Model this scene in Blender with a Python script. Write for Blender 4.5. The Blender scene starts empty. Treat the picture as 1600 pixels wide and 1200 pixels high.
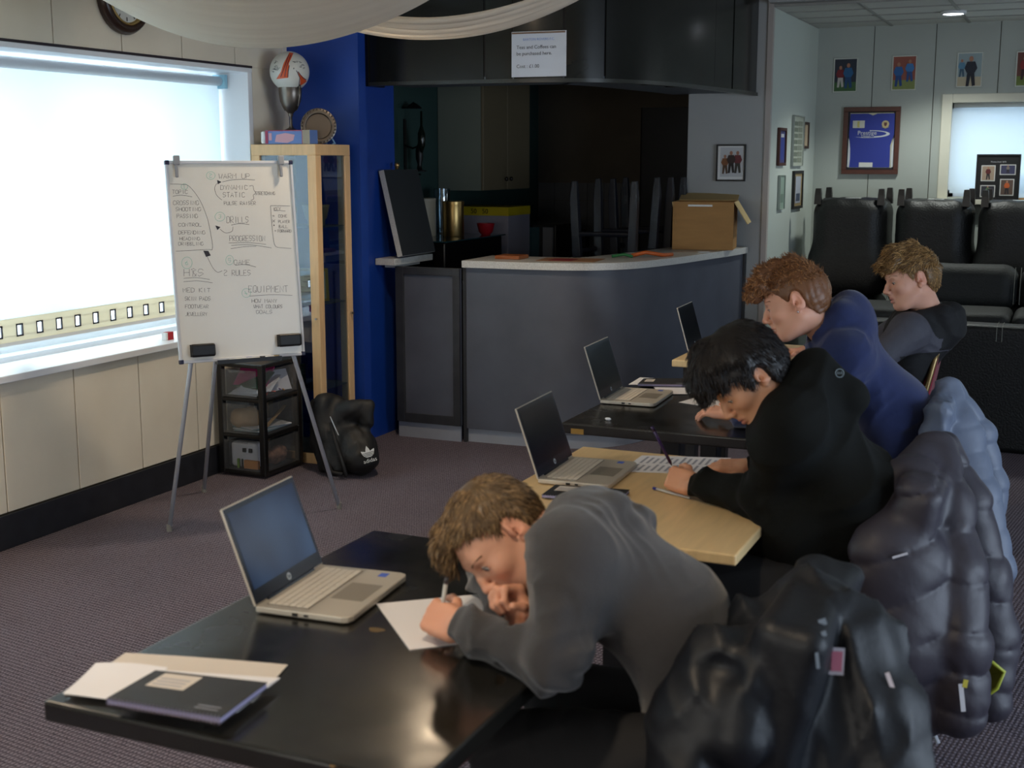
import bpy, math, random
import numpy as np
from mathutils import Vector, Matrix
random.seed(7); rng = np.random.default_rng(7)
sc = bpy.context.scene
COL = sc.collection

# ---------------------------------------------------------------- camera, world, lights, exposure
F_PX = 2000.0; EYE = 1.70
PITCH = math.atan(350/2000.0); YAW = math.atan(900/math.hypot(2000, 350))
cam_d = bpy.data.cameras.new('camera'); cam = bpy.data.objects.new('camera', cam_d); COL.objects.link(cam)
cam_d.sensor_width = 36; cam_d.lens = 45.0; cam_d.clip_start = .05
cam.location = (0, 0, EYE); cam.rotation_euler = (math.pi/2-PITCH, 0, YAW)
cam_d.dof.use_dof = True; cam_d.dof.focus_distance = 6.2; cam_d.dof.aperture_fstop = 5.0
sc.camera = cam
vs = sc.view_settings
sc.display_settings.display_device = 'sRGB'
vs.view_transform = 'Standard'; vs.look = 'None'; vs.gamma = 1; vs.exposure = 0.68; vs.use_curve_mapping = False
w = bpy.data.worlds.new('world'); sc.world = w; w.use_nodes = True
w.node_tree.nodes['Background'].inputs[0].default_value = (.90, .96, 1.0, 1)
w.node_tree.nodes['Background'].inputs[1].default_value = 4.3

def area(name, loc, rot, sx, sy, power, col, spread=math.pi):
    l = bpy.data.lights.new(name, 'AREA'); l.shape = 'RECTANGLE'; l.size = sx; l.size_y = sy
    l.energy = power; l.color = col; l.spread = spread
    o = bpy.data.objects.new(name, l); COL.objects.link(o); o.location = loc; o.rotation_euler = rot
    return o
def downlight(loc, power, col=(1, .80, .58), r=.07, blend=.6, angle=120):
    l = bpy.data.lights.new('downlight_lamp', 'SPOT'); l.energy = power; l.color = col
    l.shadow_soft_size = r; l.spot_size = math.radians(angle); l.spot_blend = blend
    o = bpy.data.objects.new('downlight_lamp', l); COL.objects.link(o); o.location = loc
# daylight entering by the windows of the parts of the room right of the camera
area('daylight_right', (3.35, 3.2, 1.20), (0, math.radians(90), 0), 1.9, 3.6, 84, (.68, .82, 1))
area('fill_behind', (-1.8, -2.3, 1.6), (math.radians(90), 0, 0), 3.2, 1.3, 32, (1, .95, .88))  # added fill light behind the camera, no window is built there
area('daylight_alcove', (2.7, 9.9, 1.75), (0, math.radians(90), 0), .7, .9, 7, (.85, .94, 1))
downlight((-2.83, 5.40, 2.66), 40, r=.09)
downlight((-1.15, 3.3, 2.66), 34)
downlight((-.95, 1.2, 2.66), 40)
downlight((-3.3, 2.4, 2.66), 50)
downlight((-.92, 9.55, 2.66), 42, (.95, 1, .93), .09, .5, 128)
downlight((1.2, 9.4, 2.66), 34, (.95, 1, .93), .09, .5, 128)

# ---------------------------------------------------------------- projection helpers (design aid: where a point of the room stands)
_fw = np.array([-math.sin(YAW)*math.cos(PITCH), math.cos(YAW)*math.cos(PITCH), -math.sin(PITCH)])
_rt = np.array([math.cos(YAW), math.sin(YAW), 0.]); _up = np.cross(_rt, _fw); _C = np.array([0, 0, EYE])
def ray(x, y): return _fw+_rt*(x-800)/F_PX-_up*(y-600)/F_PX
def atz(x, y, z): r = ray(x, y); return _C+r*(z-EYE)/r[2]
def aty(x, y, v): r = ray(x, y); return _C+r*v/r[1]
def atx(x, y, v): r = ray(x, y); return _C+r*v/r[0]
def atd(x, y, d): return _C+ray(x, y)*d
def nrm(v): v = np.asarray(v, float); return v/np.linalg.norm(v)
A = lambda *v: np.array(v, float)

# ---------------------------------------------------------------- materials
def lin(c):
    return tuple(((x/255)/12.92 if x/255 <= .04045 else ((x/255+.055)/1.055)**2.4) for x in c)
MC = {}
def mat(name, col, rough=.6, metal=0, var=0.0, vscale=20, bump=0.0, bscale=60, spec=.5, coat=0, sheen=0, trans=0,
        emit=None, estr=0, col2=None, attr=None, stretch=None, alpha=1):
    if name in MC: return MC[name]
    m = bpy.data.materials.new(name); m.use_nodes = True; MC[name] = m
    nt = m.node_tree; N = nt.nodes; L = nt.links; b = N['Principled BSDF']
    c = lin(col)+(1,)
    b.inputs['Base Color'].default_value = c; b.inputs['Roughness'].default_value = rough
    b.inputs['Metallic'].default_value = metal; b.inputs['Specular IOR Level'].default_value = spec
    b.inputs['Coat Weight'].default_value = coat; b.inputs['Sheen Weight'].default_value = sheen
    b.inputs['Transmission Weight'].default_value = trans; b.inputs['Alpha'].default_value = alpha
    if emit: b.inputs['Emission Color'].default_value = lin(emit)+(1,); b.inputs['Emission Strength'].default_value = estr
    tc = None
    if var or bump or col2 or stretch:
        tc = N.new('ShaderNodeTexCoord'); mp = N.new('ShaderNodeMapping'); L.new(tc.outputs['Object'], mp.inputs[0])
        if stretch: mp.inputs['Scale'].default_value = stretch
    if var or col2:
        n = N.new('ShaderNodeTexNoise'); n.inputs['Scale'].default_value = vscale; n.inputs['Detail'].default_value = 5
        L.new(mp.outputs[0], n.inputs['Vector'])
        r = N.new('ShaderNodeValToRGB'); L.new(n.outputs['Fac'], r.inputs[0])
        r.color_ramp.elements[0].position = .3; r.color_ramp.elements[1].position = .7
        c2 = lin(col2)+(1,) if col2 else c
        r.color_ramp.elements[0].color = tuple(x*(1-var) for x in c[:3])+(1,)
        r.color_ramp.elements[1].color = tuple(min(1, x*(1+var)) for x in c2[:3])+(1,)
        L.new(r.outputs[0], b.inputs['Base Color'])
    if attr:
        a = N.new('ShaderNodeAttribute'); a.attribute_name = attr; L.new(a.outputs['Color'], b.inputs['Base Color'])
    if bump:
        n = N.new('ShaderNodeTexNoise'); n.inputs['Scale'].default_value = bscale; n.inputs['Detail'].default_value = 4
        L.new(mp.outputs[0], n.inputs['Vector'])
        bp = N.new('ShaderNodeBump'); bp.inputs['Strength'].default_value = bump; bp.inputs['Distance'].default_value = .01
        L.new(n.outputs['Fac'], bp.inputs['Height']); L.new(bp.outputs[0], b.inputs['Normal'])
    return m

def carpet_mat():
    m = mat('carpet_purple_grey', (84, 77, 84), .95, spec=.1)
    nt = m.node_tree; N = nt.nodes; L = nt.links; b = N['Principled BSDF']
    tc = N.new('ShaderNodeTexCoord'); mp = N.new('ShaderNodeMapping'); L.new(tc.outputs['Object'], mp.inputs[0])
    mp.inputs['Rotation'].default_value = (0, 0, math.radians(8))
    w1 = N.new('ShaderNodeTexWave'); w1.inputs['Scale'].default_value = 22; w1.bands_direction = 'X'; w1.inputs['Distortion'].default_value = 1.5; w1.inputs['Detail Scale'].default_value = 6
    w2 = N.new('ShaderNodeTexWave'); w2.inputs['Scale'].default_value = 16; w2.bands_direction = 'Y'; w2.inputs['Distortion'].default_value = 1.5; w2.inputs['Detail Scale'].default_value = 6
    no = N.new('ShaderNodeTexNoise'); no.inputs['Scale'].default_value = 130; no.inputs['Detail'].default_value = 3
    n2 = N.new('ShaderNodeTexNoise'); n2.inputs['Scale'].default_value = 1.6
    for n in (w1, w2, no, n2): L.new(mp.outputs[0], n.inputs['Vector'])
    mu = N.new('ShaderNodeMath'); mu.operation = 'MULTIPLY'; L.new(w1.outputs['Fac'], mu.inputs[0]); L.new(w2.outputs['Fac'], mu.inputs[1])
    ad = N.new('ShaderNodeMath'); ad.operation = 'ADD'; L.new(mu.outputs[0], ad.inputs[0]); L.new(no.outputs['Fac'], ad.inputs[1])
    r = N.new('ShaderNodeValToRGB'); L.new(ad.outputs[0], r.inputs[0])
    r.color_ramp.elements[0].position = .35; r.color_ramp.elements[0].color = lin((66, 60, 69))+(1,)
    r.color_ramp.elements[1].position = 1.1 if False else 1.0; r.color_ramp.elements[1].color = lin((138, 128, 137))+(1,)
    mx = N.new('ShaderNodeMixRGB'); mx.blend_type = 'MULTIPLY'; mx.inputs[0].default_value = .35
    L.new(r.outputs[0], mx.inputs[1]); L.new(n2.outputs['Fac'], mx.inputs[2]); L.new(mx.outputs[0], b.inputs['Base Color'])
    bp = N.new('ShaderNodeBump'); bp.inputs['Strength'].default_value = .6; bp.inputs['Distance'].default_value = .006
    L.new(ad.outputs[0], bp.inputs['Height']); L.new(bp.outputs[0], b.inputs['Normal'])
    return m
def blind_mat(name, col, tr):
    m = bpy.data.materials.new(name); m.use_nodes = True; nt = m.node_tree; N = nt.nodes; L = nt.links
    N.remove(N['Principled BSDF']); o = N['Material Output']
    d = N.new('ShaderNodeBsdfDiffuse'); t = N.new('ShaderNodeBsdfTranslucent'); mx = N.new('ShaderNodeMixShader')
    for n in (d, t): n.inputs['Color'].default_value = lin(col)+(1,)
    mx.inputs[0].default_value = tr; L.new(d.outputs[0], mx.inputs[1]); L.new(t.outputs[0], mx.inputs[2]); L.new(mx.outputs[0], o.inputs['Surface'])
    return m
def glass_mat(name, tint=(255, 255, 255), refl=.12, rough=.02, milk=0):
    m = bpy.data.materials.new(name); m.use_nodes = True; nt = m.node_tree; N = nt.nodes; L = nt.links
    N.remove(N['Principled BSDF']); o = N['Material Output']
    t = N.new('ShaderNodeBsdfTransparent'); t.inputs[0].default_value = lin(tint)+(1,)
    g = N.new('ShaderNodeBsdfGlossy'); g.inputs['Roughness'].default_value = rough
    mx = N.new('ShaderNodeMixShader'); mx.inputs[0].default_value = refl
    L.new(t.outputs[0], mx.inputs[1]); L.new(g.outputs[0], mx.inputs[2]); out = mx
    if milk:
        d = N.new('ShaderNodeBsdfDiffuse'); d.inputs[0].default_value = (.5, .52, .54, 1)
        m2 = N.new('ShaderNodeMixShader'); m2.inputs[0].default_value = milk
        L.new(mx.outputs[0], m2.inputs[1]); L.new(d.outputs[0], m2.inputs[2]); out = m2
    L.new(out.outputs[0], o.inputs['Surface']); return m

# ---------------------------------------------------------------- mesh helpers
def rotz(a): c, s = math.cos(a), math.sin(a); return np.array([[c, -s, 0], [s, c, 0], [0, 0, 1.]])
def frame(x, up=(0, 0, 1)):
    """rotation whose columns are x, y, z with z close to up"""
    x = nrm(x); up = np.asarray(up, float); y = nrm(np.cross(up, x)); z = np.cross(x, y); return np.array([x, y, z]).T
class MB:
    def __init__(s): s.v = []; s.f = []; s.m = []; s.n = 0
    def add(s, v, f, mi=0):
        s.v.append(np.asarray(v, float).reshape(-1, 3)); k = s.n
        for q in f: s.f.append([i+k for i in q]); s.m.append(mi)
        s.n += len(s.v[-1]); return s
    def box(s, lo, hi, mi=0, R=None, o=None):
        lo = np.asarray(lo, float); hi = np.asarray(hi, float)
        v = np.array([[x, y, z] for x in (lo[0], hi[0]) for y in (lo[1], hi[1]) for z in (lo[2], hi[2])])
        if R is not None: v = v@np.asarray(R).T
        if o is not None: v = v+np.asarray(o)
        return s.add(v, [(0, 1, 3, 2), (4, 6, 7, 5), (0, 4, 5, 1), (2, 3, 7, 6), (0, 2, 6, 4), (1, 5, 7, 3)], mi)
    def tube(s, pts, r, n=10, mi=0, flat=None, closed=False):
        pts = [np.asarray(p, float) for p in pts]; k = len(pts); rs = r if hasattr(r, '__len__') else [r]*k
        v = []; u = None
        for i, p in enumerate(pts):
            t = nrm(pts[min(i+1, k-1)]-pts[max(i-1, 0)])
            if u is None: u = nrm(np.cross(t, (0, 0, 1) if abs(t[2]) < .9 else (1, 0, 0)))
            u = nrm(u-t*(u@t)); w_ = np.cross(t, u)
            for j in range(n):
                a = 2*math.pi*j/n; v.append(p+rs[i]*(math.cos(a)*u+math.sin(a)*w_))
        f = [[i*n+j, i*n+(j+1) % n, (i+1)*n+(j+1) % n, (i+1)*n+j] for i in range(k-1) for j in range(n)]
        f += [list(range(n))[::-1], [(k-1)*n+j for j in range(n)]]
        return s.add(v, f, mi)
    def lathe(s, c, prof, n=24, mi=0, R=None, sc_=(1, 1, 1)):
        v = []; k = len(prof)
        for (r, z) in prof:
            for j in range(n): a = 2*math.pi*j/n; v.append((r*math.cos(a)*sc_[0], r*math.sin(a)*sc_[1], z*sc_[2]))
        v = np.array(v)
        if R is not None: v = v@np.asarray(R).T
        f = [[i*n+j, i*n+(j+1) % n, (i+1)*n+(j+1) % n, (i+1)*n+j] for i in range(k-1) for j in range(n)]
        f += [list(range(n))[::-1], [(k-1)*n+j for j in range(n)]]
        return s.add(v+np.asarray(c), f, mi)
    def prism(s, poly, z0, z1, mi=0, R=None, o=(0, 0, 0)):
        n = len(poly); v = np.array([(x, y, z) for z in (z0, z1) for (x, y) in poly], float)
        if R is not None: v = v@np.asarray(R).T
        f = [list(range(n))[::-1], list(range(n, 2*n))]+[[i, (i+1) % n, n+(i+1) % n, n+i] for i in range(n)]
        return s.add(v+np.asarray(o), f, mi)
    def quad(s, a, b, c, d, mi=0): return s.add([a, b, c, d], [(0, 1, 2, 3)], mi)

def link_mesh(name, me, mats, parent=None, local=True):
    o = bpy.data.objects.new(name, me); COL.objects.link(o)
    for m in (mats if isinstance(mats, (list, tuple)) else [mats]): me.materials.append(m)
    if parent is not None: o.parent = parent
    return o
def wloc(o):
    v = np.zeros(3)
    while o is not None: v = v+np.array(o.location); o = o.parent
    return v
def obj(name, mb, mats, parent=None, world=True, bevel=0, smooth=False, seg=2, auto=None):
    v = np.concatenate(mb.v)
    if parent is not None and world: v = v-wloc(parent)
    me = bpy.data.meshes.new(name); me.from_pydata(v.tolist(), [], mb.f); me.update()
    o = link_mesh(name, me, mats, parent)
    if max(mb.m, default=0): me.polygons.foreach_set('material_index', mb.m)
    if smooth:
        me.polygons.foreach_set('use_smooth', [True]*len(me.polygons))
        if auto:
            me.set_sharp_from_angle(angle=math.radians(auto))
    if bevel:
        b = o.modifiers.new('bevel', 'BEVEL'); b.width = bevel; b.segments = seg; b.limit_method = 'ANGLE'
    return o
def empty(name, loc, rz=0):
    o = bpy.data.objects.new(name, None); COL.objects.link(o); o.location = loc; o.rotation_euler = (0, 0, rz); o.empty_display_size = .05; return o
def tag(o, label, cat, group=None):
    o['label'] = label; o['category'] = cat
    if group: o['group'] = group
    return o
def thing(name, label, cat, loc=(0, 0, 0), rz=0, group=None): return tag(empty(name, loc, rz), label, cat, group)
def struct(o, label=None):
    o['kind'] = 'structure'
    if label: o['label'] = label
    return o
def copy_tree(o, parent=None):
    c = o.copy(); COL.objects.link(c); c.parent = parent
    for ch in list(o.children): copy_tree(ch, c)
    return c
def text_obj(name, txt, size, M, m, parent=None, align='CENTER', depth=.0006, shear=0, spacing=1.0, lines=1.0):
    """lettering built as a thin raised mesh; M is a 4x4 whose x is the reading direction, y up"""
    cu = bpy.data.curves.new('t', 'FONT'); cu.body = txt; cu.size = size; cu.align_x = align; cu.extrude = depth; cu.shear = shear
    cu.space_character = spacing; cu.space_line = lines; cu.resolution_u = 3
    to = bpy.data.objects.new('t', cu); COL.objects.link(to)
    dg = bpy.context.evaluated_depsgraph_get(); me = bpy.data.meshes.new_from_object(to.evaluated_get(dg))
    bpy.data.objects.remove(to); me.name = name
    Mx = M.copy()
    if parent is not None: Mx = Matrix.Translation(-Vector(wloc(parent))) @ Mx
    me.transform(Mx); me.materials.clear()
    return link_mesh(name, me, m, parent)
def mframe(o, x, y):
    x = Vector(nrm(x)); y = Vector(nrm(y)); z = x.cross(y); M = Matrix((x, y, z)).transposed().to_4x4(); M.translation = Vector(o); return M

# ---------------------------------------------------------------- signed-distance sculpting
class Vol:
    BIG = .07
    def __init__(s, lo, hi, h):
        s.lo = np.asarray(lo, float); s.h = h; s.n = np.ceil((np.asarray(hi, float)-s.lo)/h).astype(int)+1
        s.F = np.full(s.n, s.BIG, np.float32)
    def grid(s, lo, hi, pad):
        i0 = np.clip(np.floor((np.asarray(lo)-pad-s.lo)/s.h).astype(int), 0, s.n); i1 = np.clip(np.ceil((np.asarray(hi)+pad-s.lo)/s.h).astype(int)+1, 0, s.n)
        ax = [(s.lo[k]+s.h*np.arange(i0[k], i1[k])).astype(np.float32) for k in range(3)]
        G = np.stack(np.meshgrid(*ax, indexing='ij'), -1) if all(len(a) for a in ax) else None
        return tuple(slice(i0[k], i1[k]) for k in range(3)), G
    def put(s, d, sl, k, sub):
        a = s.F[sl]
        if sub:
            d = -d
            if k > 0: hh = np.maximum(k-np.abs(a-d), 0)/k; s.F[sl] = np.maximum(a, d)+hh*hh*k*.25
            else: s.F[sl] = np.maximum(a, d)
        else:
            if k > 0: hh = np.maximum(k-np.abs(a-d), 0)/k; s.F[sl] = np.minimum(a, d)-hh*hh*k*.25
            else: s.F[sl] = np.minimum(a, d)
    def cone(s, a, b, r1, r2=None, k=.01, sub=False, side=None, sf=1.):
        """tapered capsule; side/sf stretch its section along an axis by sf"""
        r2 = r1 if r2 is None else r2; a = np.asarray(a, float); b = np.asarray(b, float)
        R = max(r1, r2)*max(1, sf); sl, G = s.grid(np.minimum(a, b)-R, np.maximum(a, b)+R, k+.012)
        if G is None: return s
        p = G-a.astype(np.float32); ba = b-a; L2 = max(ba@ba, 1e-9)
        t = np.clip((p@ba.astype(np.float32))/L2, 0, 1); q = p-t[..., None]*ba.astype(np.float32)
        if side is not None:
            n = nrm(side).astype(np.float32); q = q+((1/sf-1)*(q@n))[..., None]*n
        s.put(np.sqrt((q*q).sum(-1))-(r1+(r2-r1)*t), sl, k, sub); return s
    def chain(s, pts, rs, k=.01, **kw):
        for i in range(len(pts)-1): s.cone(pts[i], pts[i+1], rs[i], rs[i+1], k, **kw)
        return s
    def ell(s, c, r, R=None, k=.01, sub=False):
        c = np.asarray(c, float); r = np.asarray(r, float)
        ext = r if R is None else np.sqrt(((np.asarray(R)*r)**2).sum(1))
        sl, G = s.grid(c-ext, c+ext, k+.012)
        if G is None: return s
        p = G-c.astype(np.float32)
        if R is not None: p = p@np.asarray(R, np.float32)
        q = p/r.astype(np.float32); k0 = np.sqrt((q*q).sum(-1)); k1 = np.sqrt(((q/r.astype(np.float32))**2).sum(-1))+1e-6
        s.put(k0*(k0-1)/k1, sl, k, sub); return s
    def box(s, c, hs, R=None, rad=.01, k=.01, sub=False):
        c = np.asarray(c, float); hs = np.asarray(hs, float); RR = np.eye(3) if R is None else np.asarray(R)
        ext = (np.abs(RR)*hs).sum(1); sl, G = s.grid(c-ext, c+ext, k+.012)
        if G is None: return s
        q = np.abs((G-c.astype(np.float32))@RR.astype(np.float32))-(hs-rad).astype(np.float32)
        d = np.sqrt((np.maximum(q, 0)**2).sum(-1))+np.minimum(q.max(-1), 0)-rad
        s.put(d, sl, k, sub); return s
    def half(s, p, n, keep_lo=None, k=.0):
        """cut away the side the normal points to"""
        n = nrm(n); ax = [s.lo[i]+s.h*np.arange(s.n[i]) for i in range(3)]
        d = (ax[0][:, None, None]-p[0])*n[0]+(ax[1][None, :, None]-p[1])*n[1]+(ax[2][None, None, :]-p[2])*n[2]
        s.F = np.maximum(s.F, d.astype(np.float32)); return s
    def disp(s, fn, lo=None, hi=None, band=.03):
        lo = s.lo if lo is None else lo; hi = s.lo+s.h*(s.n-1) if hi is None else hi
        sl, G = s.grid(lo, hi, 0)
        if G is None: return s
        a = s.F[sl]; m = np.abs(a) < band
        a[m] += fn(G[m]).astype(np.float32); s.F[sl] = a; return s
    def mesh(s):
        F = s.F; S = F < 0; h = s.h
        c = np.zeros(tuple(s.n-1), np.uint8)
        for i in (0, 1):
            for j in (0, 1):
                for k in (0, 1): c += S[i:s.n[0]-1+i, j:s.n[1]-1+j, k:s.n[2]-1+k]
        act = np.argwhere((c > 0) & (c < 8)); idx = np.full(tuple(s.n-1), -1, np.int32); idx[tuple(act.T)] = np.arange(len(act))
        P = np.zeros((len(act), 3)); W = np.zeros(len(act))
        cn = [(i, j, k) for i in (0, 1) for j in (0, 1) for k in (0, 1)]
        V = {q: F[tuple((act+q).T)] for q in cn}
        for a in cn:
            for d in range(3):
                if a[d]: continue
                b = list(a); b[d] = 1; b = tuple(b); fa, fb = V[a], V[b]; m = (fa < 0) != (fb < 0)
                t = fa[m]/(fa[m]-fb[m]); q = np.tile(np.array(a, float), (m.sum(), 1)); q[:, d] += t
                P[m] += q; W[m] += 1
        P = s.lo+(act+P/W[:, None])*h
        Q = []
        for d in range(3):
            e, g = [(1, 2), (2, 0), (0, 1)][d]
            sl0 = [slice(None)]*3; sl1 = [slice(None)]*3; sl0[d] = slice(0, s.n[d]-1); sl1[d] = slice(1, s.n[d])
            A0, A1 = S[tuple(sl0)], S[tuple(sl1)]; ed = np.argwhere(A0 != A1); inn = A0[tuple(ed.T)]
            ok = (ed[:, e] > 0) & (ed[:, g] > 0) & (ed[:, e] < s.n[e]-1) & (ed[:, g] < s.n[g]-1); ed = ed[ok]; inn = inn[ok]
            def at_(de, dg): q = ed.copy(); q[:, e] += de; q[:, g] += dg; return idx[tuple(q.T)]
            q = np.stack([at_(-1, -1), at_(0, -1), at_(0, 0), at_(-1, 0)], 1); q[~inn] = q[~inn][:, ::-1]; Q.append(q)
        return P, np.concatenate(Q)
def vnormals(P, Q):
    n = np.cross(P[Q[:, 2]]-P[Q[:, 0]], P[Q[:, 3]]-P[Q[:, 1]]); N = np.zeros_like(P)
    for i in range(4): np.add.at(N, Q[:, i], n)
    return N/(np.linalg.norm(N, axis=1, keepdims=True)+1e-12)
def smooth_mesh(P, Q, it=1, lam=.5):
    e = np.concatenate([Q[:, [0, 1]], Q[:, [1, 2]], Q[:, [2, 3]], Q[:, [3, 0]]]); e = np.concatenate([e, e[:, ::-1]])
    cnt = np.bincount(e[:, 0], minlength=len(P))[:, None]
    for _ in range(it):
        S_ = np.stack([np.bincount(e[:, 0], weights=P[e[:, 1], k], minlength=len(P)) for k in range(3)], 1)
        P = P+lam*(S_/np.maximum(cnt, 1)-P)
    return P
def qobj(name, P, Q, m, parent=None, cols=None, tris=None, mi=None):
    """fast mesh object out of vertices and quads (and triangles)"""
    P = np.asarray(P, float)
    if parent is not None: P = P-wloc(parent)
    me = bpy.data.meshes.new(name); nt_ = 0 if tris is None else len(tris)
    me.vertices.add(len(P)); me.vertices.foreach_set('co', P.astype(np.float32).ravel())
    li = Q.ravel() if tris is None else np.concatenate([Q.ravel(), tris.ravel()])
    me.loops.add(len(li)); me.loops.foreach_set('vertex_index', li.astype(np.int32))
    me.polygons.add(len(Q)+nt_); st = np.concatenate([np.arange(len(Q))*4, len(Q)*4+np.arange(nt_)*3])
    me.polygons.foreach_set('loop_start', st.astype(np.int32)); me.update(calc_edges=True); me.validate()
    me.polygons.foreach_set('use_smooth', np.ones(len(me.polygons), bool))
    if cols is not None:
        at = me.color_attributes.new('tone', 'FLOAT_COLOR', 'POINT'); c = np.ones((len(P), 4), np.float32); c[:, :3] = cols; at.data.foreach_set('color', c.ravel())
    o = link_mesh(name, me, m, parent)
    if mi is not None: me.polygons.foreach_set('material_index', mi.astype(np.int32))
    return o
def crease(seed, freq, dirs, sharp=1.6, warp=.35):
    """long soft cloth folds: ridges across the given directions, broken up by a slow mask"""
    g = np.random.default_rng(seed); D = [nrm(A(*d)+g.normal(size=3)*.12) for d in dirs]; ph = g.uniform(0, 6.28, (len(D), 4)); W = g.normal(size=(len(D), 3, 3)); L = g.normal(size=(len(D), 3))*freq*.28
    def f(p):
        p = p.astype(np.float64); o = 0
        for i, d in enumerate(D):
            wv = np.sin(p@(W[i].T*freq*.22)+ph[i, :3]).sum(1)*warp*2.2; s_ = np.sin(p@d*freq+ph[i, 3]+wv); m = np.clip(.45+.9*np.sin(p@L[i]+ph[i, 0]), 0, 1)
            o = o+((1-np.abs(s_))**sharp-.32)*m
        return o
    return f
def wave_noise(seed, freq, n=5, ridge=False, dirs=None):
    g = np.random.default_rng(seed); D = g.normal(size=(n, 3)) if dirs is None else np.array([nrm(d)+g.normal(size=3)*.18 for d in dirs for _ in range(max(1, n//len(dirs)))])
    D /= np.linalg.norm(D, axis=1, keepdims=True); fr = freq*g.uniform(.6, 1.5, len(D)); ph = g.uniform(0, 6.28, len(D)); wd = g.normal(size=(3, 3))*freq*.5
    def f(p):
        p = p.astype(np.float64); wv = np.sin(p@wd.T+1.3)*(.9/freq); q = p+wv; o = 0
        for d, f_, h in zip(D, fr, ph):
            s_ = np.sin(q@d*f_+h); o = o+((1-2*np.abs(s_)) if ridge else s_)
        return o/len(D)
    return f

# ================================================================ THE SETTING
M_carpet = carpet_mat()
M_cream = mat('cream_wall_panel', (222, 213, 194), .55, var=.05, vscale=3, bump=.05, bscale=8)
M_joint = mat('panel_joint', (120, 108, 88), .8)
M_black_paint = mat('black_skirting_paint', (30, 32, 38), .45, var=.3, vscale=14)
M_white_gloss = mat('white_gloss_paint', (225, 228, 232), .3)
M_white = mat('white_paint', (222, 224, 222), .6)
M_blue = mat('royal_blue_wall_paint', (18, 60, 146), .45, var=.08, vscale=6, bump=.05, bscale=40)
M_greywall = mat('pale_grey_wall_panel', (165, 167, 166), .6, var=.03, vscale=2)
M_alc = mat('pale_green_grey_wall_panel', (172, 178, 172), .6, var=.03, vscale=2)
M_ceil = mat('ceiling_tile_white', (196, 197, 190), .9, bump=.2, bscale=160)
M_ceilgrid = mat('ceiling_grid', (150, 150, 144), .6)
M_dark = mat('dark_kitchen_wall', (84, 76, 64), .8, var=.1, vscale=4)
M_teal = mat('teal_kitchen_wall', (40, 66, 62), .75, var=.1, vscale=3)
M_grey_front = mat('dark_grey_bar_board', (82, 86, 97), .42, var=.10, vscale=5, bump=.04, bscale=12)
M_bulk = mat('black_green_bulkhead_board', (29, 31, 29), .2, var=.12, vscale=4, bump=.03, bscale=9)
M_lam = mat('speckled_grey_laminate', (196, 196, 192), .35, var=.18, vscale=160)
M_kick = mat('pale_grey_kickboard', (150, 155, 165), .4, var=.06, vscale=6)
M_blind = blind_mat('white_roller_blind', (236, 242, 244), .62)
M_blind_band = blind_mat('cream_blind_band', (232, 226, 208), .48)
M_gold = mat('brushed_gold_metal', (190, 160, 105), .35, metal=1)
M_chrome = mat('chrome', (200, 202, 205), .2, metal=1)
M_alu = mat('satin_aluminium', (186, 190, 198), .38, metal=.35)
M_black = mat('black_plastic', (14, 14, 16), .45)
M_blackgloss = mat('black_gloss_paint', (14, 13, 13), .13, bump=.05, bscale=30, spec=.6)
M_glass = glass_mat('clear_glass', (235, 242, 245), .10)
M_lampglow = mat('lamp_glow', (255, 250, 240), .5, emit=(255, 236, 205), estr=9)
M_alcglow = mat('lamp_glow_alcove', (255, 250, 245), .5, emit=(245, 246, 255), estr=7)

XL = -4.27
fl = MB(); fl.box((-4.7, -2.6, -.05), (3.7, 12.0, 0)); struct(obj('floor', fl, M_carpet))
ZC = 2.76
ce = MB(); ce.box((-4.7, -2.6, ZC), (3.7, 8.80, ZC+.05)); struct(obj('ceiling', ce, mat('main_ceiling', (190, 188, 180), .9)))
# tiled ceiling of the alcove
al = struct(empty('ceiling', (0, 10, 2.71)))
g = MB(); g.box((-2.0, 8.8, 2.722), (3.6, 10.45, 2.75)); obj('ceiling_backing', g, M_ceilgrid, al)
g = MB()
for i in range(11): x = -2.0+i*.56; g.box((x-.011, 8.8, 2.706), (x+.011, 10.42, 2.722))
for j in range(5): y = 8.8+j*.405; g.box((-2.0, y-.011, 2.706), (3.6, y+.011, 2.7215))
obj('ceiling_grid', g, M_ceilgrid, al)
for i in range(10):
    for j in range(4):
        x, y = -2.0+i*.56, 8.8+j*.405; g = MB(); dz = .002*random.random(); g.box((x+.012, y+.012, 2.712+dz), (x+.548, y+.393, 2.7215)); obj('ceiling_tile', g, M_ceil, al)
# window wall (left): recessed window with wall boards over and under it
wl = struct(empty('wall_left', (XL, 2, 0)))
g = MB()
g.box((-4.70, -2.6, 0), (XL-.02, 6.45, .745)); g.box((-4.70, -2.6, 2.20), (XL-.02, 6.45, ZC)); g.box((-4.70, 6.05, .745), (XL-.02, 6.45, 2.20)); g.box((-4.70, -2.6, .745), (XL-.02, -1.2, 2.2))
obj('wall_core', g, M_joint, wl)
y = 4.57-.452*16
while y < 6.45:
    y1 = min(y+.452, 6.43)
    for z0, z1 in ((.16, .745), (2.205, ZC)):
        g = MB(); g.box((XL-.02, max(y, -2.6)+.003, z0), (XL, y1-.003, z1)); obj('panel', g, M_cream, wl, bevel=.002, seg=1)
    y += .452
g = MB(); g.box((XL-.02, 6.075, .745), (XL, 6.43, 2.205)); obj('panel', g, M_cream, wl)
g = MB(); g.box((XL-.001, -2.6, 0), (XL+.014, 6.42, .155)); struct(obj('baseboard_left', g, M_black_paint, bevel=.003))
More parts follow.
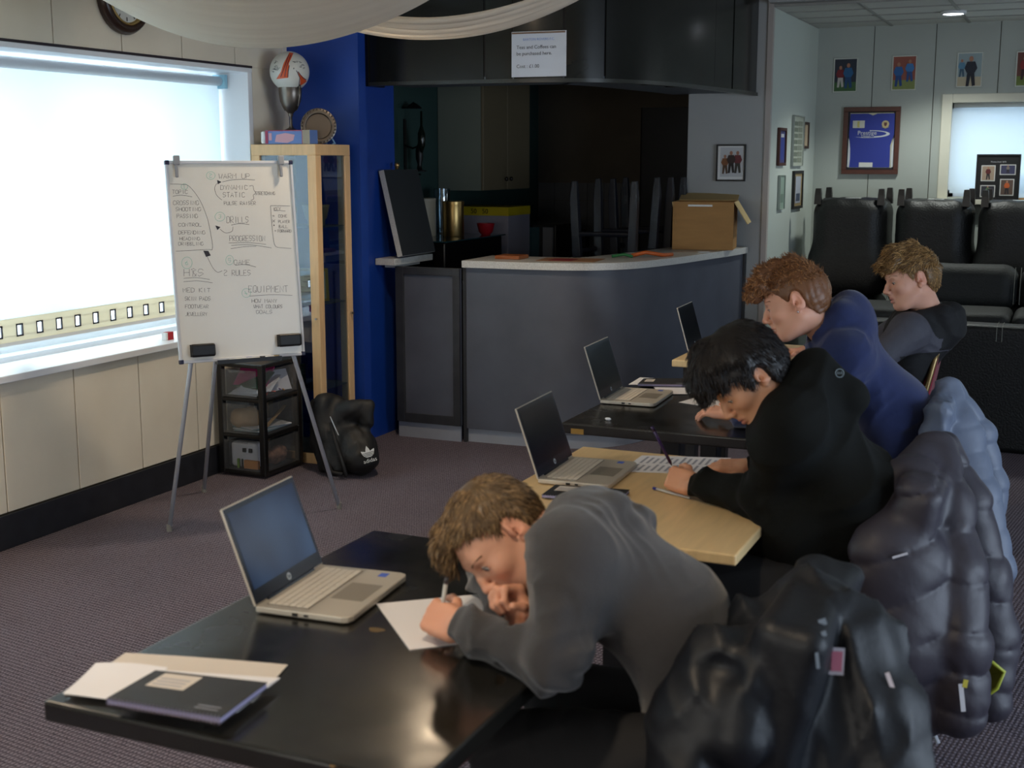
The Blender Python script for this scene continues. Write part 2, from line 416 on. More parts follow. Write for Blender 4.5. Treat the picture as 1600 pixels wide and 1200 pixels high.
# reveal and sill
g = MB(); g.box((-4.69, 6.03, .76), (XL+.004, 6.07, 2.2)); g.box((-4.69, -1.2, 2.175), (XL+.006, 6.07, 2.2))
struct(obj('trim_1', g, M_white_gloss, bevel=.003))
g = MB(); g.box((XL-.003, -1.2, 2.200), (XL+.008, 6.07, 2.212)); struct(obj('trim_2', g, mat('dark_edge_strip', (40, 32, 40), .5)))
wn = struct(empty('window_1', (-4.6, 3, .76)))
g = MB(); g.box((-4.69, -1.2, .742), (XL+.035, 6.06, .775)); obj('window_sill', g, M_white_gloss, wn, bevel=.004)
g = MB(); g.box((-4.69, -1.2, .775), (-4.52, 6.03, .80)); obj('window_board', g, M_white_gloss, wn)
g = MB()
g.box((-4.68, -1.2, .80), (-4.62, 6.03, .86)); g.box((-4.68, -1.2, 2.11), (-4.62, 6.03, 2.175))
obj('window_frame', g, M_white_gloss, wn)
for yc in (-1.17, .4, 1.5, 2.5, 3.58, 4.64, 5.70, 6.0):
    g = MB(); g.box((-4.68, yc-.035, .86), (-4.62, yc+.035, 2.11)); obj('mullion', g, M_white_gloss, wn)
for a_, b_ in ((-1.13, .36), (.44, 1.46), (1.54, 2.46), (2.54, 3.54), (3.62, 4.60), (4.68, 5.66), (5.74, 5.96)):
    g = MB(); g.box((-4.652, a_, .86), (-4.648, b_, 2.11)); obj('pane', g, M_glass, wn)
# roller blind over that window
bl = thing('roller_blind', 'long white roller blind drawn down over the big window left of the whiteboard', 'blind', (-4.45, 4, .87))
g = MB(); g.box((-4.452, -1.1, .985), (-4.450, 6.01, 2.12)); obj('blind_fabric', g, M_blind, bl)
g = MB(); zb = .875
g.box((-4.453, -1.1, zb), (-4.450, 6.01, .905)); g.box((-4.453, -1.1, .952), (-4.450, 6.01, .985))
sy = 5.44
ys = []
while sy > -1: ys.append(sy); sy -= .1255
prev = 6.01
for s_ in ys: g.box((-4.453, s_+.018, .905), (-4.450, prev, .952)); prev = s_-.018
g.box((-4.453, -1.1, .905), (-4.450, prev, .952)); obj('cutout_band', g, M_blind_band, bl)
for s_ in ys:
    g = MB()
    for a_, b_, c_, d_ in ((-.021, -.015, .899, .958), (.015, .021, .899, .958), (-.021, .021, .899, .906), (-.021, .021, .951, .958)): g.box((-4.455, s_+a_, c_), (-4.448, s_+b_, d_))
    ey = obj('eyelet', g, mat('eyelet_dark', (50, 50, 60), .4), bl)
g = MB(); g.box((-4.458, -1.1, .862), (-4.445, 6.01, .878)); obj('bottom_bar', g, M_white, bl)
g = MB(); g.tube([(-4.44, -1.1, 2.13), (-4.44, 6.01, 2.13)], .026, 14); obj('roller_tube', g, M_white_gloss, bl, smooth=True)
g = MB(); g.box((-4.48, 6.0, 2.09), (-4.40, 6.025, 2.165)); obj('bracket', g, mat('pale_blue_bracket', (150, 200, 220), .4), bl)
# small red and white box on the sill
p = atx(264, 508, -4.33); g = MB(); g.box((-4.345, p[1]-.03, .775), (-4.315, p[1]+.015, .815), 0); g.box((-4.344, p[1]-.045, .7755), (-4.316, p[1]-.03, .814), 1)
tag(obj('small_box', g, [mat('red_card', (170, 30, 40), .5), M_white]), 'tiny red and white box standing on the window sill by the whiteboard', 'box')
# blue wall and the short return beside the bar
bw = MB(); bw.box((-4.7, 6.43, 0), (-3.80, 6.51, ZC)); bw.box((-4.7, 6.51, 0), (-3.93, 7.07, ZC)); struct(obj('wall_back', bw, M_blue))
# kitchen walls
g = MB(); g.box((-4.5, 7.07, 0), (-4.37, 10.5, ZC)); struct(obj('wall_kitchen_left', g, M_teal))
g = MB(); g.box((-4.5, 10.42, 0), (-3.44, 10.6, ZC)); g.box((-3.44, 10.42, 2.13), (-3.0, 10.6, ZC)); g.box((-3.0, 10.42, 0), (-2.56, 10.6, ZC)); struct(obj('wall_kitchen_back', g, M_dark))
g = MB(); g.box((-3.44, 10.45, 0), (-3.0, 10.5, 2.14)); d_ = struct(empty('door_1', (-3.2, 10.45, 0))); obj('door_leaf', g, mat('black_door', (12, 13, 16), .5), d_)
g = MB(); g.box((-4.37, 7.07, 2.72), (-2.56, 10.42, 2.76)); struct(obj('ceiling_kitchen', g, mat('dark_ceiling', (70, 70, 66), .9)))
# picture wall at the end of the bar, its trim, the alcove walls
g = MB(); g.box((-2.56, 8.80, 0), (-2.0, 8.9, ZC)); g.box((-2.56, 8.9, 0), (-2.0, 10.6, ZC)); struct(obj('wall_middle', g, M_greywall))
g = MB(); g.box((-2.02, 8.785, 0), (-1.985, 8.83, ZC)); struct(obj('trim_3', g, mat('trim_pinkish', (176, 168, 162), .5)))
g = MB(); g.box((-2.0, 8.83, 0), (-1.99, 10.42, 2.72)); struct(obj('wall_alcove', g, mat('alcove_side_wall', (192, 200, 192), .55)))
g = MB(); g.box((-2.0, 8.7, 2.725), (3.6, 8.86, 2.76)); struct(obj('trim_4', g, M_greywall))
wf = struct(empty('wall_far', (0, 10.4, 0)))
wx0, wx1, wz0, wz1 = -.98, 1.2, 1.42, 2.14
g = MB(); g.box((-2.0, 10.43, 0), (wx0, 10.6, 2.8)); g.box((wx1, 10.43, 0), (3.6, 10.6, 2.8)); g.box((wx0, 10.43, 0), (wx1, 10.6, wz0)); g.box((wx0, 10.43, wz1), (wx1, 10.6, 2.8)); obj('wall_core', g, M_joint, wf)
jx = [aty(x_, 100, 10.4)[0] for x_ in (1364.6, 1461, 1558)]; st = jx[1]-jx[0]
xs = [-2.0]+[jx[0]+st*i for i in range(10)]+[3.6]
xs = [x_ for x_ in xs if x_ <= 3.6]
for a_, b_ in zip(xs[:-1], xs[1:]):
    pieces = [(a_, b_, 0, 2.72)]
    if b_ > wx0 and a_ < wx1:
        pieces = [(a_, b_, 0, wz0), (a_, b_, wz1, 2.72)]
        if a_ < wx0: pieces.append((a_, wx0, wz0, wz1))
        if b_ > wx1: pieces.append((wx1, b_, wz0, wz1))
    for (p0, p1, z0, z1) in pieces:
        g = MB(); g.box((p0+.003, 10.40, z0), (p1-.003, 10.43, z1)); obj('panel', g, M_alc, wf)
w2 = struct(empty('window_2', (0, 10.5, 1.4)))
g = MB()
for (a_, b_, c_, d2) in ((wx0-.06, wx0+.015, wz0-.03, wz1+.05), (wx1-.015, wx1+.06, wz0-.03, wz1+.05), (wx0+.015, wx1-.015, wz1-.015, wz1+.05)): g.box((a_, 10.375, c_), (b_, 10.41, d2))
obj('window_frame', g, mat('cream_gloss', (214, 212, 196), .4), w2, bevel=.004)
g = MB(); g.box((wx0-.06, 10.30, wz0-.05), (wx1+.06, 10.42, wz0-.012)); obj('window_sill', g, mat('cream_gloss', (214, 212, 196), .4), w2, bevel=.003)
g = MB(); g.box((wx0, 10.57, wz0), (wx1, 10.575, wz1)); obj('pane', g, M_glass, w2)
g = MB(); g.box((wx0, 10.55, wz0), (wx1, 10.6, wz0+.05)); g.box((wx0, 10.55, wz1-.05), (wx1, 10.6, wz1)); g.box((.1, 10.55, wz0), (.16, 10.6, wz1)); g.box((wx0, 10.55, wz0), (wx0+.04, 10.6, wz1)); obj('glazing_bar', g, M_white_gloss, w2)
b2 = thing('roller_blind', 'white roller blind drawn down over the far window behind the photo board', 'blind', (0, 10.47, wz0))
g = MB(); g.box((wx0+.02, 10.470, wz0+.03), (wx1-.02, 10.472, wz1-.04)); obj('blind_fabric', g, blind_mat('far_blind', (226, 234, 240), .45), b2)
g = MB(); g.tube([(wx0+.02, 10.475, wz1-.03), (wx1-.02, 10.475, wz1-.03)], .02, 12); obj('roller_tube', g, M_white, b2, smooth=True)
# remaining walls, out of the frame, with daylight at the right and the added fill behind the camera
g = MB(); g.box((3.55, -2.6, 0), (3.7, 10.6, ZC)); struct(obj('wall_right', g, M_greywall))
g = MB(); g.box((-4.7, -2.75, 0), (3.7, -2.6, ZC)); struct(obj('wall_front', g, M_cream))

# ================================================================ THE BAR
TOP = 1.11
ctp = [atz(x_, y_, TOP)[:2] for x_, y_ in [(730, 405), (800, 407), (880, 409), (960, 409), (1010, 407), (1060, 402), (1110, 395), (1150, 388), (1175, 383)]]
ctp[0] = A(-3.37, 6.86); ctp[1] = A(-3.05, 6.87); ctp[2] = A(-2.78, 6.90); ctp[3] = A(-2.55, 7.0); ctp[4] = A(-2.38, 7.22)
ctp[-1] = A(-2.10, 8.755); ctp[-2] = A(-2.12, 8.5)
def smoothpath(p, n=6):
    p = [np.array(q) for q in p]; out = []
    for i in range(len(p)-1):
        p0 = p[max(i-1, 0)]; p1 = p[i]; p2 = p[i+1]; p3 = p[min(i+2, len(p)-1)]
        for t in np.arange(n)/n: out.append(.5*((2*p1)+(-p0+p2)*t+(2*p0-5*p1+4*p2-p3)*t*t+(-p0+3*p1-3*p2+p3)*t**3))
    out.append(p[-1]); return out
ctp = smoothpath(ctp)
def offs(path, d):
    out = []
    for i in range(len(path)):
        t = nrm(path[min(i+1, len(path)-1)]-path[max(i-1, 0)]); out.append(path[i]+d*A(-t[1], t[0]))
    return out
def band(path, d0, d1, z0, z1, mi=0, mb=None):
    """a wall-like ribbon between two offsets of a plan path"""
    mb = mb or MB(); a = offs(path, d0); b = offs(path, d1); n = len(path)
    v = [(q[0], q[1], z) for z in (z0, z1) for q in a]+[(q[0], q[1], z) for z in (z0, z1) for q in b]
    f = []
    for i in range(n-1): f += [[i, i+1, n+i+1, n+i], [2*n+i+1, 2*n+i, 3*n+i, 3*n+i+1], [n+i, n+i+1, 3*n+i+1, 3*n+i], [i+1, i, 2*n+i, 2*n+i+1]]
    f += [[0, n, 3*n, 2*n], [n-1, 3*n-1, 4*n-1, 2*n-1]]
    return mb.add(v, f, mi)
bar = thing('bar_counter', 'dark grey bar counter with pale speckled worktop curving round to the picture wall', 'counter', (-2.9, 7.2, 0))
obj('worktop', band(ctp, 0, .46, TOP-.042, TOP), M_lam, bar, bevel=.006, smooth=True, auto=35)
obj('front_panel', band(ctp, .03, .055, .085, TOP-.042), M_grey_front, bar, smooth=True, auto=35)
obj('kickboard', band(ctp, .05, .07, 0, .085), M_kick, bar, smooth=True, auto=35)
g = MB(); g.box((-3.375, 6.885, .0), (-3.355, 7.3, TOP-.042)); obj('end_post', g, mat('dark_post', (40, 42, 46), .5), bar)
g = MB(); g.box((-2.135, 8.74, .02), (-2.12, 8.80, TOP-.045)); obj('corner_strip', g, M_black_paint, bar)
# hatch door
hd = thing('bar_door', 'dark grey framed hatch door closing the gap between blue wall and bar', 'door', (-3.6, 6.85, 0))
g = MB(); g.box((-3.82, 6.87, .10), (-3.385, 6.89, 1.06)); obj('door_panel', g, M_grey_front, hd)
g = MB()
g.box((-3.82, 6.855, .10), (-3.765, 6.872, 1.06)); g.box((-3.43, 6.855, .10), (-3.385, 6.872, 1.06)); g.box((-3.765, 6.855, .10), (-3.43, 6.872, .155)); g.box((-3.765, 6.855, 1.015), (-3.43, 6.872, 1.06))
obj('door_frame', g, mat('bar_frame_paint', (50, 52, 56), .4, var=.2, vscale=12), hd, bevel=.002)
g = MB(); g.box((-3.82, 6.875, 0), (-3.39, 6.89, .095)); obj('kickboard', g, M_kick, hd)
# end of the worktop against the blue wall and the lifted flap
g = MB(); g.box((-3.925, 6.80, TOP-.04), (-3.79, 7.3, TOP)); g.box((-3.90, 6.87, TOP-.06), (-3.83, 7.2, TOP-.041))
we = obj('worktop_end', g, M_lam, bevel=.003); tag(we, 'short stub of speckled worktop fixed beside the blue wall', 'worktop')
fp = thing('counter_flap', 'raised worktop flap with dark underside leaning beside the blue wall', 'flap', (-3.765, 6.85, TOP+.015))
# the flap: local x up along its length, y across the counter, z its thickness towards the room's right
fx = nrm((-.125, 0, .535)); R_ = np.array([fx, (0, 1, 0), np.cross(fx, (0, 1, 0))]).T; sg_ = 1 if R_[0, 2] > 0 else -1
g = MB(); g.box((0, 0, -.034 if sg_ > 0 else 0), (.53, .43, 0 if sg_ > 0 else .034), R=R_, o=fp.location); obj('laminate_board', g, M_lam, fp)
g = MB(); g.box((.001, .003, 0 if sg_ > 0 else -.004), (.529, .43, .004 if sg_ > 0 else 0), R=R_, o=fp.location); obj('underside', g, mat('dark_underside', (38, 42, 46), .5), fp)
g = MB(); g.lathe(A(-3.875, 7.0, TOP+.545), [(.001, .03), (.016, .024), (.016, .006), (.009, 0), (.012, -.01)], 12); obj('bolt', g, M_gold, fp, smooth=True)
# bulkhead over the bar
bk = struct(empty('trim_5', (-3, 7, 2.13)))
bkp = [A(-3.91, 6.72)]+[A(*q) for q in ((-3.5, 6.735), (-3.1, 6.75), (-2.8, 6.80), (-2.55, 6.92), (-2.36, 7.2), (-2.24, 7.6), (-2.16, 8.1), (-2.11, 8.5), (-2.09, 8.80))]
bkp = smoothpath(bkp)
obj('underside', band(bkp, .01, .60, 2.150, 2.165), mat('bulkhead_soffit', (96, 104, 112), .6), bk)
obj('edge_lip', band(bkp, -.012, .02, 2.128, 2.150), mat('bulkhead_lip', (52, 54, 50), .28), bk, smooth=True, auto=35)
jp = [0]; px_of = []
def proj(p):
    v = np.asarray(p, float)-_C; d = v@_fw; return 800+F_PX*(v@_rt)/d, 600-F_PX*(v@_up)/d
pxs = [proj((q[0], q[1], 2.2))[0] for q in bkp]
cuts = [0]+[int(np.argmin([abs(p_-t_) for p_ in pxs])) for t_ in (750, 808, 885, 944, 1116, 1146)]+[len(bkp)-1]
for i in range(len(cuts)-1):
    seg_ = bkp[cuts[i]:cuts[i+1]+1]
    if len(seg_) < 2: continue
    s0 = [np.array(q) for q in seg_]
    s0[0] = s0[0]+nrm(s0[1]-s0[0])*.006; s0[-1] = s0[-1]-nrm(s0[-1]-s0[-2])*.006
    obj('panel', band(s0, -.002+.004*(i % 2), .02, 2.150, ZC), M_bulk, bk, smooth=True, auto=35)
obj('backing', band(bkp, .012, .04, 2.150, ZC), M_black, bk)
g = MB(); g.box((-3.925, 6.705, 2.128), (-3.895, 6.9, ZC)); obj('end_strip', g, M_black, bk)
for i, t_ in enumerate((698, 848, 1035, 1084)):
    k_ = int(np.argmin([abs(p_-t_) for p_ in pxs])); q = offs(bkp, .14)[k_]
    g = MB(); g.lathe((q[0], q[1], 2.138), [(.034, .012), (.036, .004), (.026, 0)], 16); obj('spotlight_ring', g, M_chrome, bk, smooth=True)
# white notice on the bulkhead
sg = thing('paper_notice', 'laminated white notice taped on the dark bulkhead above the bar', 'sign', (-2.84, 6.74, 2.16))
q0 = aty(801, 121, 6.74); q1 = aty(886, 121, 6.76)
xd = nrm(A(q1[0]-q0[0], q1[1]-q0[1], 0)); nd = A(xd[1], -xd[0], 0)
W_ = np.linalg.norm(q1-q0); H_ = .245; R_ = np.array([xd, (0, 0, 1), nd]).T; zb = q0[2]
g = MB(); g.box((0, 0, 0), (W_, H_, .003), R=R_, o=(q0[0], q0[1]-.012, zb)); obj('sheet', g, mat('notice_paper', (205, 210, 220), .3), sg)
g = MB(); g.box((.002, H_-.012, .003), (W_*.98, H_-.003, .004), R=R_, o=(q0[0], q0[1]-.012, zb)); obj('tape', g, mat('brown_tape', (120, 92, 74), .4), sg)
def stext(t, u, v_, size, m, al='LEFT'): 
    o_ = A(q0[0], q0[1]-.012, zb)+R_@A(u, v_, .0036); return text_obj('lettering', t, size, mframe(o_, xd, (0, 0, 1)), m, sg, al, .0003)
M_ink = mat('dark_ink', (45, 50, 62), .6)
stext('BARTON ROVERS F.C.', W_/2, H_*.80, .019, mat('pale_blue_ink', (120, 150, 205), .6), 'CENTER')
stext('Teas and Coffees can', W_*.09, H_*.62, .027, M_ink); stext('be purchased here.', W_*.09, H_*.48, .027, M_ink); stext('Cost : £1.00', W_*.09, H_*.20, .027, M_ink)

# ================================================================ KITCHEN BEHIND THE BAR
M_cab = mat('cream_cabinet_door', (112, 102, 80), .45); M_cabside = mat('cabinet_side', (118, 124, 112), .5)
wc = thing('wall_cabinet', 'cream double-door wall cupboard on the kitchen wall behind the bar', 'cabinet', (-4.2, 9, 1.47))
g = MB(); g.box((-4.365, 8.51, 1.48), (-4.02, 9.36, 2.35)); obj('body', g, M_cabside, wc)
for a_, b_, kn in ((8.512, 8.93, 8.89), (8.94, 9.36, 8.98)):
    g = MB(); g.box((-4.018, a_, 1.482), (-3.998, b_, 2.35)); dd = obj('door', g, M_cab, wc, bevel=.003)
    g = MB(); g.lathe((-3.985, kn, 1.56), [(.001, .013), (.014, .008), (.017, 0), (.012, -.01), (.001, -.012)], 12, R=np.array([[0, 0, 1], [0, 1, 0], [-1, 0, 0]])); obj('knob', g, mat('dark_knob', (30, 26, 22), .4), dd, smooth=True)
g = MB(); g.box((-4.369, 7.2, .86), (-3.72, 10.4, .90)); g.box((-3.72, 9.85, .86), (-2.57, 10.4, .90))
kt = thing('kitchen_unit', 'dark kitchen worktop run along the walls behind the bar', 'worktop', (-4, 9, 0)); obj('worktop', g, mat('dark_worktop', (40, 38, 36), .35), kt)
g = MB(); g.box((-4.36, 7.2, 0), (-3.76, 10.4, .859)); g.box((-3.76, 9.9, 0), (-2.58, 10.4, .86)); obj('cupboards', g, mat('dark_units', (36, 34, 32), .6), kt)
# splash-back tiles on the kitchen back wall
sp = thing('tile_splashback', 'dim grey tiled splashback over the kitchen worktop behind the bar', 'tiles', (-3.9, 10.41, .9))
for i in range(6):
    for j in range(4):
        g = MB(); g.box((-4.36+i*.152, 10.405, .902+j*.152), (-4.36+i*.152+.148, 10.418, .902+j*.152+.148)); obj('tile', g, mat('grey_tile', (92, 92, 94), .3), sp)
def tin(name, label, cat, px, y0, y1, X, r, m, extra=None):
    """round vessel on the kitchen worktop"""
    b0 = atx(px, y0, X); t0 = atx(px, y1, X); return b0, t0
zw = .90
def vessel(name, label, cat, c, r, z0, z1, m, prof=None, lid=None, ml=None):
    t = thing(name, label, cat, (c[0], c[1], z0)); h = z1-z0
    prof = prof or [(r*.97, 0), (r, h*.02), (r, h*.97), (r*.97, h), (r*.90, h), (r*.9, .01)]
    g = MB(); g.lathe((c[0], c[1], z0), prof, 24); obj('body', g, m, t, smooth=True, auto=40)
    if lid: g = MB(); g.lathe((c[0], c[1], z1), [(r*1.02, -.01), (r*1.02, .008), (r*.9, .012), (.001, .012)], 24); obj('lid', g, ml or m, t, smooth=True, auto=40)
    return t
# a raised black shelf rack where the vessels stand (glass-topped warming unit)
X0 = -3.93
rk = thing('warming_unit', 'black warming unit with a glass shelf on the kitchen worktop', 'appliance', (-3.9, 7.9, .9))
g = MB(); g.box((-4.3, 7.45, .901), (-3.78, 8.35, 1.17)); obj('body', g, mat('black_appliance', (16, 16, 18), .25), rk, bevel=.008)
g = MB(); g.box((-4.32, 7.43, 1.172), (-3.76, 8.37, 1.180)); obj('glass_shelf', g, mat('dark_glass', (30, 60, 66), .08), rk)
vessel('gold_tin', 'tall shiny gold cylinder tin behind the bar, right of the raised flap', 'tin', (-3.98, 7.98), .073, 1.18, 1.41, M_gold, lid=1)
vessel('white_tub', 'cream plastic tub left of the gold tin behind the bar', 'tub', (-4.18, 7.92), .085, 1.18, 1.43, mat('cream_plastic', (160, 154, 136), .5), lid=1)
vessel('glass_jar', 'clear glass jug standing between cream tub and gold tin', 'jug', (-4.19, 8.22), .06, 1.18, 1.50, glass_mat('jar_glass', (220, 230, 235), .25))
t = vessel('red_bowl', 'small red plastic bowl in front of the yellow-edged box', 'bowl', (-3.86, 8.25), .06, 1.18, 1.26, mat('red_plastic', (140, 16, 30), .35), prof=[(.03, 0), (.05, .02), (.062, .07), (.064, .08), (.058, .08), (.046, .02), (.001, .012)])
bx = thing('carton', 'white catering carton with yellow top band lying behind the red bowl', 'box', (-4.05, 8.7, .9))
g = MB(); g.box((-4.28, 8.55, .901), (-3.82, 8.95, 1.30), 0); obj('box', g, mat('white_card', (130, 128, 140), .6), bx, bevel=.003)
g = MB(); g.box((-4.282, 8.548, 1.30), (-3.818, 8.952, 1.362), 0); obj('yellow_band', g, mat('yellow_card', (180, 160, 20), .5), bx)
q = A(-4.05, 8.547, 1.314)
text_obj('lettering', '50   50', .05, mframe(q, (1, 0, 0), (0, 0, 1)), M_black, bx)
bb = MB(); bb.box((-4.33, 7.5, 1.181), (-4.15, 7.70, 1.46)); tag(obj('storage_box', bb, mat('navy_box', (14, 20, 60), .5), bevel=.01), 'dark blue box behind the top of the raised flap', 'box')
mw = thing('microwave_oven', 'small black microwave with open grey side right of the red bowl', 'appliance', (-3.75, 9.0, .9))
g = MB(); g.box((-4.1, 8.98, .902), (-3.62, 9.32, 1.22)); obj('body', g, mat('black_appliance', (16, 16, 18), .25), mw, bevel=.006)
g = MB(); g.box((-4.06, 8.965, .93), (-3.75, 8.982, 1.20)); obj('door', g, mat('dark_glass', (30, 60, 66), .08), mw)
g = MB(); g.box((-3.72, 8.965, .93), (-3.64, 8.982, 1.20)); obj('control_panel', g, mat('grey_panel', (90, 92, 96), .4), mw)
g = MB(); g.tube([(-3.45, 9.2, .9), (-3.45, 9.2, 1.12), (-3.45, 9.13, 1.18), (-3.45, 9.04, 1.17), (-3.45, 9.02, 1.13)], .016, 10); g.lathe((-3.45, 9.2, .901), [(.03, 0), (.03, .02), (.02, .03)], 12)
tag(obj('tap', g, mat('dark_metal', (50, 50, 52), .3, metal=1), smooth=True), 'dark curved tap standing right of the microwave behind the bar', 'tap')
# wall brackets with hanging lanterns on the teal wall
wl_ = thing('wall_lantern', 'black wrought-iron candle lantern bracket on the teal kitchen wall', 'lantern', (-4.36, 8.0, 1.6))
g = MB(); g.box((-4.372, 7.99, 1.60), (-4.36, 8.02, 1.98)); g.tube([(-4.36, 8.0, 1.80), (-4.30, 8.0, 1.78), (-4.24, 8.0, 1.80)], .007, 6); g.tube([(-4.36, 8.0, 1.62), (-4.24, 8.0, 1.60)], .006, 6); obj('bracket', g, M_black, wl_)
g = MB(); g.lathe((-4.25, 8.0, 1.62), [(.05, 0), (.05, .008), (.02, .012), (.014, .05), (.026, .09), (.026, .15), (.012, .19), (.001, .25)], 14); obj('lamp_body', g, M_black, wl_, smooth=True)
g = MB(); g.lathe((-4.20, 7.94, 1.75), [(.008, 0), (.026, .05), (.026, .13), (.009, .18), (.007, .28), (.001, .28)], 14); obj('glass_bottle', g, mat('bottle_dark', (18, 26, 20), .15), wl_, smooth=True)
g = MB(); g.lathe((-4.28, 7.98, 2.05), [(.06, 0), (.04, .02), (.001, .045)], 14); g.box((-4.37, 7.975, 2.05), (-4.28, 7.985, 2.06)); tag(obj('wall_lamp_shade', g, M_black), 'little black dish-shaped shade high on the teal kitchen wall', 'lamp')
# upturned chairs/stools on a dark table behind the bar
M_stool = mat('dark_blue_black_wood', (19, 22, 31), .4)
dt = thing('side_table', 'black table behind the bar carrying the upturned stools', 'table', (-2.8, 8.15, 0))
g = MB(); g.box((-3.28, 7.75, .80), (-2.58, 8.72, .84)); obj('tabletop', g, M_black, dt, bevel=.004)
for sx_ in (-3.24, -2.62):
    for sy_ in (7.8, 8.66): g = MB(); g.box((sx_-.025, sy_-.025, 0), (sx_+.025, sy_+.025, .80)); obj('leg', g, M_black, dt)
def stool(px_legs, label):
    c = (-2.95, 8.0)
    ps = [aty(x_, y_, Y_) for x_, y_, Y_ in px_legs]; cx = sum(p[0] for p in ps)/4; cy = sum(p[1] for p in ps)/4
    t = thing('bar_stool', label, 'stool', (cx, cy, .84), group='upturned stools behind the bar')
    g = MB(); g.box((cx-.20, cy-.19, .842), (cx+.20, cy+.19, .90)); obj('seat', g, M_stool, t, bevel=.01)
    for p in ps:
        b_ = A(p[0]+(cx-p[0])*.12, p[1]+(cy-p[1])*.12, .90); u = A(0, 1, 0)
        g = MB(); v = []
        for q, r in ((b_, .028), (A(p[0], p[1], p[2]-.12), .026), (p, .016)):
            for dx, dy in ((-r, -r), (r, -r), (r, r), (-r, r)): v.append((q[0]+dx, q[1]+dy, q[2]))
        f = [[3, 2, 1, 0], [8, 9, 10, 11]]
        for k_ in (0, 4):
            for i in range(4): f.append([k_+i, k_+(i+1) % 4, k_+4+(i+1) % 4, k_+4+i])
        g.add(v, f); obj('leg', g, M_stool, t, bevel=.003)
    for i, j, z_ in ((0, 1, 1.22), (1, 3, 1.10), (0, 2, 1.10), (2, 3, 1.22)):
        g = MB(); g.tube([A(ps[i][0], ps[i][1], z_), A(ps[j][0], ps[j][1], z_)], .016, 8); obj('stretcher', g, M_stool, t)
    return t
stool([(898, 283, 7.95), (992, 283, 7.95), (935, 279, 8.35), (1027, 277, 8.35)], 'dark upturned stool with legs in the air, nearer the kitchen side behind the bar')
stool([(958, 279, 8.5), (1048, 277, 8.5), (978, 277, 8.75), (1068, 277, 8.75)], 'dark upturned stool with legs in the air, half hidden beside the cardboard box')
# things on the bar
g = MB()
cb = thing('cardboard_box', 'brown cardboard box with open flaps on the curved end of the bar', 'box', (-2.3, 8.35, TOP))
M_card = mat('brown_cardboard', (160, 118, 66), .7, var=.08, vscale=6, stretch=(1, 1, 6)); M_cardin = mat('cardboard_inside', (196, 170, 118), .8)
c0 = atz(1066, 382, TOP); c1 = atz(1161, 382, TOP); xdir = nrm(A(c1[0]-c0[0], c1[1]-c0[1], 0)); L_ = .44; xdir = A(.985, .17, 0); xdir = nrm(xdir); ydir = A(-xdir[1], xdir[0], 0)
o0 = A(-2.50, 8.28, TOP+.002); R_ = np.array([xdir, ydir, (0, 0, 1)]).T; bh = .315; bwid, bdep = .40, .34
g = MB(); g.box((0, 0, 0), (bwid, .006, bh), R=R_, o=o0); g.box((0, bdep-.006, 0), (bwid, bdep, bh), R=R_, o=o0); g.box((0, .006, 0), (.006, bdep-.006, bh), R=R_, o=o0); g.box((bwid-.006, .006, 0), (bwid, bdep-.006, bh), R=R_, o=o0); g.box((.006, .006, 0), (bwid-.006, bdep-.006, .006), R=R_, o=o0)
obj('carton', g, M_card, cb)
for (a_, b_, c_, hinge, length, ang) in (('flap', 0, 0, 'r', .17, -58), ('flap', 0, 0, 'l', .15, -100), ('flap', 0, 0, 'b', .16, 15)):
    al_ = math.radians(ang); g = MB()
    if hinge == 'r': g.box((0, .0, -.002), (length, bdep, .003), R=R_@np.array([[math.cos(al_), 0, -math.sin(al_)], [0, 1, 0], [math.sin(al_), 0, math.cos(al_)]]), o=o0+R_@A(bwid+.002, 0, bh))
    if hinge == 'l': g.box((-length, 0, -.002), (0, bdep, .003), R=R_@np.array([[math.cos(-al_), 0, -math.sin(-al_)], [0, 1, 0], [math.sin(-al_), 0, math.cos(-al_)]]), o=o0+R_@A(-.004, 0, bh))
    if hinge == 'b': g.box((0, 0, -.002), (bwid, length, .003), R=R_@np.array([[1, 0, 0], [0, math.cos(al_), -math.sin(al_)], [0, math.sin(al_), math.cos(al_)]]), o=o0+R_@A(0, bdep, bh+.002))
    obj('flap', g, M_cardin, cb)
g = MB(); g.box((.1, -.0015, bh-.03), (.26, -.0005, bh-.018), R=R_, o=o0); obj('tape', g, M_white, cb)
pz = TOP+.0015
def flat(name, label, cat, px, col, z=pz, th=.002, rough=.6):
    ps = [atz(x_, y_, z) for x_, y_ in px]; g = MB(); g.prism([(p[0], p[1]) for p in ps][::-1], z, z+th); return tag(obj(name, g, mat('m_'+name+str(col), col, rough)), label, cat)
def flat3(name, label, cat, xy, col, z=pz, th=.002):
    g = MB(); g.prism(xy, z, z+th); return tag(obj(name, g, mat('m_'+name+str(col), col, .6)), label, cat)
flat3('leaflet', 'buff paper spread flat along the middle of the bar top', 'paper', [(-2.95, 7.0), (-2.60, 7.05), (-2.62, 7.3), (-2.98, 7.25)], (150, 110, 80))
flat3('leaflet', 'dark red leaflet lying on the buff paper on the bar', 'paper', [(-2.88, 7.03), (-2.74, 7.04), (-2.75, 7.18), (-2.89, 7.17)], (120, 30, 36), z=pz+.003)
flat3('card', 'small white card lying on the bar in front of the cardboard box', 'card', [(-2.26, 8.07), (-2.19, 8.10), (-2.21, 8.16), (-2.28, 8.13)], (225, 228, 230))
g = MB(); g.box((-3.24, 7.05, TOP+.001), (-3.08, 7.2, TOP+.022)); tag(obj('wooden_block', g, mat('orange_wood', (150, 84, 40), .5), bevel=.003), 'small orange-brown wooden block on the bar near its left end', 'block')
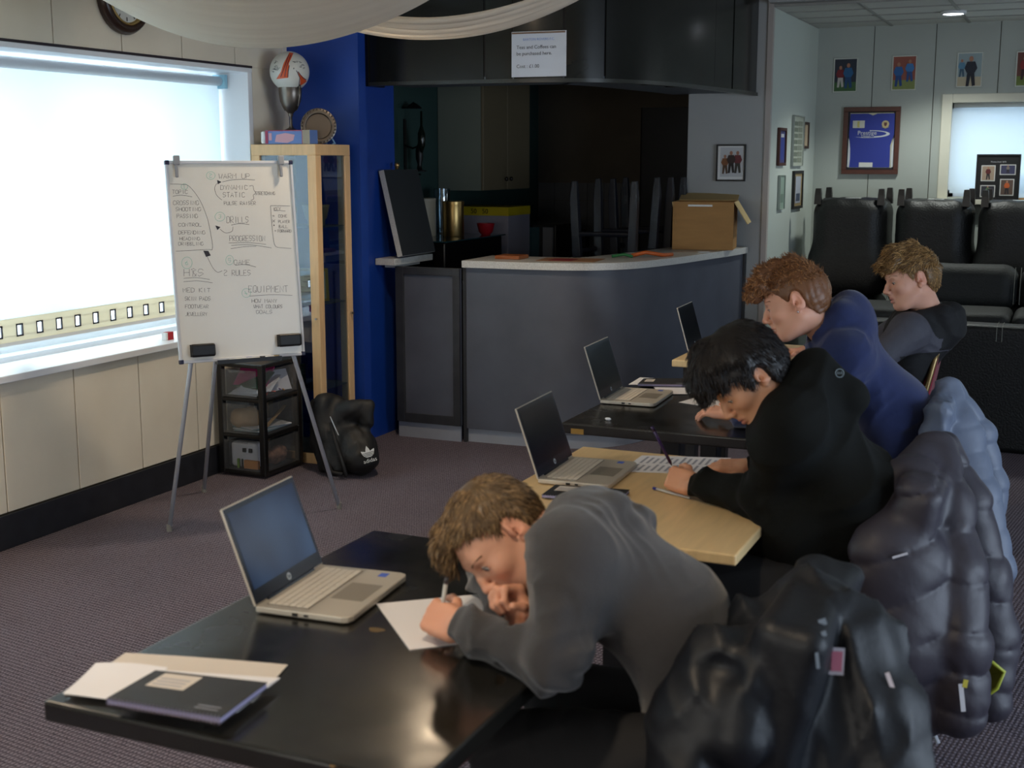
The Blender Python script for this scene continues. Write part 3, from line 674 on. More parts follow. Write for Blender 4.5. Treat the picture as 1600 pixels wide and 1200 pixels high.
g = MB(); g.tube([(-2.52, 7.5, TOP+.012), (-2.45, 7.56, TOP+.03), (-2.36, 7.62, TOP+.012), (-2.33, 7.72, TOP+.01)], .012, 8); tag(obj('cable', g, mat('orange_cord', (190, 90, 30), .5), smooth=True), 'short orange cord lying on the bar beside the stools', 'cord')
g = MB(); g.tube([(-2.62, 7.42, TOP+.01), (-2.56, 7.47, TOP+.02), (-2.50, 7.45, TOP+.01)], .009, 8); tag(obj('cable', g, mat('green_cord', (30, 110, 60), .5), smooth=True), 'short green cord lying on the bar left of the orange cord', 'cord')
# framed picture and light switch
def picture(name, label, o, xdir, W, H, fw_, m_frame, m_mat, mount=.02, depth=.02, cat='picture', group=None, content=None):
    """framed picture; o is the lower left corner on the wall, seen from the front"""
    t = thing(name, label, cat, o, group=group); x = nrm(xdir); z = A(0, 0, 1); n = np.cross(x, z); R = np.array([x, z, n]).T; g = MB()
    for a_, b_, c_, d2 in ((0, W, 0, fw_), (0, W, H-fw_, H), (0, fw_, fw_, H-fw_), (W-fw_, W, fw_, H-fw_)): g.box((a_, c_, 0), (b_, d2, depth), R=R, o=o)
    obj('frame', g, m_frame, t, bevel=.0015, seg=1)
    g = MB(); g.box((fw_, fw_, .002), (W-fw_, H-fw_, depth*.5), R=R, o=o); obj('mount', g, m_mat, t)
    def put(u0, v0, u1, v1, m, nm='print', th=.0015, poly=None, lv=0):
        g = MB(); base = depth*.5+lv*.0012
        if poly: g.prism(poly, base, base+th, R=R, o=o)
        else: g.box((u0, v0, base), (u1, v1, base+th), R=R, o=o)
        return obj(nm, g, m, t)
    if content: content(put, R, A(*o), t)
    return t
def C_(c, r=.6): return mat('flat_%d_%d_%d' % c, c, r)
def ellp(cx, cy, rx, ry, n=14): return [(cx+rx*math.cos(2*math.pi*i/n), cy+ry*math.sin(2*math.pi*i/n)) for i in range(n)]
def figure(put, cx, by, h, top, legs, skin=(170, 120, 95), lv=1, lean=0):
    """a small printed standing figure inside a photograph"""
    w_ = h*.16
    put(0, 0, 0, 0, C_(legs), 'printed_figure', poly=[(cx-w_*.9, by), (cx-w_*.3, by), (cx, by+h*.35), (cx+w_*.4, by), (cx+w_, by+h*.03), (cx+w_*.7, by+h*.5), (cx-w_*.7, by+h*.5)], lv=lv)
    put(0, 0, 0, 0, C_(top), 'printed_figure', poly=[(cx-w_*.8+lean*.4, by+h*.45), (cx+w_*.8+lean*.4, by+h*.45), (cx+w_*1.3+lean, by+h*.6), (cx+w_*.8+lean, by+h*.82), (cx-w_*.8+lean, by+h*.82), (cx-w_*1.3+lean, by+h*.6)], lv=lv+1)
    put(0, 0, 0, 0, C_(skin), 'printed_figure', poly=ellp(cx+lean*1.2, by+h*.91, h*.07, h*.09), lv=lv+2)
def cont_pic(put, R, o, t):
    put(.028, .03, .188, .23, C_((196, 198, 200)))
    figure(put, .062, .05, .13, (130, 84, 50), (90, 66, 48)); figure(put, .105, .055, .15, (60, 44, 40), (44, 40, 38), lv=2); figure(put, .15, .055, .15, (110, 48, 52), (60, 58, 50))
q = aty(1119, 283, 8.79)
picture('framed_picture', 'small black-framed print of figures on the grey wall above the cardboard box', (q[0], 8.79, q[2]), (1, 0, 0), .205, .25, .011, M_black, C_((228, 228, 226)), cat='picture', content=cont_pic)
g = MB(); g.box((-2.585, 9.3, 1.66), (-2.561, 9.42, 1.80)); tag(obj('light_switch', g, M_white, bevel=.004), 'white switch plate on the edge of the wall inside the bar', 'switch')

# ================================================================ ALCOVE: pictures, armchairs, sofa
M_mahog = mat('dark_mahogany', (74, 32, 20), .35, var=.15, vscale=20); M_leather = mat('black_leather', (9, 10, 10), .48, bump=.35, bscale=90, spec=.5)
M_leather2 = mat('dark_grey_leather', (20, 23, 22), .68, bump=.3, bscale=110); M_stitch = mat('grey_stitching', (120, 120, 112), .7)
def photo(cols):
    def f(put, R, o, t):
        W, H, bg, gr, figs = cols
        put(.010, .010, W-.010, H-.010, C_(bg)); put(.010, .010, W-.010, H*.30, C_(gr), lv=1)
        for a in figs: figure(put, a[0]*W, a[1]*H, a[2]*H, a[3], a[4], lv=a[5] if len(a) > 5 else 2, lean=a[6] if len(a) > 6 else 0)
    return f
YF = 10.398
def farpic(px0, py0, px1, py1, **k):
    a = aty(px0, py1, YF); b = aty(px1, py1, YF); c = aty(px0, py0, YF); return (a[0], YF, a[2]), b[0]-a[0], c[2]-a[2]
specs = [((1301, 91, 1339, 145), 'action photograph of a red and a blue footballer, leftmost of the unframed prints', (40, 48, 62), (62, 98, 56), [(.3, .15, .62, (120, 30, 40), (190, 186, 180)), (.62, .12, .72, (30, 92, 140), (24, 70, 116), 4)]),
         ((1392, 87, 1431, 142), 'photograph of blue-kit footballers by a red stand, second of the unframed prints', (150, 84, 70), (128, 140, 80), [(.28, .12, .68, (40, 96, 160), (30, 70, 130)), (.72, .25, .62, (60, 120, 180), (40, 80, 140), 4)]),
         ((1493, 82, 1534, 137), 'photograph of a dark-haired person in a navy tracksuit holding papers, above the far window', (150, 168, 172), (190, 178, 150), [(.2, .3, .5, (90, 140, 170), (60, 90, 110)), (.55, .03, .85, (30, 36, 50), (28, 32, 44), 4)]),
         ((1585, 80, 1625, 136), 'photograph of red-kit players cut off by the right picture edge', (110, 64, 56), (110, 128, 60), [(.35, .2, .65, (140, 40, 40), (60, 30, 36))])]
for (bx_, lab, bg, gr, figs) in specs:
    o_, W, H = farpic(*bx_); picture('photograph', lab, o_, (1, 0, 0), W, H, .004, C_((190, 196, 186)), C_((214, 216, 208)), depth=.008, group='unframed prints along the far wall', cat='photograph', content=photo((W, H, bg, gr, figs)))
# framed football shirt
o_, W, H = farpic(1315, 168, 1403, 272)
def shirt(put, R, o, t):
    fb = C_((44, 58, 150)); wh = C_((206, 210, 214)); f_ = .042
    put(.05, .05, W-.05, H-.045, C_((190, 186, 160)))
    put(0, 0, 0, 0, fb, 'shirt', poly=[(W*.13, .052), (W*.85, .052), (W*.85, .12), (W*.845, .22), (W*.90, .30), (W*.90, H-.05), (W*.60, H-.05), (W*.52, H-.065), (W*.44, H-.05), (W*.12, H-.05), (W*.11, .30), (W*.135, .22), (W*.14, .12)], lv=1)
    for s_ in (0, 1):
        p = [(W*.10, .055), (W*.135, .055), (W*.145, .12), (W*.14, .2), (W*.105, .28)]
        if s_: p = [(W-x_+.004, y_) for x_, y_ in p][::-1]
        put(0, 0, 0, 0, wh, 'side_stripe', poly=p, lv=2)
    put(W*.17, H*.69, W*.38, H*.80, C_((200, 200, 190)), 'card', lv=3); put(W*.31, .055, W*.55, .09, C_((214, 214, 210)), 'caption_card', lv=3)
    put(W*.25, H*.70, W*.29, H*.79, C_((190, 180, 110)), 'card_print', lv=4)
    put(0, 0, 0, 0, C_((190, 176, 130)), 'crest', poly=ellp(W*.745, H*.745, .028, .028), lv=3); put(0, 0, 0, 0, C_((90, 50, 56)), 'crest', poly=[(W*.745-.012, H*.745+.012), (W*.745-.010, H*.745-.008), (W*.745, H*.745-.018), (W*.745+.010, H*.745-.008), (W*.745+.012, H*.745+.012)], lv=4)
    put(0, 0, 0, 0, C_((170, 160, 120)), 'crest', poly=[(W*.745-.034, H*.745-.02), (W*.745, H*.745-.034), (W*.745+.034, H*.745-.02), (W*.745, H*.745-.024)], lv=4)
    # swoosh of the sponsor's mark
    up_ = []; n = 16
    for i in range(n+1):
        a = math.radians(95-i*(95+80)/n); up_.append((W*.50+W*.33*math.cos(a)*1.0, H*.600+H*.055*math.sin(a)))
    lo_ = [(W*.50+W*.27*math.cos(math.radians(95-i*(175)/n)), H*.600+H*.040*math.sin(math.radians(95-i*(175)/n))+.002) for i in range(n+1)][::-1]
    put(0, 0, 0, 0, wh, 'sponsor_mark', poly=(up_+lo_)[::-1], lv=3)
    put(0, 0, 0, 0, wh, 'sponsor_mark', poly=[(W*.20, H*.560), (W*.35, H*.543), (W*.55, H*.545), (W*.56, H*.553), (W*.38, H*.550)], lv=3)
    z_ = .03*.5+.0012*4
    base = A(*o)
    text_obj('lettering', 'Prestige', H*.088, mframe(base+R@A(W*.26, H*.588, z_), R[:, 0], R[:, 1]), wh, t, 'LEFT', .0006)
    text_obj('lettering', 'Design', H*.05, mframe(base+R@A(W*.33, H*.553, z_), R[:, 0], R[:, 1]), wh, t, 'LEFT', .0006)
fs = picture('framed_shirt', 'royal blue football shirt in a dark mahogany frame on the far wall', o_, (1, 0, 0), W, H, .035, M_mahog, C_((24, 24, 34)), depth=.03, cat='picture', content=shirt)
# photo board on the far sill
p0 = aty(1523, 303, 10.33); p1 = aty(1592, 303, 10.33); p2 = aty(1523, 241, 10.33)
def collage(put, R, o, t):
    W, H = p1[0]-p0[0], p2[2]-p0[2]
    for (a, b, c, d2, bg, top) in ((.12, .46, .44, .86, (160, 140, 120), (90, 30, 30)), (.54, .62, .90, .88, (60, 60, 90), (120, 110, 100)), (.56, .10, .88, .52, (90, 70, 60), (190, 90, 40)), (.12, .06, .46, .36, (50, 50, 60), (90, 120, 80))):
        put(a*W, b*H, c*W, d2*H, C_((200, 200, 196)), lv=0); put(a*W+.007, b*H+.007, c*W-.007, d2*H-.007, C_(bg), lv=1); figure(put, (a+c)/2*W, b*H+.012, (d2-b)*H*.8, top, (40, 36, 40), lv=2)
    text_obj('lettering', 'Photos from 2018', H*.05, mframe(A(*o)+R@A(W*.5, H*.93, .012), R[:, 0], R[:, 1]), C_((190, 190, 196)), t, 'CENTER', .0004)
picture('photo_board', 'black multi-photo frame standing on the far window sill', (p0[0], 10.33, wz0-.012), (1, 0, 0), p1[0]-p0[0], p2[2]-wz0+.012, .012, M_black, C_((12, 12, 14)), depth=.02, cat='frame', content=collage)
g = MB(); g.box((p0[0]-.03, 10.335, wz0-.0115), (3.0 if False else wx1, 10.36, wz0+.0)); tag(obj('wooden_strip', g, mat('orange_pine', (170, 120, 60), .5)), 'thin strip of orange wood along the far window sill behind the photo board', 'strip')
# things on the alcove side wall
def sidepic(px0, py0, px1, py1, label, fcol, mcol, cont=None, fw_=.02, cat='picture', name='framed_picture'):
    a = atx(px0, py1, -1.988); b = atx(px1, py1, -1.988); c = atx(px0, py0, -1.988)
    # seen from the room the wall faces +x, its reading direction runs along +y
    Y0, Y1 = a[1], b[1]; W = Y1-Y0; H = c[2]-a[2]
    return picture(name, label, (-1.988, Y0, a[2]), (0, 1, 0), W, H, fw_, C_(fcol), C_(mcol), depth=.02, cat=cat, content=(lambda put, R, o, t: cont(put, W, H)) if cont else None)
sidepic(1213, 199, 1224, 259, 'small framed blue shirt print nearest the trim on the alcove side wall', (70, 36, 26), (60, 60, 110), lambda p, W, H: (p(W*.25, H*.15, W*.75, H*.85, C_((40, 56, 140))), p(W*.3, H*.75, W*.7, H*.84, C_((210, 210, 210)), lv=1)))
sidepic(1235, 179, 1251, 260, 'clear-framed newspaper cutting, tallest item on the alcove side wall', (150, 156, 150), (168, 174, 160), lambda p, W, H: [p(W*.12, H*(.08+.12*i), W*.45, H*(.16+.12*i), C_((110, 118, 104)), lv=1) for i in range(7)]+[p(W*.52, H*(.08+.12*i), W*.88, H*(.17+.12*i), C_((130, 136, 120)), lv=1) for i in range(7)], fw_=.006, name='newspaper_cutting')
sidepic(1252, 190, 1260, 232, 'small dark-framed certificate nearest the corner on the alcove side wall', (60, 40, 28), (190, 170, 140), None)
sidepic(1236, 267, 1250, 327, 'narrow black and gold framed print lowest on the alcove side wall', (30, 28, 26), (150, 130, 90), lambda p, W, H: (p(W*.22, H*.15, W*.78, H*.85, C_((160, 164, 176)), lv=1), p(W*.3, H*.2, W*.7, H*.4, C_((60, 70, 90)), lv=2)))
sidepic(1214, 274, 1222, 328, 'green-tinted newspaper sheet low on the alcove side wall by the trim', (150, 160, 150), (140, 160, 146), lambda p, W, H: p(W*.2, H*.2, W*.8, H*.45, C_((110, 130, 116)), lv=1), fw_=.005, name='newspaper_sheet')
# recessed lamp in the tiled ceiling
dl = thing('ceiling_downlight', 'round lit downlight in the tiled alcove ceiling', 'lamp', (-.918, 9.6, 2.69))
g = MB(); g.lathe((-.918, 9.58, 2.692), [(.085, .02), (.088, 0), (.072, -.004), (.066, .012)], 28); obj('rim', g, M_white_gloss, dl, smooth=True)
g = MB(); g.lathe((-.918, 9.58, 2.690), [(.001, 0), (.066, 0.0), (.066, .006)], 28); obj('diffuser', g, M_alcglow, dl)
# upturned tub chairs
def tub(cx, cy, label, wd, mir=1):
    t = thing('tub_chair', label, 'armchair', (cx, cy, .70), group='upturned black tub chairs stacked in the alcove')
    h = .012; z0, z1 = .75, 1.44; v = Vol((cx-.42, cy-.42, z0-.06), (cx+.42, cy+.42, z1+.04), h)
    w2, d2 = wd/2, .27
    v.box((cx, cy, (z0+z1)/2), (w2-.02, d2, (z1-z0)/2), rad=.13, k=0)
    v.box((cx, cy, z0+.12), (w2+.015, d2+.015, .14), rad=.14, k=.15)
    v.box((cx, cy, z1+.03), (w2-.07, d2-.05, .05), rad=.045, k=.02, sub=True)
    v.disp(lambda p: .004*np.sin(p[:, 0]*40+p[:, 1]*31)*np.clip((p[:, 2]-z1+.1)*10, 0, 1))
    P, Q = v.mesh(); qobj('shell', P, Q, M_leather, t)
    for sx_ in (-1, 1):
        for sy_ in (-1, 1):
            x, y = cx+sx_*(w2-.06), cy+sy_*(d2-.055); g = MB()
            g.lathe((x, y, z1-.03), [(.036, -.03), (.032, .04), (.026, .085), (.001, .087)], 4, R=rotz(math.pi/4)); obj('leg', g, mat('black_wood_leg', (16, 15, 15), .35), t)
    g = MB(); g.box((cx-.06, cy-.05, z1-.0185), (cx+.05, cy+.02, z1-.0165), R=None); obj('care_label', g, M_white, t)
    # the chair it stands on
    v = Vol((cx-.42, cy-.42, -.02), (cx+.42, cy+.42, .95), .02)
    w2 = .255; v.box((cx, cy, .40), (w2, d2, .33), rad=.12, k=0); v.box((cx, cy, .70), (w2-.10, d2-.10, .3), rad=.08, k=.03, sub=True)
    P, Q = v.mesh(); lo = thing('tub_chair', label.replace('upturned black tub chair', 'standing black tub chair beneath the upturned one'), 'armchair', (cx, cy, 0), group='black tub chairs under the upturned ones'); qobj('shell', P, Q, M_leather, lo)
    for sx_ in (-1, 1):
        for sy_ in (-1, 1):
            g = MB(); g.lathe((cx+sx_*(w2-.1), cy+sy_*(d2-.1), 0), [(.02, 0), (.03, .11)], 8); obj('leg', g, M_black, lo)
    t.location.z = .70
    return t
tub(-1.565, 9.80, 'upturned black tub chair nearest the alcove side wall', .57)
tub(-.975, 9.75, 'upturned black tub chair in the middle of the three', .56)
tub(-.40, 9.70, 'upturned black tub chair below the far window at the right edge', .58)
# leather sofa pair
sf = thing('leather_sofa', 'long black leather sofa with pale stitching seen from behind in the alcove', 'sofa', (.4, 8.3, 0))
v = Vol((-1.45, 7.80, .0), (2.4, 9.3, 1.10), .016)
v.box((.5, 7.98, .375), (1.82, .10, .375), rad=.03, k=0); v.box((.5, 8.45, .36), (1.82, .42, .34), rad=.03, k=.0)
P, Q = v.mesh(); qobj('frame_cover', P, Q, M_leather, sf)
def cushion(nm, lo, hi, rad, m, seed, par, h=.014):
    lo = A(*lo); hi = A(*hi); v = Vol(lo-.04, hi+.04, h); v.box((lo+hi)/2, (hi-lo)/2, rad=rad, k=0); f = wave_noise(seed, 9, 5)
    v.disp(lambda p: .007*f(p)); P, Q = v.mesh(); return qobj(nm, P, Q, m, par)
cushion('seat_cushion', (-1.40, 8.08, .70), (-.92, 8.62, .80), .05, M_leather2, 3, sf); cushion('seat_cushion', (-.91, 8.10, .70), (-.36, 8.64, .79), .05, M_leather2, 4, sf); cushion('seat_cushion', (-.35, 8.10, .70), (.6, 8.64, .79), .05, M_leather2, 5, sf); cushion('seat_cushion', (.61, 8.10, .70), (1.5, 8.64, .79), .05, M_leather2, 6, sf)
cushion('backrest_roll', (-1.16, 8.66, .74), (-.352, 8.95, 1.035), .10, M_leather2, 8, sf); cushion('backrest_roll', (-.348, 8.66, .74), (.5, 8.95, 1.035), .10, M_leather2, 9, sf); cushion('backrest_roll', (.504, 8.66, .74), (1.5, 8.95, 1.035), .10, M_leather2, 10, sf)
g = MB()
for x_ in (-1.145, -.37, -.335): g.tube([(x_, 8.655, .80), (x_, 8.652, .88), (x_, 8.66, .97), (x_, 8.70, 1.03)], .0022, 5)
for x_ in (-.415, -.385): g.tube([(x_, 7.878, .66), (x_, 7.877, .74), (x_, 7.93, .754), (x_, 8.06, .752)], .0022, 5)
g.tube([(-1.30, 7.879, .745), (0, 7.879, .745), (1.5, 7.879, .745)], .0022, 5)
obj('stitching', g, M_stitch, sf)

# ================================================================ LEFT CORNER
# curtain swags
def swag(name, label, x0, zl, yfar, ynear, halfw, curv, m, seed, rip=.25):
    nx, ny = 90, 40; v = []; g = MB(); rg = np.random.default_rng(seed)
    for j in range(ny+1):
        y = ynear+(yfar-ynear)*j/ny; t = j/ny
        for i in range(nx+1):
            u = -1+2*i/nx; x = x0*y/yfar+u*halfw; z = zl+curv*(u*halfw)**2
            z += rip*(.010*math.sin(t*46+seed+2*u*u)*(.35+abs(u))+.006*math.sin(t*87+3*u+seed))+.02*math.sin(t*5+seed)-.02*math.sin(5+seed)
            if j == ny: z += .0
            v.append((x, y, min(z, ZC-.01)))
    f = [[j*(nx+1)+i, j*(nx+1)+i+1, (j+1)*(nx+1)+i+1, (j+1)*(nx+1)+i] for j in range(ny) for i in range(nx)]
    g.add(v, f); o_ = obj(name, g, m, smooth=True); sl = o_.modifiers.new('thickness', 'SOLIDIFY'); sl.thickness = .003
    return tag(o_, label, 'curtain')
M_drape = mat('ivory_drape_fabric', (214, 206, 190), .85, bump=.25, bscale=50, stretch=(1, 14, 1)); 
M_drape = blind_mat('ivory_drape_fabric_sheer', (244, 236, 222), .44)
swag('ceiling_drape', 'ivory fabric swag hanging from the ceiling in front of the clock', -3.05, 2.150, 4.5, 3.2, 1.35, .312, M_drape, 1)
swag('ceiling_drape', 'ivory fabric swag hanging lower right of the first, over the blue wall and bulkhead', -2.60, 2.236, 5.05, 4.62, 1.2, .33, M_drape, 2, 1.2)
swag('ceiling_drape', 'beige fabric swag just entering the top edge over the alcove ceiling', -.50, 2.18, 4.1, 2.9, 1.2, .30, M_drape, 3)
# wall clock
ck = thing('wall_clock', 'round wall clock in a dark brown and gold rim above the window', 'clock', (XL+.01, 5.02, 2.56))
cc = atx(193, -4, XL+.02); Rk = np.array([[0, 0, 1], [1, 0, 0], [0, 1, 0.]]); ck.location = cc
g = MB(); g.lathe(cc, [(a*1.26, b) for a, b in ((.135, -.015), (.138, .0), (.130, .022), (.118, .034), (.105, .030), (.100, .012),)], 36, R=Rk, mi=0); obj('rim', g, mat('dark_brown_rim', (44, 26, 18), .3), ck, smooth=True)
g = MB(); g.lathe(cc, [(a*1.26, b) for a, b in ((.104, .012), (.103, .030), (.096, .032), (.092, .012),)], 36, R=Rk); obj('gold_bezel', g, M_gold, ck, smooth=True)
g = MB(); g.lathe(cc, [(a*1.26, b) for a, b in ((.001, .010), (.098, .010), (.098, .013), (.001, .013),)], 36, R=Rk); obj('dial', g, mat('clock_dial', (206, 210, 206), .5), ck)
g = MB()
for k_ in range(12):
    a = k_*math.pi/6; r0, r1 = .092, .110; n_ = A(0, math.sin(a), math.cos(a)); s_ = A(0, math.cos(a), -math.sin(a)); b_ = cc+A(.0145, 0, 0)
    g.quad(b_+n_*r0-s_*.003, b_+n_*r1-s_*.003, b_+n_*r1+s_*.003, b_+n_*r0+s_*.003)
obj('hour_marks', g, M_black, ck)
for a, l_, w_ in ((2.6, .05, .004), (3.6, .075, .0025)):
    n_ = A(0, math.sin(a), math.cos(a)); g = MB(); g.tube([cc+A(.018, 0, 0), cc+A(.018, 0, 0)+n_*l_], w_/1.3, 6); obj('hand', g, M_black, ck)
# glass display cabinet
M_beech = mat('pale_beech_wood', (214, 176, 128), .42, var=.08, vscale=7, stretch=(8, 8, 1)); cx0, cx1, cy0, cy1, ch = -4.255, -3.835, 6.02, 6.38, 1.785
dc = thing('display_cabinet', 'tall beech-framed glass display cabinet in the corner by the blue wall', 'cabinet', (-4.05, 6.2, 0))
for x_ in (cx0, cx1-.055):
    for y_ in (cy0, cy1-.055): g = MB(); g.box((x_, y_, .06), (x_+.055, y_+.055, ch-.06)); obj('post', g, M_beech, dc, bevel=.002, seg=1)
g = MB(); g.box((cx0, cy0, ch-.06), (cx1, cy1, ch)); obj('top_board', g, M_beech, dc, bevel=.003)
g = MB(); g.box((cx0, cy0, 0), (cx1, cy1, .06)); obj('base_board', g, M_beech, dc, bevel=.003)
g = MB(); g.box((cx0+.055, cy0+.01, .06), (cx1-.055, cy0+.014, ch-.06)); obj('door_glass', g, glass_mat('cabinet_glass', (205, 218, 232), .14), dc)
g = MB(); g.box((cx1-.014, cy0+.055, .06), (cx1-.010, cy1-.055, ch-.06)); obj('side_glass', g, MC.get('x') or bpy.data.materials['cabinet_glass'], dc)
g = MB(); g.box((cx0+.010, cy0+.055, .06), (cx0+.014, cy1-.055, ch-.06)); obj('side_glass', g, bpy.data.materials['cabinet_glass'], dc)
shz = [aty(430, y_, 6.2)[2] for y_ in (0,)]
for z_ in (.42, .90, 1.33):
    g = MB(); g.box((cx0+.02, cy0+.02, z_), (cx1-.016, cy1-.02, z_+.006)); obj('glass_shelf', g, glass_mat('shelf_glass', (150, 185, 175), .2, milk=.15) if 'shelf_glass' not in bpy.data.materials else bpy.data.materials['shelf_glass'], dc)
g = MB(); g.tube([(cx1+.0, cy1-.03, .83), (cx1+.02, cy1-.03, .83)], .008, 8); g.tube([(cx1-.02, cy0+.012, .83), (cx1-.02, cy0-.012, .83)], .006, 8); obj('knob', g, M_chrome, dc)
# what stands on its shelves
g = MB(); g.lathe((-3.95, 6.19, 1.337), [(.05, 0), (.05, .03), (.06, .04), (.075, .10), (.078, .115), (.07, .115), (.05, .05), (.001, .05)], 20); tag(obj('trophy_bowl', g, mat('pale_wood_bowl', (170, 140, 96), .4), smooth=True), 'tan bowl-shaped award on the top glass shelf of the cabinet', 'award')
ct = thing('framed_certificate', 'gold-framed certificate leaning inside the display cabinet', 'certificate', (-3.98, 6.2, .907)); Rc = rotz(math.radians(22))@np.array([[1, 0, 0], [0, .98, -.2], [0, .2, .98]])
g = MB(); W, H = .21, .19
for a_, b_, c_, d2 in ((-W/2, W/2, 0, .014), (-W/2, W/2, H-.014, H), (-W/2, -W/2+.014, .014, H-.014), (W/2-.014, W/2, .014, H-.014)): g.box((a_, -.008, c_), (b_, .008, d2), R=Rc@np.eye(3), o=(-3.985, 6.17, .912))
obj('frame', g, mat('yellow_gilt', (196, 156, 50), .35), ct); g = MB(); g.box((-W/2+.014, -.002, .014), (W/2-.014, .004, H-.014), R=Rc, o=(-3.985, 6.17, .912)); obj('sheet', g, mat('certificate_paper', (206, 196, 160), .6), ct)
g = MB()
for k_ in range(4): g.box((-.06+.01*k_, -.0035, .05+.03*k_), (.06-.01*k_, -.002, .055+.03*k_), R=Rc, o=(-3.985, 6.17, .912))
obj('printed_lines', g, M_ink, ct)
g = MB(); g.box((-4.16, 6.08, .907), (-4.09, 6.14, 1.06), 0); g.box((-4.16, 6.079, .95), (-4.09, 6.08, .985), 1); tag(obj('small_box', g, [mat('red_box_card', (180, 24, 36), .5), mat('blue_box_card', (40, 60, 150), .5)]), 'small red box with a blue band beside the certificate in the cabinet', 'box')
g = MB(); g.box((-4.07, 6.06, .427), (-3.99, 6.10, .56), 0); g.box((-4.06, 6.058, .44), (-4.0, 6.06, .48), 1); tag(obj('small_box', g, [mat('green_box_card', (30, 60, 34), .5), M_white]), 'small dark green box with white label low in the cabinet', 'box')
g = MB(); g.lathe((-3.95, 6.2, .427), [(.035, 0), (.03, .02), (.01, .03), (.01, .06), (.035, .12), (.03, .125), (.001, .05)], 16); tag(obj('trophy_cup', g, M_chrome, smooth=True), 'little silver cup on the lowest glass shelf of the cabinet', 'trophy')
# on top of the cabinet: box, cup with football, silver plate
bp_ = thing('picture_box', 'long blue and white printed box lying on top of the display cabinet', 'box', (-4.08, 6.08, ch)); bz = ch+.001
g = MB(); g.box((-4.165, 6.03, bz), (-3.875, 6.11, bz+.075)); obj('carton', g, mat('printed_blue', (92, 122, 180), .5), bp_, bevel=.002)
g = MB(); g.box((-4.163, 6.0285, bz+.003), (-4.145, 6.0298, bz+.073)); g.box((-3.925, 6.0285, bz+.0), (-3.921, 6.0298, bz+.075)); g.box((-4.145, 6.0285, bz+.070), (-3.925, 6.0298, bz+.075)); obj('red_edges', g, mat('red_print', (150, 40, 70), .5), bp_)
g = MB(); g.box((-3.921, 6.0285, bz), (-3.875, 6.0298, bz+.075)); obj('tan_end', g, mat('tan_print', (150, 140, 120), .5), bp_)
g = MB(); g.prism([(-4.10, .012), (-4.02, .006), (-3.98, .02), (-3.97, .05), (-4.03, .06), (-4.09, .05)], -.0, .0008, R=np.array([[1, 0, 0], [0, 0, -1], [0, 1, 0.]]), o=(0, 6.0288, bz)); g.box((-4.14, 6.028, bz+.02), (-4.12, 6.0288, bz+.06)); obj('printed_shape', g, mat('pink_print', (200, 150, 160), .5), bp_)
g = MB(); g.box((-4.20, 6.035, bz), (-4.168, 6.105, bz+.07)); obj('open_end_flap', g, M_white, bp_, bevel=.01)
tc = (-4.105, 6.20); zt = ch+.001
M_silver = mat('tarnished_silver', (120, 112, 104), .32, metal=.9)
tp = thing('trophy_cup', 'tall dark silver trophy cup with handles on top of the display cabinet', 'trophy', (tc[0], tc[1], zt))
g = MB(); g.lathe((tc[0], tc[1], zt), [(.062, 0), (.062, .05), (.055, .055), (.001, .056)], 24); obj('plinth', g, M_black, tp, smooth=True, auto=40)
g = MB(); g.lathe((tc[0], tc[1], zt+.057), [(.058, 0), (.056, .008), (.035, .025), (.014, .035), (.009, .05), (.008, .095), (.015, .103), (.012, .11), (.018, .118), (.040, .140), (.058, .18), (.064, .22), (.066, .262), (.070, .268), (.062, .268), (.050, .20), (.001, .15)], 28); obj('cup', g, M_silver, tp, smooth=True)
for s_ in (-1, 1):
    g = MB(); g.tube([(tc[0]+s_*.062, tc[1]-.02*s_, zt+.31), (tc[0]+s_*.078, tc[1]-.02*s_, zt+.325), (tc[0]+s_*.075, tc[1]-.02*s_, zt+.27), (tc[0]+s_*.068, tc[1]-.02*s_, zt+.22), (tc[0]+s_*.038, tc[1], zt+.19)], .005, 8); obj('handle', g, M_silver, tp, smooth=True)
# football
def ball_mat():
    m = mat('football_white', (206, 206, 198), .4); return m
fbz = zt+.057+.268+.075; fc = A(tc[0], tc[1], fbz)
fb = thing('football', 'signed white football with orange bands resting in the trophy cup', 'ball', (tc[0], tc[1], fbz-.108))
nu, nv = 64, 40; r_ = .1095; V_ = []; f_ = []
for i in range(nv+1):
    th = math.pi*i/nv
    for j in range(nu): ph = 2*math.pi*j/nu; V_.append(fc+r_*A(math.sin(th)*math.cos(ph), math.sin(th)*math.sin(ph), math.cos(th)))
for i in range(nv):
    for j in range(nu): f_.append([i*nu+j, (i+1)*nu+j, (i+1)*nu+(j+1) % nu, i*nu+(j+1) % nu])
g = MB(); g.add(V_, f_); obj('ball_skin', g, ball_mat(), fb, smooth=True)
tocam = nrm(_C-fc); rx = nrm(np.cross((0, 0, 1), tocam)); uz = np.cross(tocam, rx)
def onball(u, v_, r=.1102): d = math.sqrt(max(0, 1-u*u-v_*v_)); return fc+r*(tocam*d+rx*u+uz*v_)
def patch(poly, m, nm='orange_band'):
    g = MB(); n = len(poly)//2
    L_ = poly[:n]; R2 = poly[n:][::-1]; rows = 10; vv = []
    for k_ in range(n-1):
        for q in range(rows):
            t_ = q/rows
            for w_ in range(7):
                s_ = w_/6; a = (L_[k_][0]*(1-t_)+L_[k_+1][0]*t_, L_[k_][1]*(1-t_)+L_[k_+1][1]*t_); b = (R2[k_][0]*(1-t_)+R2[k_+1][0]*t_, R2[k_][1]*(1-t_)+R2[k_+1][1]*t_)
                vv.append(onball(a[0]*(1-s_)+b[0]*s_, a[1]*(1-s_)+b[1]*s_))
    R_n = (n-1)*rows; g.add(vv, [[i*7+j, i*7+j+1, (i+1)*7+j+1, (i+1)*7+j] for i in range(R_n-1) for j in range(6)]); obj(nm, g, m, fb, smooth=True)
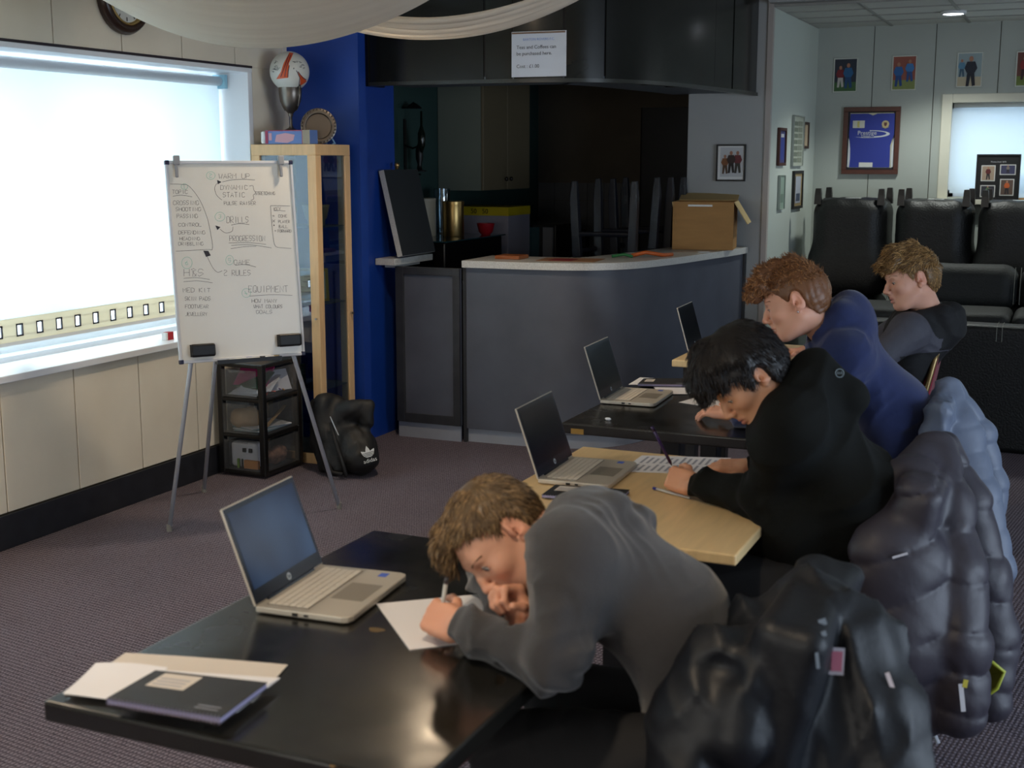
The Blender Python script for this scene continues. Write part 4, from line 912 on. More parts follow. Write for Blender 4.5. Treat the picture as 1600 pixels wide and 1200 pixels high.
M_or = mat('orange_print', (206, 84, 36), .4); M_navy = mat('navy_print', (44, 40, 66), .4)
patch([(.02, .93), (-.28, .4), (-.42, .0), (-.70, -.42), (-.08, -.34), (-.05, .0), (-.02, .4), (.22, .9)], M_or)
patch([(.40, .0), (.52, -.3), (.50, -.75), (.85, -.5), (.80, -.40), (.5, -.1)], M_or)
for ln in ([(-.02, .8), (-.25, .2), (-.5, -.38)], [(.08, .8), (-.16, .2), (-.27, -.36)], [(.34, .05), (.5, -.3), (.42, -.8)], [(.42, .0), (.62, -.28), (.86, -.42)], [(.0, .3), (-.07, 0), (-.10, -.32)]):
    g = MB(); g.tube([onball(*[a+(b-a)*t_ for a, b in zip(ln[k_], ln[k_+1])], r=.1098) for k_ in range(len(ln)-1) for t_ in np.arange(0, 1.01, .2)][::1] if False else [onball(ln[k_][0]*(1-t_)+ln[k_+1][0]*t_, ln[k_][1]*(1-t_)+ln[k_+1][1]*t_, .1100) for k_ in range(len(ln)-1) for t_ in (0, .2, .4, .6, .8)], .0022, 5); obj('printed_line', g, M_navy, fb)
g = MB()
for k_ in range(16):
    cx_, cy_ = ((rng.uniform(-.85, -.5), rng.uniform(-.1, .5)) if k_ % 2 else (rng.uniform(.15, .8), rng.uniform(0, .5)))
    if cx_*cx_+cy_*cy_ > .8: continue
    g.tube([onball(cx_+rng.uniform(-.09, .09), cy_+rng.uniform(-.05, .05), .1100) for _ in range(6)], .0009, 4)
obj('signatures', g, M_ink, fb)
# silver plate
pl = thing('silver_plate', 'round silver presentation plate standing on the display cabinet beside the blue box', 'plate', (-3.93, 6.20, zt)); pc = A(-3.925, 6.20, zt+.098); Rp = frame(nrm(A(.55, -.78, .10))); Rp = np.array([Rp[:, 1], Rp[:, 2], Rp[:, 0]]).T
g = MB(); g.lathe(pc, [(.001, .0), (.068, .0), (.073, .010), (.096, .014), (.099, .012), (.096, .008), (.07, -.004), (.001, -.006)], 40, R=Rp); obj('dish', g, M_silver, pl, smooth=True, auto=50)
g = MB()
for k_ in range(30): a = k_*math.pi/15; g.lathe(pc+Rp@A(.092*math.cos(a), .092*math.sin(a), .013), [(.001, -.003), (.006, 0), (.001, .004)], 6, R=Rp)
obj('beaded_rim', g, M_silver, pl)
g = MB(); g.tube([pc+A(.03, .05, -.03), (-3.87, 6.28, zt+.003), (-3.86, 6.24, zt+.003)], .005, 6); g.tube([pc+A(-.03, .05, -.03), (-3.93, 6.29, zt+.003)], .005, 6); obj('stand', g, mat('pale_blue_plastic', (120, 160, 200), .4), pl)

# ---------------------------------------------------------------- flip-chart whiteboard
ea = thing('flipchart_easel', 'portable whiteboard on a silver tripod covered in handwritten training notes', 'whiteboard', (-3.6, 4.9, 0))
BL = atd(281, 569, 5.74); wd = nrm(A(.62, .785, 0)); BW, BH = .585, .905; tl = math.radians(7)
ups = nrm(A(-wd[1]*math.sin(tl), wd[0]*math.sin(tl), math.cos(tl))); nb = np.cross(wd, ups); nb = nrm(nb)   # nb points to the viewer
RB = np.array([wd, ups, nb]).T
M_board = mat('whiteboard_enamel', (226, 222, 212), .25); M_frame_w = mat('white_board_frame', (205, 206, 210), .4)
g = MB(); g.box((.008, .008, -.012), (BW-.008, BH-.008, 0), R=RB, o=BL); obj('board', g, M_board, ea)
for a_, b_, c_, d2 in ((0, BW, 0, .014), (0, BW, BH-.014, BH), (0, .012, .014, BH-.014), (BW-.012, BW, .014, BH-.014)):
    g = MB(); g.box((a_, c_, -.014), (b_, d2, .006), R=RB, o=BL); obj('frame_rail', g, M_frame_w, ea, bevel=.002, seg=1)
M_corner = mat('navy_corner_plastic', (24, 24, 60), .4)
for a_ in (-.002, BW-.018):
    for c_ in (-.002, BH-.018): g = MB(); g.box((a_, c_, -.016), (a_+.02, c_+.02, .008), R=RB, o=BL); obj('corner_cap', g, M_corner, ea, bevel=.004)
for a_ in (.035, BW-.07):
    g = MB(); g.box((a_, BH-.02, .0), (a_+.028, BH+.022, .02), R=RB, o=BL); g.box((a_+.004, BH-.075, .006), (a_+.018, BH-.015, .018), R=RB, o=BL); obj('paper_clamp', g, mat('grey_clamp', (150, 150, 152), .4), ea, bevel=.004)
# legs
FL, FR_, FBk = atz(265, 830, 0), atz(530, 795, 0), atz(319, 769, 0)
def onb(u, v_, w_=0): return BL+RB@A(u, v_, w_)
for (f_, u) in ((FL, .055), (FR_, BW-.05)):
    g = MB(); a_ = onb(u, .004, -.02); b_ = f_+A(0, 0, .012); g.tube([onb(.25 if u < .2 else .33, .80, -.03), a_, b_], .0105, 10); lg = obj('leg', g, M_alu, ea, smooth=True)
    g = MB(); g.lathe((f_[0], f_[1], 0), [(.013, 0), (.013, .03), (.011, .034)], 12); obj('foot', g, mat('grey_rubber', (120, 118, 112), .7), lg)
g = MB(); g.tube([onb(.30, .80, -.04), FBk+A(0, 0, .012)], .0105, 10); lg = obj('leg', g, M_alu, ea, smooth=True)
g = MB(); g.lathe((FBk[0], FBk[1], 0), [(.013, 0), (.013, .03), (.011, .034)], 12); obj('foot', g, mat('grey_rubber', (120, 118, 112), .7), lg)
g = MB(); g.box((.16, -.012, .0), (.46, -.002, .045), R=RB, o=BL); g.box((.16, -.002, .040), (.46, .006, .045), R=RB, o=BL); obj('pen_tray', g, M_black, ea)
# erasers and marker pens
for (u, v_, lab) in ((.05, .028, 'black magnetic eraser on the bottom left corner of the whiteboard'), (.455, .048, 'black magnetic eraser on the bottom right corner of the whiteboard')):
    er = thing('board_eraser', lab, 'eraser', onb(u, v_), group='board erasers')
    g = MB(); g.box((u, v_, .001), (u+.108, v_+.055, .012), R=RB, o=BL); obj('felt_pad', g, mat('eraser_felt', (24, 24, 26), .9), er)
    g = MB(); g.box((u-.002, v_-.002, .012), (u+.110, v_+.057, .032), R=RB, o=BL); obj('grip', g, M_black, er, bevel=.010, seg=3)
for i, (u, col, lab) in enumerate(((.27, (40, 60, 170), 'blue-capped marker pen lying in the whiteboard tray'), (.33, (30, 30, 34), 'black marker pen in the middle of the whiteboard tray'), (.40, (170, 150, 110), 'tan-capped white marker pen at the right of the whiteboard tray'))):
    mk = thing('marker_pen', lab, 'pen', onb(u, 0, .02), group='marker pens in the tray'); z_ = .012+.008*(i % 2)
    g = MB(); g.tube([onb(u-.05, .003, z_+.005), onb(u+.03, .004, z_+.005)], .006, 10); obj('barrel', g, M_white, mk, smooth=True)
    g = MB(); g.tube([onb(u+.03, .004, z_+.005), onb(u+.055, .004, z_+.005)], .0068, 10); obj('cap', g, mat('cap%d' % i, col, .4), mk, smooth=True)
# handwriting: a stroke alphabet
GL = {'A': '0026 40,1232', 'B': '00062635241303,1332302000', 'C': '4526160501102041', 'D': '0006264541200 0', 'E': '46060040,0333', 'F': '460600,0333', 'G': '4526160501102041433 3', 'H': '0006,4046,0343', 'I': '2026',
      'J': '46411000', 'K': '0006,4603 40', 'L': '060040', 'M': '0006234640', 'N': '00064046', 'O': '16050110304145361 6', 'P': '0006364433 03', 'Q': '16050110304145361 6,2240', 'R': '0006364433 0340', 'S': '4536160413334231 1001', 'T': '0646,2620',
      'U': '060110304146', 'V': '062046', 'W': '061022 3046', 'X': '0046,0640', 'Y': '0623 46,2320', 'Z': '06460040', '&': '40144526062410304 2', '2': '0516364502 0040', '1': '152620', '3': '0646234431 1001', '4': '300602 42', '5': '46060343413010', '6': '36030110304133 03', '*': '2223', 'o': '12213132231 2'}
def gl(c):
    out = []
    for st in GL.get(c, '').split(','):
        st = st.replace(' ', ''); out.append([(int(st[i]), int(st[i+1])) for i in range(0, len(st)-1, 2)]) if len(st) > 3 else None
    return out
class Ink:
    def __init__(s): s.g = MB()
    def line(s, pts, w=.0016):
        P_ = []
        for a, b in zip(pts[:-1], pts[1:]):
            P_.append(a)
        P_.append(pts[-1]); L_ = []
        for i, p in enumerate(P_):
            q = np.array(P_[min(i+1, len(P_)-1)])-np.array(P_[max(i-1, 0)]); n = A(-q[1], q[0])/(np.linalg.norm(q)+1e-9); L_ += [onb(p[0]+n[0]*w/2, p[1]+n[1]*w/2, .0007), onb(p[0]-n[0]*w/2, p[1]-n[1]*w/2, .0007)]
        s.g.add(L_, [[2*i, 2*i+1, 2*i+3, 2*i+2] for i in range(len(P_)-1)])
    def text(s, u, v_, h, t, wdt=None, slant=.12, w=.0016):
        """u, v: left end of the baseline; wdt: total width"""
        n = len(t); adv = (wdt/n) if wdt else h*.85; r = random.Random(t)
        for i, c in enumerate(t):
            x0 = u+i*adv; y0 = v_+r.uniform(-.06, .06)*h
            for st in gl(c):
                s.line([(x0+(a/4*.74+slant*b/6*.6)*adv+r.uniform(-.02, .02)*adv, y0+b/6*h*r.uniform(.94, 1.05)) for a, b in st], w)
def bu(px, py):
    """board coordinates of a spot of the board"""
    r = ray(px, py); t = ((BL-_C)@nb)/(r@nb); p = _C+r*t-BL; return p@wd, p@ups
ik = Ink(); ig = Ink()
def wt(ink, t, x0, x1, yb, yt, w=.0016):
    a = bu(x0, yb); b = bu(x1, yb); c = bu(x0, yt); h = c[1]-a[1]; dv = (b[1]-a[1])/len(t)
    for i, ch in enumerate(t):
        adv = (b[0]-a[0])/len(t); r = random.Random(t+str(i))
        for st in gl(ch): ink.line([(a[0]+i*adv+(p/4*.78+.06*q/6)*adv+r.uniform(-.03, .03)*adv, a[1]+i*dv+q/6*h*r.uniform(.93, 1.06)) for p, q in st], w)
def cl(ink, pts, w=.0016, n=6):
    p = smoothpath([A(*bu(*q)) for q in pts], n); ink.line([tuple(q) for q in p], w)
def s8(x, y): return 240+x*260/1200, 240+y*260/1200     # reading positions measured on an enlarged view
def W8(t, x0, x1, yb, yt, ink=None, w=.0015): a = s8(x0, yb); b = s8(x1, yt); wt(ink or ik, t, a[0], b[0], a[1], b[1], w)
def L8(pts, ink=None, w=.0016, n=6): cl(ink or ik, [s8(*p) for p in pts], w, n)
W8('WARM UP', 470, 700, 180, 145); L8([(495, 205), (560, 190), (640, 186), (730, 190)])
W8('DYNAMIC', 482, 685, 260, 228); W8('STATIC', 500, 665, 315, 280); W8('PULSE RAISER', 508, 740, 370, 345)
L8([(690, 235), (715, 232), (722, 260), (735, 285), (718, 300), (722, 325), (700, 338)]); W8('STRETCHING', 735, 878, 298, 275)
L8([(455, 215), (440, 250), (455, 300), (492, 335)])
W8('TOPIC', 135, 250, 290, 262); L8([(138, 308), (200, 300), (278, 312)])
W8('CROSSING', 142, 330, 370, 340); W8('SHOOTING', 160, 345, 415, 388); W8('PASSING', 168, 322, 465, 436); W8('CONTROL', 180, 350, 525, 502); W8('DEFENDING', 180, 375, 582, 556); W8('HEADING', 188, 338, 625, 602); W8('DRIBBLING', 180, 362, 662, 638)
L8([(120, 220), (200, 222), (255, 235), (330, 330), (385, 460), (412, 580), (424, 685), (380, 692), (160, 704)])
W8('DRILLS', 528, 690, 500, 455); L8([(560, 515), (620, 505), (690, 512)]); L8([(572, 528), (565, 560), (520, 572), (478, 545)])
W8('PROGRESSION', 548, 808, 632, 592); L8([(542, 645), (680, 642), (810, 655)]); L8([(560, 662), (700, 658), (850, 680)]); L8([(556, 686), (650, 672), (740, 668)])
W8('KEY', 868, 920, 412, 388); L8([(868, 412), (905, 410), (950, 414)]); L8([(845, 375), (930, 376), (985, 378)]); L8([(843, 375), (850, 480), (862, 600), (880, 668), (940, 680), (992, 684)])
W8('o', 852, 882, 458, 430); W8('CONE', 900, 965, 460, 440); W8('X', 855, 882, 495, 478); W8('PLAYER', 900, 985, 500, 480); W8('BALL', 905, 970, 536, 514); W8('o', 868, 892, 562, 545); W8('FORWARD', 895, 995, 568, 548)
W8('GAME', 580, 700, 800, 768); L8([(588, 806), (660, 800), (738, 818)]); W8('2 RULES', 508, 705, 880, 840)
L8([(385, 740), (425, 820), (460, 855), (495, 845)])
W8('H&S', 218, 370, 885, 832); L8([(216, 900), (310, 895), (405, 908)]); L8([(216, 924), (320, 918), (425, 932)])
W8('MED KIT', 212, 415, 1000, 970); W8('SKIN PADS', 226, 415, 1060, 1032); W8('FOOTWEAR', 228, 400, 1115, 1090); W8('JEWELLERY', 230, 390, 1170, 1145)
W8('EQUIPMENT', 685, 975, 1000, 955); L8([(690, 1028), (850, 1018), (1000, 1022)]); W8('HOW MANY', 708, 895, 1075, 1050); W8('WHAT COLOURS', 722, 932, 1115, 1090); W8('GOALS', 740, 860, 1155, 1130)
for (cx_, cy_, r_x, r_y, t) in ((412, 158, 32, 28, '2'), (222, 238, 24, 20, '1'), (478, 455, 36, 32, '3'), (240, 788, 38, 42, '6'), (548, 768, 28, 34, '5'), (668, 1005, 32, 32, '4')):
    L8([(cx_+r_x*math.cos(a), cy_+r_y*math.sin(a)) for a in np.linspace(0, 6.5, 12)], ig, .0014, 3); W8(t, cx_-10, cx_+14, cy_+14, cy_-14, ig)
obj('handwriting', ik.g, mat('grey_marker_ink', (74, 66, 64), .6), ea)['kind'] = 'stuff'; obj('numbering', ig.g, mat('green_marker_ink', (120, 196, 170), .6), ea)['kind'] = 'stuff'
g = MB()
for tri in (((458, 190), (490, 205), (462, 222)), ((445, 518), (482, 530), (460, 552)), ((358, 700), (395, 702), (412, 735), (378, 745))):
    g.add([onb(*bu(*s8(*p)), .0008) for p in tri], [list(range(len(tri)))])
obj('arrow_heads', g, mat('dark_marker_ink', (46, 42, 50), .6), ea)
g = MB(); pb = bu(*s8(868, 517)); g.add([onb(pb[0]+.003*math.cos(a), pb[1]+.003*math.sin(a), .0008) for a in np.linspace(0, 6.28, 9)[:-1]], [list(range(8))]); obj('ball_dot', g, bpy.data.materials['dark_marker_ink'], ea)

# ---------------------------------------------------------------- storage tower
sx0, sx1, sy0, sy1, sh = -4.235, -3.935, 5.60, 5.97, .625
stt = thing('drawer_tower', 'black plastic tower of three clear drawers behind the whiteboard', 'drawers', (-4.1, 5.8, 0))
M_blk = mat('matt_black_plastic', (13, 13, 14), .35)
for x_ in (sx0, sx1-.035):
    for y_ in (sy0, sy1-.035): g = MB(); g.box((x_, y_, .012), (x_+.035, y_+.035, sh)); obj('post', g, M_blk, stt, bevel=.006)
lev = [.012, .215, .415, .602]
for z_ in lev:
    g = MB(); g.box((sx0+.003, sy0+.003, z_), (sx1-.003, sy1-.003, z_+.022)); obj('shelf', g, M_blk, stt, bevel=.006)
for i in range(3):
    z0, z1 = lev[i]+.026, lev[i+1]-.012; a0, a1, b0, b1 = sx0+.038, sx1-.004, sy0-.004, sy1-.04
    g = MB()
    for lo, hi in (((a0-.0, b0, z0), (a1-.035, b0+.003, z1)), ((a1-.003, sy0+.037, z0), (a1, b1, z1)), ((a0, sy0+.037, z0), (a0+.003, b1, z1)), ((a0, b1-.003, z0), (a1, b1, z1)), ((a0, b0+.01, z0), (a1-.035, b1, z0+.003))): g.box(lo, hi)
    dr = obj('drawer', g, glass_mat('cloudy_plastic', (240, 242, 244), .05, .15, milk=.05) if 'cloudy_plastic' not in bpy.data.materials else bpy.data.materials['cloudy_plastic'], stt)
    g = MB(); g.box((a0+.06, b0-.012, z1-.012), (a1-.10, b0, z1)); obj('drawer_lip', g, bpy.data.materials['cloudy_plastic'], dr)
def slab(nm, lab, cat, c, sz, rz, rx_, col, th=.004, grp=None):
    R = rotz(rz)@np.array([[1, 0, 0], [0, math.cos(rx_), -math.sin(rx_)], [0, math.sin(rx_), math.cos(rx_)]]); g = MB(); g.box((-sz[0]/2, -sz[1]/2, 0), (sz[0]/2, sz[1]/2, th), R=R, o=c)
    return tag(obj(nm, g, C_(col)), lab, cat, grp)
z0 = lev[2]+.03
slab('folder', 'pink folder at the back of the top clear drawer', 'folder', (-4.10, 5.76, z0+.085), (.2, .14, 0), .1, .75, (176, 50, 110), .01)
slab('folder', 'dark green folder in the top clear drawer under the pink one', 'folder', (-4.09, 5.74, z0+.070), (.2, .14, 0), -.1, .6, (60, 92, 72), .008)
for k_ in range(5): slab('paper_sheet', ['bottom', 'second-lowest', 'middle', 'second-highest', 'top'][k_]+' sheet of the five loose white sheets in the top clear drawer', 'paper', (-4.09+.008*k_, 5.715+.008*k_, z0+.012+.011*k_), (.19, .18, 0), .25*math.sin(k_*2), .10+.07*k_, (228, 228, 234), .001, 'loose sheets in the top drawer')
slab('paper_sheet', 'white card standing tilted at the side of the top clear drawer', 'paper', (-4.0, 5.84, z0+.06), (.14, .12, 0), 1.2, 1.1, (220, 218, 224), .001)
for k_ in range(4):
    a = A(-3.99+rng.uniform(-.015, .03), 5.68+rng.uniform(0, .2), z0+.008+.004*(k_ % 4)); d2 = rotz(rng.uniform(0, 3.1))@A(.03, 0, .002); g = MB(); g.tube([a-d2, a+d2], .0035, 6)
    tag(obj('crayon', g, C_([(190, 60, 50), (220, 150, 50), (110, 70, 140), (220, 130, 120)][k_ % 4])), ['red', 'orange', 'purple', 'salmon pink'][k_]+' crayon lying at the front of the top clear drawer', 'crayon', 'crayons in the top drawer')
z0 = lev[1]+.03
v = Vol((-4.22, 5.60, z0-.02), (-3.95, 5.95, z0+.16), .006); v.ell((-4.12, 5.70, z0+.065), (.085, .08, .058), k=.01); f = wave_noise(12, 38, 5, True); v.disp(lambda p: .010*f(p)); P, Q = v.mesh(); tag(qobj('brown_bag', P, Q, mat('crumpled_tan', (176, 146, 112), .8)), 'crumpled tan paper bag in the middle clear drawer', 'bag')
for k_ in range(4): slab('notepad', ['lowest teal pad', 'lower pale pad', 'upper teal pad', 'topmost pale pad'][k_]+' of the stack in the bottom of the middle clear drawer', 'pad', (-4.06, 5.76, z0+.003+.006*k_), (.19, .26, 0), -.12*k_, 0, (196, 196, 200) if k_ % 2 else (120, 150, 160), .005, 'pads in the middle drawer')
slab('card_strip', 'yellow-brown strip of card leaning in the middle clear drawer', 'card', (-3.99, 5.78, z0+.06), (.02, .26, 0), .1, .35, (160, 130, 90), .004)
z0 = lev[0]+.03
sk = thing('paper_bag', 'white patterned bag in the bottom clear drawer', 'bag', (-4.1, 5.7, z0)); v = Vol((-4.22, 5.60, z0-.02), (-3.97, 5.8, z0+.17), .006); v.box((-4.105, 5.68, z0+.07), (.085, .04, .07), rad=.02, k=.01); P, Q = v.mesh(); qobj('bag', P, Q, mat('white_bag', (222, 222, 228), .6), sk)
g = MB()
for x_ in (-4.09, -4.05): g.box((x_-.012, 5.628, z0+.09), (x_+.008, 5.636, z0+.112))
g.box((-4.11, 5.629, z0+.0), (-4.105, 5.636, z0+.05)); obj('printed_squares', g, M_black, sk)
slab('orange_wrapper', 'orange patterned wrapper low in the bottom clear drawer', 'wrapper', (-4.04, 5.625, z0+.004), (.09, .02, 0), 0, 0, (196, 130, 60), .045)
slab('green_marker', 'green and blue pens upright in the bottom clear drawer', 'pens', (-4.125, 5.622, z0+.003), (.012, .012, 0), .3, 0, (110, 150, 50), .05)
v = Vol((-4.05, 5.62, z0-.02), (-3.94, 5.95, z0+.16), .006); v.ell((-4.0, 5.80, z0+.05), (.035, .09, .05), k=.01); f = wave_noise(14, 45, 5, True); v.disp(lambda p: .008*f(p)); P, Q = v.mesh(); tag(qobj('cloth_bundle', P, Q, mat('mixed_brown_cloth', (110, 84, 70), .8, var=.3, vscale=30, col2=(150, 110, 90))), 'brown cloth bundle at the side of the bottom clear drawer', 'cloth')
# ---------------------------------------------------------------- rucksack
rk = thing('rucksack', 'black rucksack with a white three-leaf emblem slumped against the blue wall', 'bag', (-3.55, 5.98, 0))
M_nylon = mat('black_nylon', (13, 13, 14), .6, bump=.15, bscale=200)
RD = 7.02
def ra(x, y, dd=0): return atd(x, y, RD+dd)
cR = ra(545, 690); v = Vol(A(cR[0]-.36, cR[1]-.34, -.02), A(cR[0]+.36, cR[1]+.34, .56), .006)
v.chain([ra(503, 628, .05), ra(510, 680, .03), ra(522, 728, -.02)], [.045, .055, .055], .03); v.chain([ra(495, 632, .12), ra(497, 690, .10), ra(510, 730, .05)], [.03, .04, .04], .03)
v.ell(ra(553, 700, .04), A(.120, .11, .125), None, .05); v.ell(ra(562, 716, -.03), A(.105, .10, .085), None, .04); v.ell(ra(535, 655, .10), A(.10, .09, .10), None, .05)
v.chain([ra(535, 645, .05), ra(560, 640, .03), ra(578, 632, .02)], [.05, .045, .022], .04); v.chain([ra(578, 634, .02), ra(574, 660, .02)], [.022, .03], .03)
v.chain([ra(515, 625, .08), ra(530, 632, .1), ra(543, 640, .1)], [.04, .03, .03], .03); v.cone(ra(548, 662, -.08), ra(572, 660, -.05), .012, .012, .02, sub=True)
f = wave_noise(21, 24, 6, True); v.disp(lambda p: .014*f(p)); v.half(A(0, 0, .004), A(0, 0, -1)); P, Q = v.mesh(); P = smooth_mesh(P, Q, 1); qobj('body', P, Q, M_nylon, rk)
for ln in ([(517, 660, -.06), (524, 690, -.08), (535, 722, -.10), (541, 744, -.12)], [(510, 716, -.02), (518, 738, -.1), (535, 741, -.12)]):
    g = MB(); g.tube([A(*(np.maximum(ra(*q), [-9, -9, .012]))) for q in ln], .011, 6); obj('strap', g, mat('strap_webbing', (20, 20, 22), .7), rk, smooth=True)
g = MB(); g.tube([ra(516, 651, -.07), ra(519, 658, -.08), ra(529, 680, -.10)], .003, 6); obj('zip', g, M_alu, rk)
eo = ra(577, 714, -.155); en = nrm(_C-eo+A(.5, 0, 0)); EX = nrm(np.cross((0, 0, 1), en)); EY = np.cross(en, EX); an_ = math.radians(14); EX, EY = EX*math.cos(an_)+EY*math.sin(an_), EY*math.cos(an_)-EX*math.sin(an_)
# emblem: three leaves with bars, and the word under it
ME = np.array([EX, EY, en]).T; g = MB()
def leaf(a, l, w_):
    pts = []; n = 10
    for i in range(n): t_ = i/(n-1); pts.append((w_*math.sin(math.pi*t_**.8)*.5, l*t_))
    for i in range(n-2, 0, -1): t_ = i/(n-1); pts.append((-w_*math.sin(math.pi*t_**.8)*.5, l*t_))
    c, s_ = math.cos(a), math.sin(a); return [(x_*c-y_*s_, x_*s_+y_*c) for x_, y_ in pts]
for a, l in ((0, .062), (.75, .054), (-.75, .054)): g.prism(leaf(a, l, .026)[::-1], 0, .0015, R=ME, o=eo)
obj('emblem', g, M_white, rk); g = MB()
for k_ in range(3): g.box((-.032, .006+.008*k_, .0016), (.032, .0085+.008*k_, .0022), R=ME, o=eo)
obj('emblem_gaps', g, M_nylon, rk)
text_obj('lettering', 'adidas', .030, mframe(eo+ME@A(0, -.028, .001), EX, EY), M_white, rk, 'CENTER', .0006)

# ================================================================ TABLES AND WHAT LIES ON THEM
M_wood = mat('pale_maple_veneer', (226, 194, 142), .32, var=.07, vscale=5, stretch=(10, 1, 1)); M_edge = mat('worn_edge', (150, 112, 40), .5); M_tleg = mat('black_table_leg', (17, 18, 22), .35)
def tblack():
    m = mat('black_gloss_tabletop', (26, 25, 22), .17, spec=.9); nt = m.node_tree; N = nt.nodes; L = nt.links; b = N['Principled BSDF']
    tc = N.new('ShaderNodeTexCoord'); n = N.new('ShaderNodeTexNoise'); n.inputs['Scale'].default_value = 5; n.inputs['Detail'].default_value = 6; L.new(tc.outputs['Object'], n.inputs['Vector'])
    r = N.new('ShaderNodeMapRange'); r.inputs['From Min'].default_value = .3; r.inputs['From Max'].default_value = .7; r.inputs['To Min'].default_value = .12; r.inputs['To Max'].default_value = .30
    L.new(n.outputs['Fac'], r.inputs['Value']); L.new(r.outputs[0], b.inputs['Roughness']); return m
M_tblack = tblack()
TZ = .74
def table(label, x0, x1, y0, y1, mt, th=.035, cols=None):
    t = thing('table', label, 'table', ((x0+x1)/2, (y0+y1)/2, 0), group=None)
    g = MB(); g.box((x0, y0, TZ-th), (x1, y1, TZ)); obj('tabletop', g, mt, t, bevel=.006, seg=3)
    i_ = .05; g = MB()
    if cols is None:
        for lo, hi in (((x0+i_, y0+i_, TZ-th-.06), (x1-i_, y0+i_+.02, TZ-th)), ((x0+i_, y1-i_-.02, TZ-th-.06), (x1-i_, y1-i_, TZ-th)), ((x0+i_, y0+i_, TZ-th-.06), (x0+i_+.02, y1-i_, TZ-th)), ((x1-i_-.02, y0+i_, TZ-th-.06), (x1-i_, y1-i_, TZ-th))): g.box(lo, hi)
        obj('apron', g, M_tleg, t)
        for x_ in (x0+.045, x1-.115):
            for y_ in (y0+.045, y1-.115): g = MB(); g.box((x_, y_, 0), (x_+.07, y_+.07, TZ-th)); obj('leg', g, M_tleg, t, bevel=.004)
    else:
        for (x_, y_) in cols:
            g = MB(); g.box((x_-.038, y_-.038, .05), (x_+.038, y_+.038, TZ-th)); obj('column', g, M_tleg, t, bevel=.006)
            g = MB(); g.box((x_-.27, y_-.035, .0), (x_+.27, y_+.035, .05)); obj('foot', g, M_tleg, t, bevel=.012)
            g = MB(); g.box((x_-.22, y_-.03, TZ-th-.03), (x_+.22, y_+.03, TZ-th)); obj('bearer', g, M_tleg, t)
    return t
t1 = table('glossy black table in the foreground with laptop, notebook and papers', -1.655, -.885, 1.645, 2.83, M_tblack, .04, [(-1.25, 1.97), (-1.20, 2.58)])
t2 = table('pale wooden table where the black-haired boy writes', -1.505, -.725, 3.00, 3.99, M_wood, .03, [(-1.11, 3.25), (-1.11, 3.72)])
t3 = table('glossy black table between the two pale wooden tables', -1.72, -.98, 4.33, 5.42, M_tblack, .04, [(-1.345, 4.52), (-1.385, 5.22)])
t4 = table('pale wooden table farthest away in front of the bar', -1.79, -1.00, 5.96, 6.72, M_wood, .035)
for (t_, x_, y_) in ((t3, -1.63, 4.329),): g = MB(); g.box((x_-.05, y_-.0015, .702), (x_-.0, y_, .722)); obj('chipped_edge', g, M_edge, t_)
g = MB()
for i in range(9): a = .08*i; g.box((-1.05+.045*i*.2, 1.6435, .736), (-1.03+.045*i*.2, 1.6448, .7385))
obj('chipped_edge', g, M_edge, t1)
g = MB(); c_ = atz(588, 984, .7405); g.prism([(c_[0]+.018*math.cos(a)*(1+.25*math.sin(3*a)), c_[1]+.013*math.sin(a)) for a in np.linspace(0, 6.28, 13)[:-1]], .7401, .7404); obj('worn_spot', g, mat('worn_spot', (96, 78, 48), .6), t1)
# laptops
M_lapb = mat('champagne_laptop_shell', (196, 189, 176), .42, metal=.35); M_key = mat('pale_keys', (226, 218, 204), .5); M_pad = mat('touchpad_silver', (150, 143, 130), .4, metal=.3)
M_bezel = mat('blue_black_bezel', (22, 30, 46), .25); M_logo = mat('laptop_logo', (190, 205, 220), .3)
def screen_mat(name, c, e):
    m = mat(name, c, .22, spec=.35, emit=c, estr=e); nt = m.node_tree; N = nt.nodes; L = nt.links; b = N['Principled BSDF']
    if e:
        tc = N.new('ShaderNodeTexCoord'); n = N.new('ShaderNodeTexNoise'); n.inputs['Scale'].default_value = 6; n.inputs['Detail'].default_value = 1; L.new(tc.outputs['Object'], n.inputs['Vector'])
        r = N.new('ShaderNodeValToRGB'); L.new(n.outputs['Fac'], r.inputs[0]); r.color_ramp.elements[0].position = .3; r.color_ramp.elements[1].position = .75
        r.color_ramp.elements[0].color = lin((26, 48, 92))+(1,); r.color_ramp.elements[1].color = lin((104, 144, 196))+(1,); L.new(r.outputs[0], b.inputs['Emission Color'])
    return m
